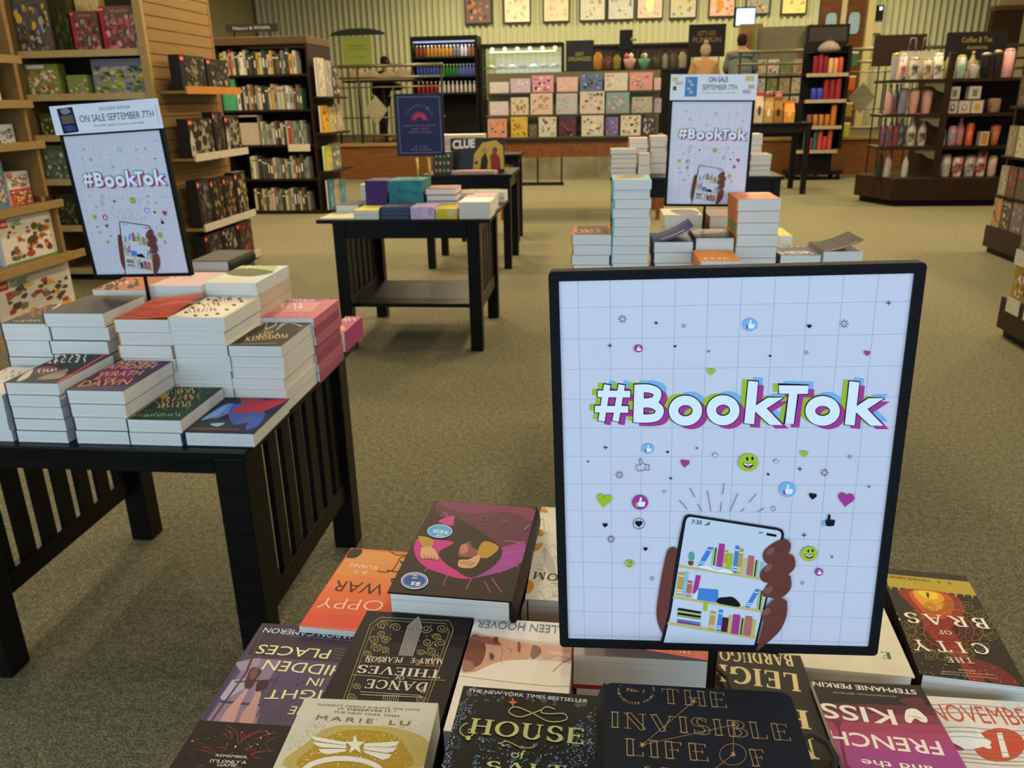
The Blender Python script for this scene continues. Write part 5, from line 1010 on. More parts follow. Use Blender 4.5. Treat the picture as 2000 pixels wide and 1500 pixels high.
def dtoy(label,y0,y1,h,z,seed,wt=False,crest=False,cols=('#3c352c','#5c5446','#8a7c64','#2c2620','#a0907c'),dx=.19,lean=.0):
    def art(A):
        pic(A,.22,.98,.05,.95,list(cols),seed,16); A.up(); A.rect(0,0,.2,1,'#1c1816'); A.up(); logo(A,.03,.96,.14,.9)
        if crest: A.poly([(.03,.05),(.19,.05),(.19,.45),(.15,.62),(.11,.74),(.07,.62),(.03,.45)],'#a8a294'); A.poly([(.4,.2),(.6,.85),(.8,.2)],'#8a8470'); A.up(); A.ell(.6,.42,.1,.14,'#262220'); A.ell(.11,.25,.04,.08,'#5c564c')
        for i in range(2): A.ell(.3+.3*i,.08,.025,.03,'#b85040')
    return carton('toy_box',label,'toy box',(XPa+dx,y0,z-.009),math.radians(90),y1-y0,h,.09,'#26211c',art,'#1c1816','dark boxed toys on the slatted end panel')
for i,(y0,y1,h,z,c,l,q) in enumerate(((6.97,7.44,.29,1.64,0,'black toy box with green foliage picture, near end of the top end-panel shelf',('#3c3a2c','#5c6a3c','#8a6a5c','#2c2620')),(7.46,7.93,.28,1.64,0,'black toy box with green foliage picture, far end of the top end-panel shelf',('#3c3a30','#4c5a34','#9a8a7c','#2c2620')),
    (6.95,7.42,.33,1.08,1,'dark toy box with a pale crest and castle, near end of the second end-panel shelf',('#4c463a','#6a624e','#8a8068','#363028')),(7.44,7.66,.38,1.08,0,'narrow black toy box standing tallest on the second end-panel shelf',('#4a4438','#6a6250','#2c2620')),(7.68,8.0,.34,1.08,1,'dark toy box with a dragon-like shadow, far end of the second end-panel shelf',('#7a705a','#5c5444','#9a907c')),
    (6.95,7.2,.42,.47,0,'black toy box with a grey tower, near end of the third end-panel shelf',('#4c4c4c','#6a6a68','#26221e')),(7.21,7.46,.4,.47,0,'black toy box with a gold figure on the third end-panel shelf',('#8a7434','#3a2c1c','#26221e')),(7.47,7.72,.4,.47,0,'black toy box with a brown robed figure on the third end-panel shelf',('#6a4430','#8a7a64','#26221e')),(7.73,8.0,.42,.47,0,'yellowish dark toy box at the far end of the third end-panel shelf',('#8a7a44','#6a5c3c','#a89a70','#2c2620')),
    (6.95,7.3,.34,.06,0,'near dark toy box on the bottom end-panel shelf',('#3a3430','#6a6258')),(7.31,7.62,.34,.06,0,'middle dark toy box on the bottom end-panel shelf',('#8a8478','#3a3430')),(7.63,8.0,.35,.06,0,'far dark toy box on the bottom end-panel shelf',('#3a3430','#5c4c44','#8a3a30')))):
    dtoy(l,y0,y1,h,z,40+i,crest=bool(c),cols=q)
# ===== toy wall running towards the camera =====
def toywall():
    r=thing('toy_shelving','maple wall of shelves full of white toy boxes, nearest along the side','shelving',(-4.3,5.,0)); T0=Matrix.Translation((4.3,-5.,0))
    def part(nm,fn,**k): m=MB(); m.T=T0; fn(m); return m.build(nm,r,**k)
    part('end_panel',lambda m:m.box(-4.62,-4.26,5.86,5.9,0,2.7,MAPLE),bevel=.003); part('back_panel',lambda m:m.box(-4.66,-4.63,3.2,5.9,0,2.7,M('#5a4a30',.6)))
    for z,x in ((1.873,-4.2),(1.57,-4.18),(1.284,-4.15),(.854,-4.1),(.476,-4.0),(.05,-3.95)): part('shelf',lambda m:(m.box(-4.62,x,3.2,5.85,z-.045,z-.02,M('#7c6640',.5)),m.box(x,x+.02,3.2,5.85,z-.055,z-.0,M('#94794a',.4))))
    for z0,z1,x in ((1.284,1.53,-4.19),(.9,1.23,-4.15),(.476,.8,-4.1)): part('divider',lambda m:m.box(-4.62,x-.01,5.78,5.81,z0-.02,z1,MAPLE))
toywall()
def wt(label,y0,y1,h,z,x,base,cols,seed,big=False,yl=False,side='#d9d9dc'):
    def art(A):
        if yl: A.rect(0,0,1,.45,'#c9a030')
        A.up(); pic(A,.12,.95,.08,.8,cols,seed,14); A.up(); logo(A,.03,.95,.13*(1 if y1-y0>.3 else 1.6),1.2)
        if big: A.text('CLASSIC',(.2,.8),(.42,.8),(.2,.93),I('#3c8a4c'),bold=.012); A.rect(0,0,1,.04,'#5c8a3c')
    carton('toy_box',label,'toy box',(x-.13,y0,z-.019),math.radians(90),y1-y0,h,.12,base,art,side,'white boxed building toys on the near wall')
W='#cfc8ba'; C1=['#a84030','#6a7a3c','#8a6040','#c9a050','#4a5a4a','#7a3c34']
wt('white toy box on the top shelf of the near wall',5.0,5.7,.28,1.873,-4.2,W,C1,1); wt('white and green toy box on the second shelf of the near wall, by its end',5.3,5.74,.235,1.57,-4.19,W,['#3a2c2c','#5c7a3c','#a09888'],2); wt('white toy box further in on the second shelf of the near wall',4.7,5.28,.24,1.57,-4.19,W,['#3c4a2c','#6a4a3c'],22)
wt('pale toy box with dark figures on the third shelf of the near wall',4.9,5.42,.232,1.284,-4.16,W,['#4a4438','#6a5c50','#8a8070'],3); wt('small blue and white toy box ending the third shelf of the near wall',5.44,5.74,.14,1.284,-4.15,'#c4ccd4',['#8a4a38','#c9a070','#5c7aa0'],4)
wt('large yellow and cream toy box with a knight picture on the fourth shelf',4.55,5.3,.36,.854,-4.12,'#c4b88c',['#a03c30','#3c5080','#4a4434','#c9a030','#7a6a50'],5,yl=True); wt('narrow blue and red toy box beside the knight picture box',5.32,5.5,.33,.854,-4.12,'#5c7a90',['#a84034','#c9b48c'],6); wt('small white toy box with red cars, upper of two at the shelf end',5.52,5.75,.12,.975,-4.12,W,['#a84034','#8a8478'],7); wt('small red and yellow toy box, lower of two at the shelf end',5.52,5.75,.12,.855,-4.12,'#b8503c',['#c9a030','#d8d0c0','#8a3c30'],8)
wt('tall white toy box with a palm picture on the fifth shelf',4.5,5.0,.33,.476,-4.02,W,['#5c7a3c','#7a5a3c','#a84034','#4a6a3a'],9); wt('white toy box with a pirate ship picture and green base, on the fifth shelf',5.2,5.77,.33,.476,-4.02,'#d4ccba',['#5c4030','#7a5c40','#c99a40','#a84034','#4a5a30','#5c3c2c'],10,True); wt('white toy box end between the palm and ship boxes',5.02,5.18,.3,.476,-4.06,'#c9c4bc',['#7a6a58','#8a8478'],11)
wt('wide white toy box with colourful letters picture, lowest shelf near the poster sign',4.98,5.8,.36,.05,-3.98,'#d0c9bc',['#5c4030','#b03a30','#c9a040','#4a4a48','#8a6a40'],12,True); wt('white toy box with a horned creature picture on the lowest shelf',4.5,4.94,.34,.05,-3.98,W,['#a85c34','#c9903c','#3c7a4c','#a83a30'],13)
# ===== bookcase beyond the toy bay =====
def bookcase():
    x0,x1,y0,y1=-5.3,-3.97,11.4,12.4; cx,cy=(x0+x1)/2,(y0+y1)/2
    r=thing('bookcase','tall dark bookcase of upright books beyond the slatted toy panel','bookcase',(cx,cy,0)); T0=Matrix.Translation((-cx,-cy,0))
    def part(nm,fn,**k): m=MB(); m.T=T0; fn(m); return m.build(nm,r,**k)
    part('side_panel',lambda m:m.box(x0,x0+.03,y0,y1,0,2.28,DARK)); part('end_panel',lambda m:m.box(x1-.03,x1,y0,y1,0,2.28,DARK)); part('back_panel',lambda m:m.box(x0+.03,x1-.03,y0+.4,y0+.43,0,2.25,DARKB)); part('crown',lambda m:m.box(x0-.01,x1+.01,y0-.01,y1,2.281,2.38,M('#5a4630',.45,var=.1)),bevel=.005)
    for z in (1.9,1.44,.97,.5,.05): part('shelf',lambda m:m.box(x0+.03,x1-.03,y0,y0+.4,z-.03,z,DARK))
    for z in (1.6,1.12,.6,.05): part('end_shelf',lambda m:m.box(x1+.001,x1+.22,y0+.02,y1-.05,z-.03,z,DARK))
    part('base',lambda m:m.box(x0,x1,y0+.03,y1,0,.02,DARKB))
bookcase()
SP=['#c9c088','#3c3a34','#8f8a80','#d4cfc0','#5c5048','#b8a88c','#a8b04c','#7a8478','#6a7a8a','#c4b89c','#8a5a44','#3a4a4a','#b0aca0','#a83a44','#c49a4c','#3c6a50']; SPW=SP+['#3c3a34','#8f8a80','#d4cfc0','#5c5048','#b8a88c','#7a8478','#c4b89c','#3a4a4a','#b0aca0']*2
NM={'#c9c088':'pale yellow','#3c3a34':'charcoal','#8f8a80':'grey','#d4cfc0':'ivory','#5c5048':'dark brown','#b8a88c':'tan','#a8b04c':'lime green','#7a8478':'grey-green','#6a7a8a':'slate blue','#c4b89c':'sand','#8a5a44':'rust','#3a4a4a':'dark teal','#b0aca0':'light grey','#a83a44':'red','#c49a4c':'ochre','#3c6a50':'green'}
def spines(where,xa,xb,y,z,hmax,seed,group,wr=(.026,.05),gaps=(),first=None):
    r=random.Random(seed); x=xa; i=0
    while x<xb-.02:
        w=r.uniform(*wr); c=r.choice(SPW) if not(first and i in first) else first[i]; h=hmax*r.uniform(.78,1); d=.2
        if x+w>xb: break
        b=MB(); cm=M(c,.45,var=.04); b.box(-w/2,w/2,0,.002,0,h,cm); b.box(-w/2,-w/2+.0015,0,d,0,h,cm); b.box(w/2-.0015,w/2,0,d,0,h,cm); b.box(-w/2+.0015,w/2-.0015,.002,d-.004,.003,h-.004,PAGE)
        A=Art(b,lambda u,v:Vector(((u-.5)*w,0,v*h)),(0,-1,0),.0005); A.k=1; ink='#e4dcc4' if c in('#3c3a34','#5c5048','#3a4a4a','#a83a44','#3c6a50','#8a5a44') else '#4a443c'
        A.rect(.3,.3,.7,.3+r.uniform(.25,.45),ink) if r.random()<.6 else A.rect(.1,.78,.9,.84,ink)
        tag(b.build('upright_book',loc=(x+w/2+.0007,y+r.uniform(0,.02),z),rz=0),f'{NM[c]} book, {nth(i)} from the outer end, {where} of the dark bookcase','book',group); x+=w+.0015; i+=1
for k,(px0,px1,y_,z,h,s) in enumerate(((428,582,138,1.9,.33,1),(437,592,208,1.44,.34,2),(508,600,278,.97,.32,3),(492,606,345,.5,.33,4),(500,612,412,.05,.32,5))):
    a,b=max(V(px0,y_,11.42).x,-5.06 if k==1 else -5.26),min(V(px1,y_,11.42).x,-4.03); nmk=['the top row','the second row','the third row','the fourth row','the lowest row'][k]
    spines(nmk,a,b,11.42,z+.0005,h,s,nmk+' of upright books in the dark bookcase')
q=V(472,278,11.42); tag(MB().box(0,.27,0,.2,0,.4,M('#b8aa94',.6)).box(0,.27,-.0,.002,.3,.38,M('#8a6a5c')).build('box_set',loc=(q.x,11.42,.9705)),'large beige slipcase leading the third row of the dark bookcase','book set')
tag(MB().box(-.16,.16,0,.003,-.05,.05,M('#c9c0a8',.5)).build('shelf_label',loc=(-4.22,11.392,.925)),'blank cream card clipped under the third row of the bookcase','label')
tag(MB().box(0,.2,0,.05,0,.42,M('#4c9a74',.4)).build('picture_book',loc=(-5.268,11.43,1.4405)),'green face-out book at the outer end of the bookcase\'s second row','book')
# face-out books on the bookcase end, sloping towards the aisle
def eo(label,y0,y1,z,h,c,cols,seed,x=.12,th=.03):
    b=thing('face_out_book',label,'book',(-3.97+x,y0,z+.0008),math.radians(90)-.0,'face-out books on the bookcase end'); w=y1-y0
    a=MB().box(0,w,0,th,0,h,M(c,.4,var=.03,coat=.2)); A=Art(a,lambda x,y:Vector((x*w,0,y*h)),(0,-1,0),.0006); A.k=1; pic(A,.1,.9,.1,.9,cols,seed,8); a.build('cover',b); MB().box(.003,w-.003,th+.0005,th+.02,.002,h-.004,PAGE).build('page_block',b)

eo('tall cream face-out book at the near top of the bookcase end',11.42,11.7,1.6,.5,'#b5ab94',['#8a8274','#c9c0aa'],1); eo('grey patterned face-out book on the upper bookcase end',11.72,12.0,1.6,.48,'#8f8a80',['#b0aca0','#5c5850'],2); eo('dark face-out book with a pale figure on the upper bookcase end',12.02,12.33,1.6,.42,'#3a3632',['#8a5c50','#b0a8a0'],3)
eo('yellow boxed set on the bookcase end',11.43,11.68,1.12,.36,'#c4912c',['#3a2c1c','#d4a440'],4); eo('cream and yellow boxed set on the bookcase end',11.7,12.05,1.12,.34,'#a8986c',['#7a6c4c','#c9bc94','#8a7c5c'],5); eo('sand-coloured face-out book beyond the yellow boxed sets',12.08,12.34,1.12,.38,'#9a8c74',['#b8ac94'],6)
eo('lime and pink face-out book low on the bookcase end',11.43,11.68,.6,.34,'#a8b43c',['#c0508a','#c9c46c'],7); eo('grey face-out book with white block low on the bookcase end',11.7,12.1,.6,.36,'#77746c',['#c9c4b8','#5c5a54'],8)
eo('blue wave-patterned face-out book on the bottom bookcase end',11.43,11.64,.05,.42,'#3c6a8a',['#6a9ab4','#8ab0a0'],9); eo('cream face-out book on the bottom bookcase end',11.66,11.9,.05,.4,'#a89c84',['#8a7c64'],10); eo('blue and sand face-out book on the bottom bookcase end',11.92,12.2,.05,.38,'#4a7a94',['#8a9a84','#5c8aa0'],11)
def wsign(label,px0,y0,px1,y1,Y,base,lines,ink,d=.02,name='shelf_sign',legs=None):
    a,b=V(px0,y1,Y),V(px1,y0,Y); w,h=b.x-a.x,b.z-a.z; r=thing(name,label,'sign',(a.x+w/2,Y,a.z)); p=MB(); p.box(-w/2,w/2,0,d,0,h,M(base,.5,var=.03))
    A=Art(p,lambda x,y:Vector(((x-.5)*w,0,y*h)),(0,-1,0),.001); A.k=2
    for s,cx,cy,hw,hh,*c in lines: A.text(s,(cx-hw,cy),(cx+hw,cy),(cx-hw,cy+hh),I(c[0] if c else ink),bold=.012)
    p.build('board',r)
    if legs is not None: 
        for sx in (-.35,.35): MB().tube([(sx*w,d/2,-.001),(sx*w,d/2,legs-a.z)],.012,DARKB).build('support',r)
    return r
wsign('dark overhead sign with white section name, above the dark bookcase',442,45,541,64,11.6,'#2c2a26',[('Nature & Wildlife',.5,.32,.36,.4)],'#b8b4a8',legs=2.385)
# ===== raised cafe at the back =====
PZ=.68; TILE=noise_mat('grey_tile',['#57533c','#6a664c','#7a765c'],3,.5,2); WOODW=M('#6a4424',.4,var=.12,scale=3,stretch=(1,1,10)); CREAMR=M('#7a7455',.4,metal=.3); 
struct(MB().box(XL,XR,16.95,YB-.1,0,PZ,M('#4a4434',.8)).build('floor_cafe_platform'))
def half_wall(label,x0,x1,m=WOODW,cap='#8a6a3c'):
    r=thing('half_wall',label,'half wall',((x0+x1)/2,16.8,0)); w=(x1-x0)/2
    MB().box(-w,w,-.08,.1,0,.66,m).build('panelling',r); MB().box(-w-.0,w,-.12,.12,.6605,.72,M(cap,.4,var=.1)).build('cap',r,bevel=.006); return r
half_wall('brown wood half wall below the cafe railing, behind the navy sign',-5.6,-2.05); half_wall('grey tiled cafe front seen beneath the wooden card table',-2.04,2.3,TILE,'#9a947c'); half_wall('brown wood half wall below the railing by the bottle island',2.31,8.6)
def railing(label,x0,x1,posts,dia,ztop=2.2):
    r=thing('cafe_railing',label,'railing',(x0,16.8,.72)); g=M('#6c664a',.35,metal=.6); L=x1-x0
    for z,rr in ((ztop-.72,.03),(ztop-.94,.022),(ztop-1.12,.014),(.16,.018),(.5,.014)): MB().tube([(0,0,z),(L,0,z)],rr,g).build('rail',r,True)
    for p in posts: MB().tube([(p-x0,0,.001),(p-x0,0,ztop-.72)],.024,M('#2c281e',.4)).build('post',r,True)
    for d,z in dia:
        s=.24; MB().add([(d-x0,-.012,z-.72-s*1.15),(d-x0+s,-.012,z-.72),(d-x0,-.012,z-.72+s*1.15),(d-x0-s,-.012,z-.72),(d-x0,.012,z-.72-s*1.15),(d-x0+s,.012,z-.72),(d-x0,.012,z-.72+s*1.15),(d-x0-s,.012,z-.72)],[(0,1,2,3),(7,6,5,4),(0,4,5,1),(1,5,6,2),(2,6,7,3),(3,7,4,0)],M('#8a8468',.45,metal=.2)).build('diamond_plate',r)
        MB().box(d-x0-s*1.5,d-x0-s*1.5+.03,-.012,.012,.17,ztop-1.13,M('#4a4634',.4)).build('upright_bar',r); MB().box(d-x0+s*1.5,d-x0+s*1.5+.03,-.012,.012,.17,ztop-1.13,M('#4a4634',.4)).build('upright_bar',r)
railing('metal cafe railing with a diamond plate, behind the navy sign',-5.4,-3.1,(-5.3,-4.85,-3.15),((V(735,215,16.8).x,V(735,215,16.8).z),)); railing('metal cafe railing with a diamond plate, beside the bottle island',2.6,8.3,(2.65,4.4,6.55,8.25),((V(1683,191,16.8).x,V(1683,191,16.8).z),),2.28)
def px(x0,y0,x1,y1,Y): a,b=V(x0,y1,Y),V(x1,y0,Y); ym=(y0+y1)/2; return V(x0,ym,Y).x,V(x1,ym,Y).x,a.z,b.z
# menu boards
MB_=[(907,961,49),(983,1037,47),(1060,1113,45),(1131,1184,43),(1186,1240,41),(1243,1296,39),(1307,1362,38),(1384,1437,35),(1456,1505,30),(1526,1577,30)]
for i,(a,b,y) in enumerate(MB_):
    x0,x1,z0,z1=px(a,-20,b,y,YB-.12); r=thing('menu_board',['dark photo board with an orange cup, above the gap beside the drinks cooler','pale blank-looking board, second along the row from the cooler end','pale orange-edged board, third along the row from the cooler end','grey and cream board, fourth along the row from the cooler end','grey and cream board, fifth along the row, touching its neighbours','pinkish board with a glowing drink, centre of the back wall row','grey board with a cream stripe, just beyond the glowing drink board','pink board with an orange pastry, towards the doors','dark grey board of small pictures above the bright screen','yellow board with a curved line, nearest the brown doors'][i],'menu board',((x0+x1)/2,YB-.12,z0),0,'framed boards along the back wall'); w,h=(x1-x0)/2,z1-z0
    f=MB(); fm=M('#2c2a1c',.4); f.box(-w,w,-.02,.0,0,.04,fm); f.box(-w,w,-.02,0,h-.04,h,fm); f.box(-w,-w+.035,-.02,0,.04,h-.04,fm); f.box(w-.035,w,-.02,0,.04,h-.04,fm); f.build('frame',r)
    p=MB(); base=['#6a5450','#d9c9a8','#cdb894','#b9b09c','#b3aca0','#c9ac98','#aca892','#c49c84','#8a8474','#d4c07c'][i]; p.box(-w+.035,w-.035,-.012,-.002,.04,h-.04,M(base,.4,var=.06,scale=3,emit=.35)); A=Art(p,lambda x,y:Vector(((x-.5)*2*w,-.012,y*h)),(0,-1,0),.002); A.k=1  # slight emission stands in for spotlighting on the printed board
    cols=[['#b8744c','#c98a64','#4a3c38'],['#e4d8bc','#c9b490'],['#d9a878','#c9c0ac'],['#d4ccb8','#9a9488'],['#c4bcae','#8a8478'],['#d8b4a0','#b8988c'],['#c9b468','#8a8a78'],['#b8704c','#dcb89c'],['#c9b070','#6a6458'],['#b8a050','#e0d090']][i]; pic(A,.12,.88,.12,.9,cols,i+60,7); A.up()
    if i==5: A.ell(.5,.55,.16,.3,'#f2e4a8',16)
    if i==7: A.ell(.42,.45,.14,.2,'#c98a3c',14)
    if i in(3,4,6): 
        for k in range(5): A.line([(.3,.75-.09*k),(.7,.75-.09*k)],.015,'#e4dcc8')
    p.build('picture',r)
# drinks cooler
def cooler():
    x0,x1,z0,z1=px(806,68,934,268,18.9); z0=PZ; w=(x1-x0)/2; r=thing('drinks_cooler','black open drinks cooler with lit rows of bottles, behind the railing','cooler',((x0+x1)/2,18.9,PZ)); h=z1-z0; k=DARKB
    for nm,a in (('side_panel',(-w,-w+.05,0,.7,0,h)),('side_panel',(w-.05,w,0,.7,0,h)),('top',(-w+.05,w-.05,0,.7,h-.1,h)),('back_panel',(-w+.05,w-.05,.65,.7,.35,h-.1)),('base',(-w+.05,w-.05,0,.7,0,.35))): MB().box(*a,k).build(nm,r)
    for z in (2.45,2.05,1.69): MB().box(-w+.051,w-.051,.06,.62,z-PZ-.035,z-PZ,M('#26262a',.4)).build('shelf',r)
    MB().box(-w+.06,w-.06,.02,.06,h-.13,h-.101,M('#8a9ab8',.4,emit=1.5)).build('light_strip',r)
    area('cooler_light',((x0+x1)/2,19.1,z1-.16),w*1.7,14,(.8,.9,1),sy=.1)
    rows=[(2.45,[('#8a4a2c','orange-brown')]*3+[('#c9902c','amber')]*4+[('#d4a03c','gold')]*3+[('#8a8a90','grey')]*2+[('#dfe4ee','white')]*2+[('#b8705c','pink')]*2,'upper'),(2.05,[('#3c4ca8','blue')]*7+[('#2f7a44','green')]*6+[('#5c6cc0','violet-blue')]*5,'middle'),(1.69,[('#9a2c34','red')]*5+[('#c9c4bc','white')]*9,'lower')]
    for z,cs,nm in rows:
        n=len(cs); g=None
        for i,(c,cn) in enumerate(cs):
            key='bt'+c
            if key not in _bk: b=MB(); b.lathe([(.03,0),(.034,.02),(.034,.15),(.014,.2),(.014,.215)],M(c,.2,var=.02),10); b.lathe([(.017,.215),(.017,.24)],M('#e8ecf0',.3),8); _bk[key]=b.build('drink_bottle',smooth=True).data; o=[q for q in COL.objects if q.data==_bk[key]][0]
            else: o=bpy.data.objects.new('drink_bottle',_bk[key]); COL.objects.link(o)
            o.location=((x0+x1)/2-w+.11+(2*w-.22)*i/(n-1),19.05,z+.001); tag(o,f'{cn} drink bottle, {nth(i)} from the railing end of the cooler\'s {nm} shelf','bottle',f'bottles on the {nm} cooler shelf')
cooler()
def case():
    x0,x1,z0,z1=px(938,82,1100,165,18.9); w=(x1-x0)/2; r=thing('pastry_case','glass pastry case with bright lamps beside the drinks cooler','display case',((x0+x1)/2,18.9,PZ)); h=z1-PZ
    MB().box(-w,w,0,.7,0,.85,DARKB).build('base_cabinet',r); MB().box(-w,w,0,.7,h-.06,h,DARKB).build('top',r)
    for s in (-1,1): MB().box(s*w,s*(w-.04),0,.7,.8505,h-.0605,DARKB).build('side_frame',r)
    gl=M('#dfeee4',.05,var=0,trans=1.)
    for z in (1.12,1.5,): MB().box(-w+.05,w-.05,.06,.6,z-.012,z,M('#7aa89a',.2,emit=.15)).build('glass_shelf',r)
    MB().box(-w+.045,w-.045,.004,.01,.86,h-.065,gl).build('front_glass',r)
    for i in range(6): MB().lathe([(0,0),(.035,.01),(.035,.05),(0,.06)],M('#fff0c8',.4,emit=5.),10,at=(-w+.25+i*.28,.2,h-.13)).build('lamp',r,True)
    area('case_light',((x0+x1)/2,19.1,PZ+h-.16),w*1.6,10,(1,.95,.75),sy=.1)
    for i in range(14):
        row=i//7; x=(x0+x1)/2-w+.2+(i%7)*.24; b=MB(); c=['#b0844c','#c9b48c','#8a5a34','#d8cda8'][i%4]; b.lathe([(0,0),(.07,.004),(.08,.03),(.05,.07),(0,.08)],M(c,.6,bump=.3),10,sx=1.2); o=b.build('pastry',smooth=True,loc=(x,19.2,PZ+(1.12,1.5)[row]+.001)); tag(o,f'{["golden","pale","brown","cream"][i%4]} pastry, {nth(i%7)} from the cooler end on the case\'s {["lower","upper"][row]} glass shelf','pastry',f'pastries on the {["lower","upper"][row]} glass shelf')
case()
def counter():
    x0,x1,z0,z1=px(1102,133,1345,200,18.6); r=thing('cafe_counter','long black cafe counter crowded with jars, behind the card display','counter',((x0+x1)/2,18.6,PZ)); w=(x1-x0)/2; MB().box(-w,w,0,.7,0,z1-PZ-.0405,DARKB).build('body',r); MB().box(-w-.02,w+.02,-.03,.72,z1-PZ-.04,z1-PZ,M('#1c1a16',.25)).build('worktop',r,bevel=.005); return z1
cz=counter(); CY=18.75
x0,x1,z0,z1=px(1150,82,1350,150,20.6); r=thing('back_counter','black back counter with cabinets along the ribbed wall behind the jars','counter',((x0+x1)/2,20.6,PZ)); w=(x1-x0)/2; MB().box(-w,w,0,.5,0,z1-PZ-.05,DARKB).build('body',r); MB().box(-w-.02,w+.02,-.03,.52,z1-PZ-.049,z1-PZ,M('#241e16',.3)).build('worktop',r)
for i in range(4): MB().box(-w+.1+i*w*.48,-w+.02+(i+1)*w*.48,-.02,-.001,.5,z1-PZ-.15,M('#2c241c',.4,var=.2)).build('door',r)
def onc(name,label,cat,px0,px1,ytop,fn,Y=None):
    Y=Y or CY; a=V(px0,100,Y).x; b=V(px1,100,Y).x; h=V((px0+px1)/2,ytop,Y).z-cz; r=thing(name,label,cat,((a+b)/2,Y,cz+.001)); fn(r,(b-a)/2,h); return r
def machine(r,w,h):
    MB().box(-w,w,0,.35,0,h*.5,M('#1a1816',.4)).build('body',r,bevel=.01); MB().box(-w*.9,w*.5,.0,.3,h*.5005,h,M('#141210',.4)).build('hopper',r,bevel=.01); MB().tube([(w*.3,-.05,h*.75),(w*.9,-.08,h*.75)],.03,M('#c9c4b0',.3,metal=.8)).build('spout',r)
onc('espresso_machine','tall black coffee machine against the ribbed wall','coffee machine',1208,1244,58,machine,19.0)
def bas(c1,c2):
    def f(r,w,h): MB().lathe([(w*.6,0),(w*.9,h*.55)],M(c1,.7,bump=.4),12).build('basket',r,True); m=MB(); R3=random.Random(int(w*1e4)); [m.lathe([(0,0),(w*.3,.02),(w*.3,h*.2),(0,h*.3)],M([c1,c2,'#d8cfc0'][i%3],.5),8,at=(R3.uniform(-.5,.5)*w,R3.uniform(-.4,.4)*w,h*.5+R3.uniform(0,.1)*h)) for i in range(6)]; m.build('wrapped_sweets',r,True)
    return f
onc('gift_basket','pink and cream basket of wrapped sweets on the black counter','basket',1217,1244,98,bas('#b88a84','#c4566a')); onc('gift_basket','green and pink basket of wrapped sweets on the black counter','basket',1246,1272,98,bas('#5c8a6c','#b85a74'))
def jar(c):
    def f(r,w,h): MB().lathe([(w*.7,0),(w,h*.1),(w,h*.7),(w*.5,h*.85),(w*.5,h*.92)],M(c,.15,var=.05),14).build('jar_body',r,True); MB().lathe([(w*.55,h*.921),(w*.55,h)],M('#2a2620',.4),12).build('lid',r,True)
    return f
for a,b,y,c,l in ((1160,1177,98,'#b87a34','amber glass jug beside the planner sign'),(1198,1213,104,'#8a7a34','yellow-banded dark jar on the counter'),(1276,1292,104,'#4a4438','dark coffee dispenser on the counter'),(1294,1306,102,'#8a8474','silver flask beside the dark dispenser'),(1309,1324,100,'#5c5448','brown canister towards the pumpkin sign'),(1326,1341,98,'#a49c84','pale canister next to the pumpkin sign'),(1180,1196,106,'#6a4438','reddish jar between the jug and the banded jar')): onc('storage_jar',l,'jar',a,b,y,jar(c))
wsign('black planner sign with green capitals, standing above the card display',1105,78,1160,146,17.5,'#22242a',[('GET',.5,.55,.16,.1),('ORGANIZED',.5,.4,.42,.12)],'#8a8a3c',name='poster_sign',legs=PZ)
wsign('black sign about pumpkin in tan capitals, behind the beige-jacketed person',1343,46,1419,112,18.3,'#1c1814',[("LET'S GO",.48,.66,.24,.14),('PUMPKIN',.5,.44,.38,.17)],'#8a6a4a',name='poster_sign',legs=PZ)
wsign('dark board with gold coffee and tea lettering over the bottle island',1843,60,1971,118,14.2,'#1f1f1e',[('Coffee & Tea',.5,.62,.25,.2),('Accessories',.52,.38,.17,.14)],'#8a7838',legs=.0)
wsign('plain dark brown board between the brown doors and the coffee sign',1702,66,1812,130,15.5,'#2a1c12',[('.',.9,.9,.002,.004)],'#2a1c12',legs=.0,name='display_board')
wsign('yellow-green poster in a dark arched frame behind the railing',672,70,724,132,18.6,'#8a9a48',[('HARVEST',.5,.66,.3,.07),('FAVORITES',.5,.55,.36,.06),('AUTUMN',.5,.3,.25,.05)],'#5c6a2c',name='poster_sign',legs=PZ)
q=V(698,66,18.62); tag(MB().prism([(.62*math.cos(math.radians(a)),.14*math.sin(math.radians(a))) for a in range(0,181,12)],0,.03,M('#222e24',.5)).build('arch_topper'),'dark green arched header above the yellow-green poster','sign header'); o=bpy.data.objects['arch_topper']; o.rotation_euler.x=math.radians(90); o.location=(q.x,18.64,q.z-.03)
# bright screen
def screen():
    x0,x1,z0,z1=px(1438,16,1474,50,18.9); w=(x1-x0)/2; r=thing('display_screen','small bright blue-white screen glowing above the dark-haired person','screen',((x0+x1)/2,18.9,z0)); MB().box(-w*1.25,w*1.1,.0,.06,-.03,z1-z0+.03,DARKB).build('housing',r); MB().box(-w,w,-.006,-.0,0,z1-z0,M('#9fc4ff',.3,var=.2,scale=6,emit=2.2)).build('screen_panel',r); MB().tube([(0,.03,-.031),(0,.03,PZ-z0)],.03,DARKB).build('stand',r)
screen()
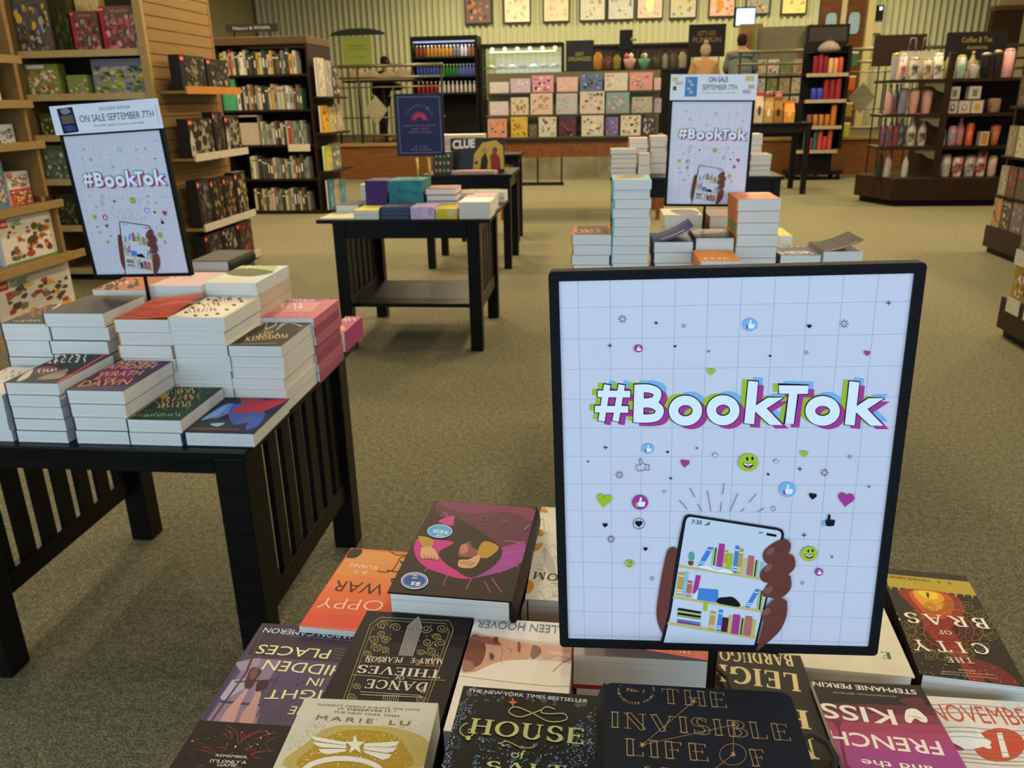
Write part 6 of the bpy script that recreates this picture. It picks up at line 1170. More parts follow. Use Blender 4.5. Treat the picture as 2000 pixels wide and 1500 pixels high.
# counter for the register + magazine rack
def rack():
    x0,x1,z0,z1=px(1475,45,1585,240,17.6); w=(x1-x0)/2; r=thing('magazine_rack','grey metal magazine rack of picture books behind the black snack stand','rack',((x0+x1)/2,17.85,PZ)); h=z1-PZ
    for s in (-1,1): MB().box(s*w,s*(w-.03),0,.4,0,h,CREAMR).build('upright',r)
    for k,z in enumerate((.15,.5,.85,1.2)): MB().box(-w+.031,w-.031,0,.38,z-.02,z,CREAMR).build('shelf',r)
    MB().box(-w+.031,w-.031,.38,.4,0,h,M('#77735c',.5)).build('back_panel',r)
    for k,z in enumerate((1.2,.85,.5,.15)):
        for j in range(4):
            ww=(2*w-.1)/4; carton('magazine',f'{["cream","white","green-covered","tan"][(j+k)%4]} magazine, {nth(j)} along the {nth(k)} tier of the grey rack','magazine',((x0+x1)/2-w+.05+j*ww,17.9,PZ+z+.001),0,ww*.85,.3,.02,['#b8ac94','#c4c0b8','#6a7a50','#9a8a6c'][(j+k)%4],lambda A:pic(A,.1,.9,.1,.9,['#a04a3c','#6a7a4a','#c9a060','#5c5a58'],j*7+k,7),group='magazines in the grey rack')
rack()
# tissue-gold carton
a=V(1438,78,18.9); carton('carton','plain mustard-brown carton below the bright screen','carton',(a.x,18.45,PZ),0,.45,V(1460,50,18.9).z-PZ,.3,'#8a6c34')
# doors
def door(n,a,b):
    x0,x1,z0,z1=px(a,-60,b,112,YB-.14); z0=PZ; w=(x1-x0)/2; o=MB().box(-w,w,-.04,.02,0,3.0,M('#5a3418',.4,var=.12,scale=3,stretch=(1,1,8))).build(f'door_{n}',loc=((x0+x1)/2,YB-.13,z0)); struct(o)
    g=MB(); q=V(1666,45,YB-.2); zc=q.z-z0; pts=[(.13*math.copysign(abs(math.cos(t))**.5,math.cos(t)),.24*math.copysign(abs(math.sin(t))**.5,math.sin(t))) for t in [i*math.pi/12 for i in range(24)]]
    g.add([(x*1.25,-.05,y*1.12+zc) for x,y in pts],[tuple(range(24))],M('#3a3a30',.3)); g.add([(x,-.055,y+zc) for x,y in pts],[tuple(range(24))],M('#7c8c94',.1,emit=.25)); g.build('window_port',o)
door(1,1648,1690); door(2,1602,1646)
q0=V(1694,50,YB-.2).x; struct(MB().box(q0-.03,q0+.14,YB-.26,YB-.1,PZ,4.8,M('#b8a878',.6)).build('trim_1')); q1=V(1645,50,YB-.2).x; struct(MB().box(q1-.06,q1+.06,YB-.24,YB-.18,PZ,4.8,M('#a89878',.6)).build('trim_2'))
r=thing('wall_phone','small black wall phone with a bright light beside the doors','telephone',V(1716,22,YB-.14)); MB().box(-.1,.1,-.06,.02,-.2,.13,M('#1c1c1c',.4)).build('housing',r,bevel=.01); MB().box(0,.06,-.066,-.0605,.02,.09,M('#a8c4ff',.4,emit=3)).build('indicator_light',r)
tag(MB().box(-.13,.13,-.02,.0,-.35,0,M('#c9bc94',.6)).build('wall_notice',loc=tuple(V(1712,34,YB-.12))),'cream notice card on the ribbed wall below the wall phone','notice')
struct(MB().box(V(1938,20,21.).x,XR-.01,20.9,21.1,PZ,V(1945,22,21.).z,M('#3a2818',.5,var=.1)).build('wall_right_panelling')); x_=V(1938,20,21.).x; struct(MB().box(x_,XR-.01,20.86,21.12,V(1945,22,21.).z+.002,V(1945,12,21.).z,M('#5a4430',.5)).build('trim_3')); struct(MB().box(x_+.1,XR-.01,20.9,21.1,V(1945,12,21.).z+.004,4.79,M('#a09068',.7)).build('wall_right_upper'))
# ===== people =====
def skin_body(name,parent,verts,edges,radii,m,sub=1,root=0):
    me=bpy.data.meshes.new(name); me.from_pydata(verts,edges,[]); o=bpy.data.objects.new(name,me); COL.objects.link(o); o.parent=parent; me.materials.append(m)
    s=o.modifiers.new('skin','SKIN'); s.use_smooth_shade=True; me.skin_vertices or None
    if not me.skin_vertices: 
        me.attributes  # skin layer is made by the modifier
    for i,rr in enumerate(radii): me.skin_vertices[0].data[i].radius=(rr,rr*.85) if not isinstance(rr,tuple) else rr
    me.skin_vertices[0].data[root].use_root=True
    u=o.modifiers.new('smooth','SUBSURF'); u.levels=u.render_levels=sub; return o
def person(label,loc,rz,h,skin,top,trous,hair,bun=False,lean=0.,bulk=1.):
    r=thing('person',label,'person',loc,rz); k=h/1.75; L=lean
    def P(*a): return tuple(v*k for v in a)
    body=[P(0,0,.95),P(0,0,1.12),P(.0,L*.5,1.3),P(0,L,1.46),P(0,L,1.54),P(0,L-.01,1.62),P(0,L-.01,1.7)]; rad=[.15,.13,.15,.1,.055,.085,.07]; ed=[(i,i+1) for i in range(6)]
    for s in (-1,1):
        b=len(body); body+=[P(s*.17,L,1.42),P(s*.24,L-.03,1.18),P(s*.17,L-.28,1.12),P(s*.12,L-.36,1.14)]; rad+=[.06,.048,.036,.03]; ed+=[(3,b),(b,b+1),(b+1,b+2),(b+2,b+3)]
        for f in range(4): c=len(body); body+=[P(s*.12+(f-1.5)*.02,L-.42,1.14),P(s*.12+(f-1.5)*.022,L-.45-.01*(f in(1,2)),1.12)]; rad+=[.009,.008]; ed+=[(b+3,c),(c,c+1)]
        c=len(body); body+=[P(s*.09,L-.38,1.15),P(s*.07,L-.41,1.14)]; rad+=[.01,.009]; ed+=[(b+3,c),(c,c+1)]
        b=len(body); body+=[P(s*.1,0,.88),P(s*.11,-.02,.48),P(s*.11,.02,.08),P(s*.12,-.14,.04)]; rad+=[.09,.06,.042,.035]; ed+=[(0,b),(b,b+1),(b+1,b+2),(b+2,b+3)]
    skin_body('body',r,body,ed,[x*k for x in rad],M(skin,.5,var=.04),2)
    t=[P(0,0,.92),P(0,0,1.12),P(0,L*.5,1.32),P(0,L,1.45),P(0,L,1.49)]; tr=[.18,.17,.19,.14,.075]; te=[(0,1),(1,2),(2,3),(3,4)]
    for s in (-1,1): b=len(t); t+=[P(s*.19,L,1.4),P(s*.25,L-.03,1.17),P(s*.18,L-.27,1.12)]; tr+=[.085,.07,.05]; te+=[(3,b),(b,b+1),(b+1,b+2)]
    skin_body('sweater',r,t,te,[x*k*bulk for x in tr],M(top,.9,var=.12,scale=40,bump=.4,stretch=(3,3,.4)),2)
    t=[P(0,0,.95)]; tr=[.165]; te=[]
    for s in (-1,1): b=len(t); t+=[P(s*.1,0,.86),P(s*.11,-.02,.48),P(s*.11,.02,.1)]; tr+=[.105,.08,.062]; te+=[(0,b),(b,b+1),(b+1,b+2)]
    skin_body('trousers',r,t,te,[x*k for x in tr],M(trous,.9),2)
    hm=MB(); hm.lathe([(.0,-.1),(.07,-.09),(.098,-.02),(.1,.04),(.08,.1),(.03,.125),(0,.13)],M(hair,.8,bump=.6,scale=60,stretch=(1,1,.1)),18,at=(0,(L+.02)*k,1.64*k),sy=1.05)
    if bun: hm.lathe([(.0,-.05),(.04,-.03),(.05,.0),(.04,.035),(0,.05)],M(hair,.8,bump=.6,scale=60),12,at=(0,(L+.03)*k,1.79*k))
    hm.build('hair',r,True)
    f=MB(); sk=M(skin,.5,var=.04)
    for s in (-1,1): f.lathe([(0,-.011),(.011,0),(0,.011)],M('#f0ece4',.3),8,at=(s*.032,(L-.085)*k,1.66*k)); f.lathe([(0,-.03),(.012,-.01),(.014,.015),(0,.03)],sk,8,at=(s*.092,L*k,1.645*k))
    f.lathe([(0,-.018),(.016,-.012),(.008,.02),(0,.03)],sk,8,at=(0,(L-.1)*k,1.63*k)); f.lathe([(0,-.006),(.022,0),(0,.006)],M('#8a4a44',.5),8,at=(0,(L-.08)*k,1.59*k)); f.build('face',r,True)
pA=V(1379,85,17.45); person('person seen from behind in a beige knitted jacket with pale hair in a bun',(pA.x,17.45,PZ),math.radians(185),pA.z-PZ-.02,'#b08468','#a88458','#2c2c30','#a08c78',True,-.02,1.3)
pB=V(1446,72,17.6); person('dark-haired person seen from behind in a grey-blue top, beside the beige one',(pB.x,17.35,PZ),math.radians(170),pB.z-PZ+.05,'#a87c60','#66706c','#26262a','#2a1c14',False,-.12,1.25)
pC=V(738,88,18.0); person('person in dark clothes half hidden behind the railing beside the green poster',(pC.x,18.0,PZ),math.radians(120),1.75,'#8a6450','#1f1714','#1a1816','#1c1410',False,-.15,1.5)
# bar table with folded beige cloth, behind railing
def cloth():
    m=MB(); q=V(745,150,17.4); n=18
    top=[(i/n*1.3-.65,-.06+.1*math.sin(i*.55)*math.sin(i*.9)+.02*math.sin(i*2.3)-.1*abs(i/n-.5)) for i in range(n+1)]
    m.add([(x,0,.25+z) for x,z in top]+[(x,0,0) for x,z in top]+[(x,.3,.25+z) for x,z in top]+[(x,.3,0) for x,z in top],[(i,i+1,n+2+i,n+1+i) for i in range(n)]+[(2*n+2+i,3*n+3+i,3*n+4+i,2*n+3+i) for i in range(n)]+[(i,2*n+2+i,2*n+3+i,i+1) for i in range(n)],M('#8a7c64',.9,bump=.3,scale=20))
    return q,m
q,m=cloth(); tag(m.build('draped_cloth',smooth=True,loc=(q.x,17.3,1.95)),'crumpled beige cloth lying on the small table behind the railing','cloth')
r=thing('cafe_table','small dark cafe table under the beige cloth behind the railing','table',(q.x,17.45,PZ)); MB().box(-.8,.8,-.18,.3,1.23,1.268,DARKB).build('table_top',r); MB().tube([(0,.05,0),(0,.05,1.229)],.04,DARKB).build('pedestal',r); MB().lathe([(.3,0),(.3,.02),(.05,.04)],DARKB,18,at=(0,.05,0)).build('foot',r)
# ===== wooden table with card display =====
WT=M('#7a4a22',.35,var=.12,scale=3,stretch=(8,1,8))
def simple_table(label,x0,x1,y0,y1,zt,leg,ap,m,name='display_table',top=None,th=.03,inset=.02):
    cx,cy=(x0+x1)/2,(y0+y1)/2; w,d=(x1-x0)/2,(y1-y0)/2; r=thing(name,label,'table',(cx,cy,0)); MB().box(-w,w,-d,d,zt-th,zt,top or m).build('table_top',r,bevel=.005)
    for sx in (-1,1):
        for sy in (-1,1): X0=sx*(w-inset); Y0=sy*(d-inset); MB().box(X0,X0-sx*leg,Y0,Y0-sy*leg,0,zt-th-.0005,m).build('leg',r,bevel=.004)
    for sy in (-1,1): MB().box(-w+leg+inset+.001,w-leg-inset-.001,sy*(d-inset-.01),sy*(d-inset-.035),zt-th-ap,zt-th-.0005,m).build('apron',r)
    for sx in (-1,1): MB().box(sx*(w-inset-.01),sx*(w-inset-.035),-d+leg+inset+.001,d-leg-inset-.001,zt-th-ap,zt-th-.0005,m).build('side_apron',r)
    return r
simple_table('long brown wooden table carrying the card and journal display',-1.3,.87,10.65,11.75,1.03,.1,.2,WT,top=M('#2c2a16',.4,var=.2))
def cards():
    r=thing('card_rack','tiered rack holding cards and journals on the wooden table','rack',(-.36,11.2,1.031)); g=M('#4a4630',.5)
    for z,y in ((.0,-.53),(.27,-.41),(.54,-.29)): MB().box(-1.1,1.12,y-.02,y+.095,z,z+.02,g).build('tier',r)
    MB().box(-1.1,1.12,-.19,-.16,0,.8,M('#6a6448',.6)).build('back_panel',r)
    for s in (-1.13,0,1.125): MB().box(s,s+.012,-.56,-.56+.01,.021,.05,M('#8a8468',.3)).build('divider',r)
cards()
rowsC=[(2,10.98,[(958,996,160,200,'#c9beb0',['#a8c0b0','#d8b8b0'],'cream and sage card'),(998,1038,153,190,'#b8a8b0',['#d8d0c8','#c9a0a8'],'lilac floral card'),(1040,1083,147,182,'#c98a94',['#3a2c34','#e0d0cc','#b83c50'],'black and rose patterned card'),(1088,1130,150,184,'#cfa494',['#d8b4a4'],'plain pink journal'),(1133,1178,143,177,'#5a6680',['#8a98b0','#2c3444'],'blue cityscape card'),(1181,1227,142,178,'#c4bda8',['#d0c9b4','#c08a60'],'cream speckled journal'),(1229,1275,141,188,'#c98a7c',['#b8545c','#d8b070','#5c8a94'],'rose, gold and teal floral journal'),(1277,1290,152,190,'#c9a8a0',['#b88a8c'],'narrow pink card')]),
 (1,10.86,[(958,995,198,230,'#c4b8b0',['#b8c4b0','#d0a0a8'],'mint and pink card'),(999,1034,190,226,'#c4b490',['#a8584c','#8a7c5c'],'tan striped notepad'),(1037,1081,182,236,'#cbb098',['#a8846c'],'peach journal with small capitals'),(1087,1129,182,224,'#a8aca4',['#8a9c98','#d0949c'],'grey floral journal with a pink band'),(1133,1182,178,225,'#c4b4a0',['#4c4438','#c08a8c','#8a9878'],'wreath-patterned cream journal'),(1184,1230,180,223,'#7c9088',['#a8b0a4','#b85c80'],'sea-green journal with a pink label'),(1234,1274,189,225,'#a09c84',['#5c8c6c','#d09890'],'green leaf journal with a pink edge'),(1278,1291,192,225,'#a890a0',['#7c6c8c'],'narrow violet card')]),
 (0,10.74,[(954,992,232,268,'#c98c68',['#4a5460','#b8784c'],'orange card with a dark balloon'),(999,1032,228,268,'#c4a030',['#b84c34','#5c4c34'],'yellow card with red shapes'),(1034,1050,242,268,'#5c4c3c',['#8a7860'],'small brown card'),(1053,1088,228,268,'#c4baa0',['#4c4c40','#8a9c78'],'cream card with black script'),(1092,1126,227,267,'#4c2c2c',['#a83c28','#2c2430'],'red sunset card'),(1136,1180,225,264,'#c4b8a0',['#5c6c78','#d8cdb4'],'cream card with a dark wave'),(1183,1208,228,264,'#6c6088',['#a890a8','#4c4464'],'violet dusk card'),(1212,1252,225,264,'#c9bca0',['#4c4030','#a89c84'],'cream spiral pad with a twig'),(1254,1278,227,264,'#3c3430',['#b8b0a4'],'black spiral pad with white letters')])]
for t,Y,L in rowsC:
    for k,(a,b,yt,yb,c,cols,nm) in enumerate(L):
        x0,x1,z0,z1=px(a,yt,b,yb,Y); zz=(1.031+.0205+.27*t+.0); h=(z1-z0)*(1.25 if t else 1.12)
        carton('greeting_card' if 'card' in nm else 'journal',f'{nm} on the {["front","middle","back"][t]} tier of the card rack','card' if 'card' in nm else 'journal',(x0,Y-.06+.035*(2-t)*0,zz),0,(x1-x0)*.97,max(.12,z1-zz),.02,c,(lambda cols,k,t:lambda A:pic(A,.08,.92,.08,.92,cols,k*13+t,6))(cols,k,t),group='cards and journals on the tiered rack')
# framed easel on the floor beyond
r=thing('floor_frame','low black metal frame standing on the carpet under the wooden table','stand',(-1.1,15.2,0)); g=M('#1c1812',.4,metal=.5)
for x in (-.42,-.02,.42): MB().box(x-.015,x+.015,-.015,.015,.06,.62,g).build('upright',r)
MB().box(-.46,.46,-.03,.03,0,.06,g).build('base_bar',r); MB().box(-.46,.46,-.02,.02,.62,.65,g).build('top_bar',r)
# ===== black table with the board game =====
simple_table('small black table behind the mid-floor one, carrying the board games',-1.62,-.78,7.4,8.2,.87,.07,.1,BLACKWOOD)
def clue(A):
    A.up(); A.text('CLUE',(.04,.66),(.46,.7),(.04,.94),I('#d8d4cc'),bold=.05); c='#b8a040'
    A.poly([(.42,.05),(.44,.5),(.6,.85),(.85,.92),(.98,.75),(1.,.05)],c); A.up(); A.poly([(.55,.05),(.58,.4),(.66,.55),(.7,.3),(.68,.05)],'#2c2a30'); A.poly([(.76,.05),(.74,.45),(.82,.6),(.92,.4),(.94,.05)],'#8a3034'); A.up(); A.ell(.64,.62,.05,.09,'#8a8880'); A.ell(.83,.62,.05,.09,'#5c5450'); A.ell(.48,.25,.03,.05,'#2c2a30')
a=V(881,344,7.72); carton('board_game','black and yellow board game box propped up on the small black table','board game',(a.x,7.72,.8775),0,V(984,300,7.72).x-a.x,.3,.05,'#24242a',clue,tilt=math.radians(-8))
for k in range(3):
    a=V(846,340,7.5); carton('card_game',f'small green-dotted game box, {["lowest","middle","top"][k]} of three beside the board game','game box',(a.x+.004*k,7.5,.8705+k*.066),0,.17,.064,.12,'#3c3e2c',lambda A:[A.ell(.18+.22*i,.5,.05,.22,['#a8b04c','#c9c4b0'][i%2],10) for i in range(4)],group='green-dotted game boxes')
tag(MB().prism([(x,y) for x,y in ((-.2,-.06),(.2,-.07),(.22,.02),(.0,.07),(-.22,.03))],0,.03,M('#b89890',.6)).build('soft_book',loc=(V(925,338,7.48).x,7.5,.8705)),'pinkish soft flat book lying in front of the board game','book')
for k in range(4): q=V(893,262,9.0); tag(MB().box(-.27,.27,0,.3,0,.05,M(['#a8a08c','#b8b09c'][k%2],.5)).build('flat_carton',loc=(q.x+.01*(k%2),9.0,.95+k*.052)),f'flat off-white carton, {["lowest","second","third","top"][k]} in the pile behind the board game','carton','flat off-white cartons behind the board game')
simple_table('low dark stand holding the flat off-white cartons behind the board game',-1.55,-.85,8.95,9.4,.949,.05,.08,DARKB,name='display_stand')
# ===== black table behind the far sign =====
simple_table('black table with brown legs and mixed book piles, behind the far poster sign',.1,1.52,6.95,7.75,.87,.07,.14,BLACKWOOD)
def pile(label,px0,px1,ytop,Y,z0,L,cols,nmg,n=None,t=.045):
    a,b=V(px0,ytop,Y),V(px1,ytop,Y); n=n or max(1,round((a.z-z0)/t)); t=(a.z-z0)/n; r=random.Random(px0)
    for i in range(n):
        book(f'{"topmost book of" if i==n-1 else ORD[n-1-i]+" book down in"} {label}',(a.x+b.x)/2+r.uniform(-.004,.004),Y+L/2+r.uniform(0,.006),z0+.0004+i*t,b.x-a.x-.008,L,t-.0006,cols[i%len(cols)],i%3==1,-1,None,r.uniform(-.01,.01),nmg)
E7='books on the black table behind the far sign'
pile('the mauve pile behind the tallest white stack',1192,1245,292,7.0,.87,.25,['#7a6c7c','#8a9088','#6a6058','#9a9488'],E7,t=.035); pile('the grey pile next to the mauve pile',1246,1272,301,7.0,.87,.22,['#8a8078','#a09088'],E7,2); pile('the orange-edged pile rising behind the mauve one',1229,1267,270,7.27,.87,.22,['#c08a6c','#8a8078','#a8a098'],E7); pile('the pink-topped tall pile just beside the far sign',1270,1304,266,7.3,.87,.22,['#c48a84','#b8a48c','#9a9488'],E7)
pile('the white pile rising beyond the far sign',1464,1492,262,7.3,.87,.22,['#b8b0a4','#3a3630'],E7); pile('the low fanned white pile beside the far sign',1466,1508,302,7.0,.87,.24,['#c4c0b8','#8a847c'],E7,4)
# ===== table of coffee bags =====
simple_table('dark table carrying coffee bags, between the far sign and the snack stand',2.1,3.3,13.4,14.4,1.09,.08,.12,DARKB)
for i,(a,b,yt,c,l,tp) in enumerate(((1475,1492,180,'#b8a890','white bag with a red top and dark dots','#a83a34'),(1492,1511,190,'#a88448','kraft coffee bag with a pale stamp','#a88448'),(1511,1530,190,'#8a6434','brown coffee bag with a dark stamp','#7a5428'),(1531,1553,197,'#c98a3c','orange-topped coffee bag','#d0702c'))):
    x0,x1,z0,z1=px(a,yt,b,237,13.55); w=(x1-x0)/2*.92; h=z1-1.09; r=thing('coffee_bag',l+' on the dark table','coffee bag',((x0+x1)/2,13.6,1.0905)); m=MB(); m.add([(-w,-.06,0),(w,-.06,0),(w,.06,0),(-w,.06,0),(-w*1.02,-.07,h*.5),(w*1.02,-.07,h*.5),(w*1.02,.07,h*.5),(-w*1.02,.07,h*.5),(-w*.92,-.01,h*.9),(w*.92,-.01,h*.9),(w*.92,.01,h*.9),(-w*.92,.01,h*.9)],[(3,2,1,0)]+[(k*4+i2,k*4+(i2+1)%4,k*4+4+(i2+1)%4,k*4+4+i2) for k in (0,1) for i2 in range(4)]+[(8,9,10,11)],M(c,.5,bump=.3,scale=20)); A=Art(m,lambda x,y:Vector((x*w,-.066,y*h)),(0,-1,0),.001); A.k=4; A.ell(0,.4,.4,.16,['#4a3430','#d8c49c','#3c2414','#e0a860'][i],14); m.build('bag_body',r); MB().box(-w*.93,w*.93,-.014,.014,h*.86,h,M(tp,.5)).build('folded_top',r); 
for i,(a,b,c,l) in enumerate(((1478,1492,'#c9b48c','cream-lidded jar above the white bag'),(1494,1512,'#5a2424','dark red jar above the kraft bag'),(1515,1530,'#b0504c','coral red jar above the brown bag'))):
    x0,x1,z0,z1=px(a,175,b,196,13.9); r=thing('candle_jar',l,'jar',((x0+x1)/2,13.95,1.38)); w=(x1-x0)/2*.9; MB().lathe([(w,0),(w,.14)],M(c,.2,var=.03),14).build('jar_body',r,True); MB().lathe([(w*.96,.141),(w*.96,.17),(w*.3,.175)],M('#8a7c6c',.3,metal=.5),14).build('lid',r,True)
tag(MB().box(0,1.0,0,.3,0,.285,DARKB).build('riser',loc=(2.2,13.8,1.0905)),'dark riser box behind the coffee bags','riser')
# ===== slim snack stand =====
def slim():
    cx=4.0; y=16.; r=thing('snack_stand','tall narrow black snack stand with cream shelf edges','display stand',(cx-.0,y,0)); k=M('#14110f',.4)
    pr=[(-.42,-.32),(.42,-.32),(.56,0),(.42,.32),(-.42,.32),(-.56,0)]; m=MB().prism(pr,.1,.17,k); m.build('foot_board',r)
    for x,yy in ((-.4,-.24),(.4,-.24),(0,-.26),(.4,.24),(-.4,.24)): MB().lathe([(.02,0),(.045,.02),(.045,.06),(.02,.099)],k,8,at=(x,yy,0)).build('caster',r,True)
    MB().box(-.3,.28,-.16,.2,.1705,.52,k).build('lower_body',r); MB().box(-.32,.42,.2,.24,.5205,2.35,k).build('back_panel',r); MB().box(.36,.42,-.2,.199,.55,2.3,k).build('side_panel',r)
    MB().box(-.25,.355,-.28,.199,2.185,2.2,k).build('shelf',r)
    for i,(z,s) in enumerate(((.53,0),(.95,.03),(1.4,.06),(1.84,.05))): MB().box(-.38+s,.3+s,-.3,.199,z-.03,z,k).build('shelf',r); MB().box(-.4+s,.32+s,-.32,-.301,z-.05,z+.01,M('#9a8c70',.4)).build('shelf_edge',r)
    MB().box(-.3,.45,.2,.24,2.351,2.68,k).build('header',r); MB().box(-.25,.4,.194,.199,2.4,2.63,M('#34302c',.4)).build('header_panel',r)
    return cx,y
scx,scy=slim()
def can(nm,label,cat,x,y,z,r0,h,c,lid='#c9c4bc',grp=None,parts=True):
    if parts: r=thing(nm,label,cat,(x,y,z),0,grp); MB().lathe([(r0*.9,0),(r0,h*.04),(r0,h*.9),(r0*.85,h*.93)],M(c,.3,var=.06),12).build('body',r,True); MB().lathe([(r0*.86,h*.931),(r0*.86,h)],M(lid,.3),12).build('lid',r,True); return r
    return tag(MB().lathe([(r0*.9,0),(r0,h*.04),(r0,h*.9),(r0*.85,h)],M(c,.3,var=.06),12).build(nm,smooth=True,loc=(x,y,z)),label,cat,grp)
for (z,s,L,nm) in ((1.84,.05,[('#7a2430','dark red',.3,.055),('#8a2c34','red',.33,.055),('#7a2430','dark red',.3,.055),('#c9a070','red and cream floral',.26,.07),('#c48a60','red and cream floral',.26,.07),('#b84c3c','coral and cream',.27,.07)],'top'),(1.4,.06,[('#3440a0','blue',.2,.055),('#3c48b0','blue',.2,.055),('#8a2c30','red',.34,.06),('#8a2c30','red',.34,.06),('#943434','red',.36,.06)],'second'),(.95,.03,[('#7a4c44','plum',.2,.045),('#a8703c','ochre',.2,.045),('#a8703c','ochre',.2,.045),('#a86c34','ochre',.2,.045),('#b0702c','orange',.36,.07)],'third'),(.53,.0,[('#2c6a60','teal',.38,.035),('#b0443c','red-orange',.22,.05),('#2c6a68','teal',.36,.035),('#b84c44','red-orange',.36,.05),('#b04038','red-orange',.24,.05),('#b84c3c','red-orange',.38,.05)],'lowest')):
    n=len(L); xs=-.3+s
    for i,(c,cn,h,r0) in enumerate(L): can('snack_tin',f'{cn} tin, {nth(i)} from the outer end of the snack stand\'s {nm} shelf','tin',scx+xs+.02+.52*(i+.5)/n,scy-.2,z+.001,min(r0,.54/n/2*.95),h,c,c,f'tins on the {nm} shelf of the snack stand',False)
for i,(z,c,l) in enumerate(((2.28,'#a8a090','cream striped bag hanging at the top of the snack stand'),(2.15,'#8a4434','brown-red gift bag on the upper snack stand'))): pass
r=thing('gift_bag','crumpled white and brown gift bag under the snack stand header','gift bag',(scx+.05,scy-.06,2.2005)); MB().lathe([(.16,0),(.2,.06),(.14,.14),(.05,.19)],M('#8a7c70',.5,bump=.6,scale=12),12).build('bag_body',r,True); MB().lathe([(.03,.191),(.07,.215),(.02,.225)],M('#6a3428',.5),10).build('bow',r,True)
for i in range(4): z=[.75,1.1,1.55,1.95][i]; q=thing('hanging_pouch',['lime pouch low on','yellow and brown pouch halfway up','orange pouch high on','green-topped pouch at the top of'][i]+' the snack stand\'s side','pouch',(scx+.48,scy-.1,z)); MB().box(-.055,.06,-.08,.08,0,.22,M(['#8a8c2c','#8a7434','#a8502c','#2c5c34'][i],.4,bump=.3,scale=15)).build('pouch_body',q,bevel=.01); MB().box(-.055,.06,-.08,.08,.2205,.25,M('#b8b09c',.4)).build('header_card',q)
# ===== island of bottles =====
def island():
    x0,x1,y0,y1=4.04,5.6,11.8,12.95; r=thing('bottle_island','dark wooden island display of bottles and tumblers','display stand',(4.8,12.3,0)); T0=Matrix.Translation((-4.8,-12.3,0)); D=M('#2c1c12',.4,var=.15,scale=4,stretch=(10,1,1))
    def part(nm,fn,**k): m=MB(); m.T=T0; fn(m); return m.build(nm,r,**k)
    hexa=lambda e:[(x0+e,y0+e),(x1+.3-e,y0+e),(x1+.3-e,y1-e),(x0+.15+e,y1-e),(x0-.28+e,y0+.75)]
    part('kick_base',lambda m:m.prism(hexa(.09),0,.085,DARKB)); part('base',lambda m:m.prism(hexa(0),.086,.385,D),bevel=.006)
    part('centre_post',lambda m:m.box(4.56,4.64,11.83,11.9,.3855,1.98,D),bevel=.004); part('back_panel',lambda m:m.box(4.64,5.8,12.33,12.37,.3855,1.66,DARKB)); part('divider_panel',lambda m:m.box(4.58,4.62,11.9,12.9,.3855,1.66,D))
    for z in (.8,1.22,1.66):
        part('shelf',lambda m:m.prism([(x0-.22,y0+.3),(x0-.2,y0+.03),(4.555,y0+.03),(4.555,12.5),(x0-.2,12.5)],z-.035,z,D)); part('shelf',lambda m:m.box(4.645,5.75,y0+.05,12.325,z-.04,z,D))
        part('bracket',lambda m:m.add([(4.3,11.86,z-.036),(4.555,11.86,z-.036),(4.555,11.86,z-.17),(4.48,11.86,z-.15),(4.4,11.86,z-.09),(4.3,11.86,z-.08)]+[(4.3,11.88,z-.036),(4.555,11.88,z-.036),(4.555,11.88,z-.17),(4.48,11.88,z-.15),(4.4,11.88,z-.09),(4.3,11.88,z-.08)],[(5,4,3,2,1,0),(6,7,8,9,10,11)]+[(i,(i+1)%6,(i+1)%6+6,i+6) for i in range(6)],M('#6a6448',.5)))
    for x,y in ((4.0,12.47),(4.2,12.47)): part('metal_upright',lambda m:m.tube([(x,y,.3855),(x,y,1.62)],.012,M('#4a4634',.4,metal=.5)))
island()
def bottle(label,px0,px1,ytop,z0,Y,c,kind='bottle',lid='#b8b4ac',grp=None,cols=None):
    a,b=V(px0,ytop,Y),V(px1,ytop,Y); w=(b.x-a.x)/2*.92; h=min(max(.08,a.z-z0-.001),{1.66:1,1.22:.39,.8:.37,.386:.37}[z0]); r=thing(dict(bottle='flask',tumbler='tumbler',mug='mug',can='travel_cup')[kind],label,kind if kind!='can' else 'cup',((a.x+b.x)/2,Y+w,z0+.001),0,grp)
    bm=noise_mat('patterned_wrap',cols,9,.35,3,pos=[.35+.3*i/(len(cols)-1) for i in range(len(cols))]) if cols else M(c,.3,var=.05)
    if kind=='bottle': MB().lathe([(w*.9,0),(w,h*.03),(w,h*.55),(w*.85,h*.68),(w*.42,h*.84),(w*.42,h*.88)],bm,14).build('body',r,True); MB().lathe([(w*.45,h*.881),(w*.45,h*.97),(w*.3,h)],M(lid,.25,metal=.4),12).build('cap',r,True)
    elif kind=='tumbler': MB().lathe([(w*.72,0),(w*.75,h*.03),(w,h*.86),(w*.98,h*.88)],bm,14).build('body',r,True); MB().lathe([(w*.99,h*.881),(w*.95,h*.95),(w*.5,h)],M(lid,.25,metal=.3),14).build('lid',r,True)
    elif kind=='mug': MB().lathe([(w*.85,0),(w,h*.05),(w,h*.9),(w*.92,h*.98)],bm,14).build('body',r,True); MB().lathe([(w*.93,h*.981),(w*.6,h)],M(lid,.3),12).build('lid',r,True)
    else: MB().lathe([(w*.95,0),(w,h*.02),(w,h*.9)],bm,14).build('body',r,True); MB().lathe([(w*.9,h*.901),(w*.9,h*.97),(w*.4,h)],M(lid,.3),12).build('lid',r,True)
    return r
FL=['#2c2a26','#a84c44','#c9b8a0','#d8cfc0']; BWp=['#2a2826','#b8b0a0','#d0c8b8']
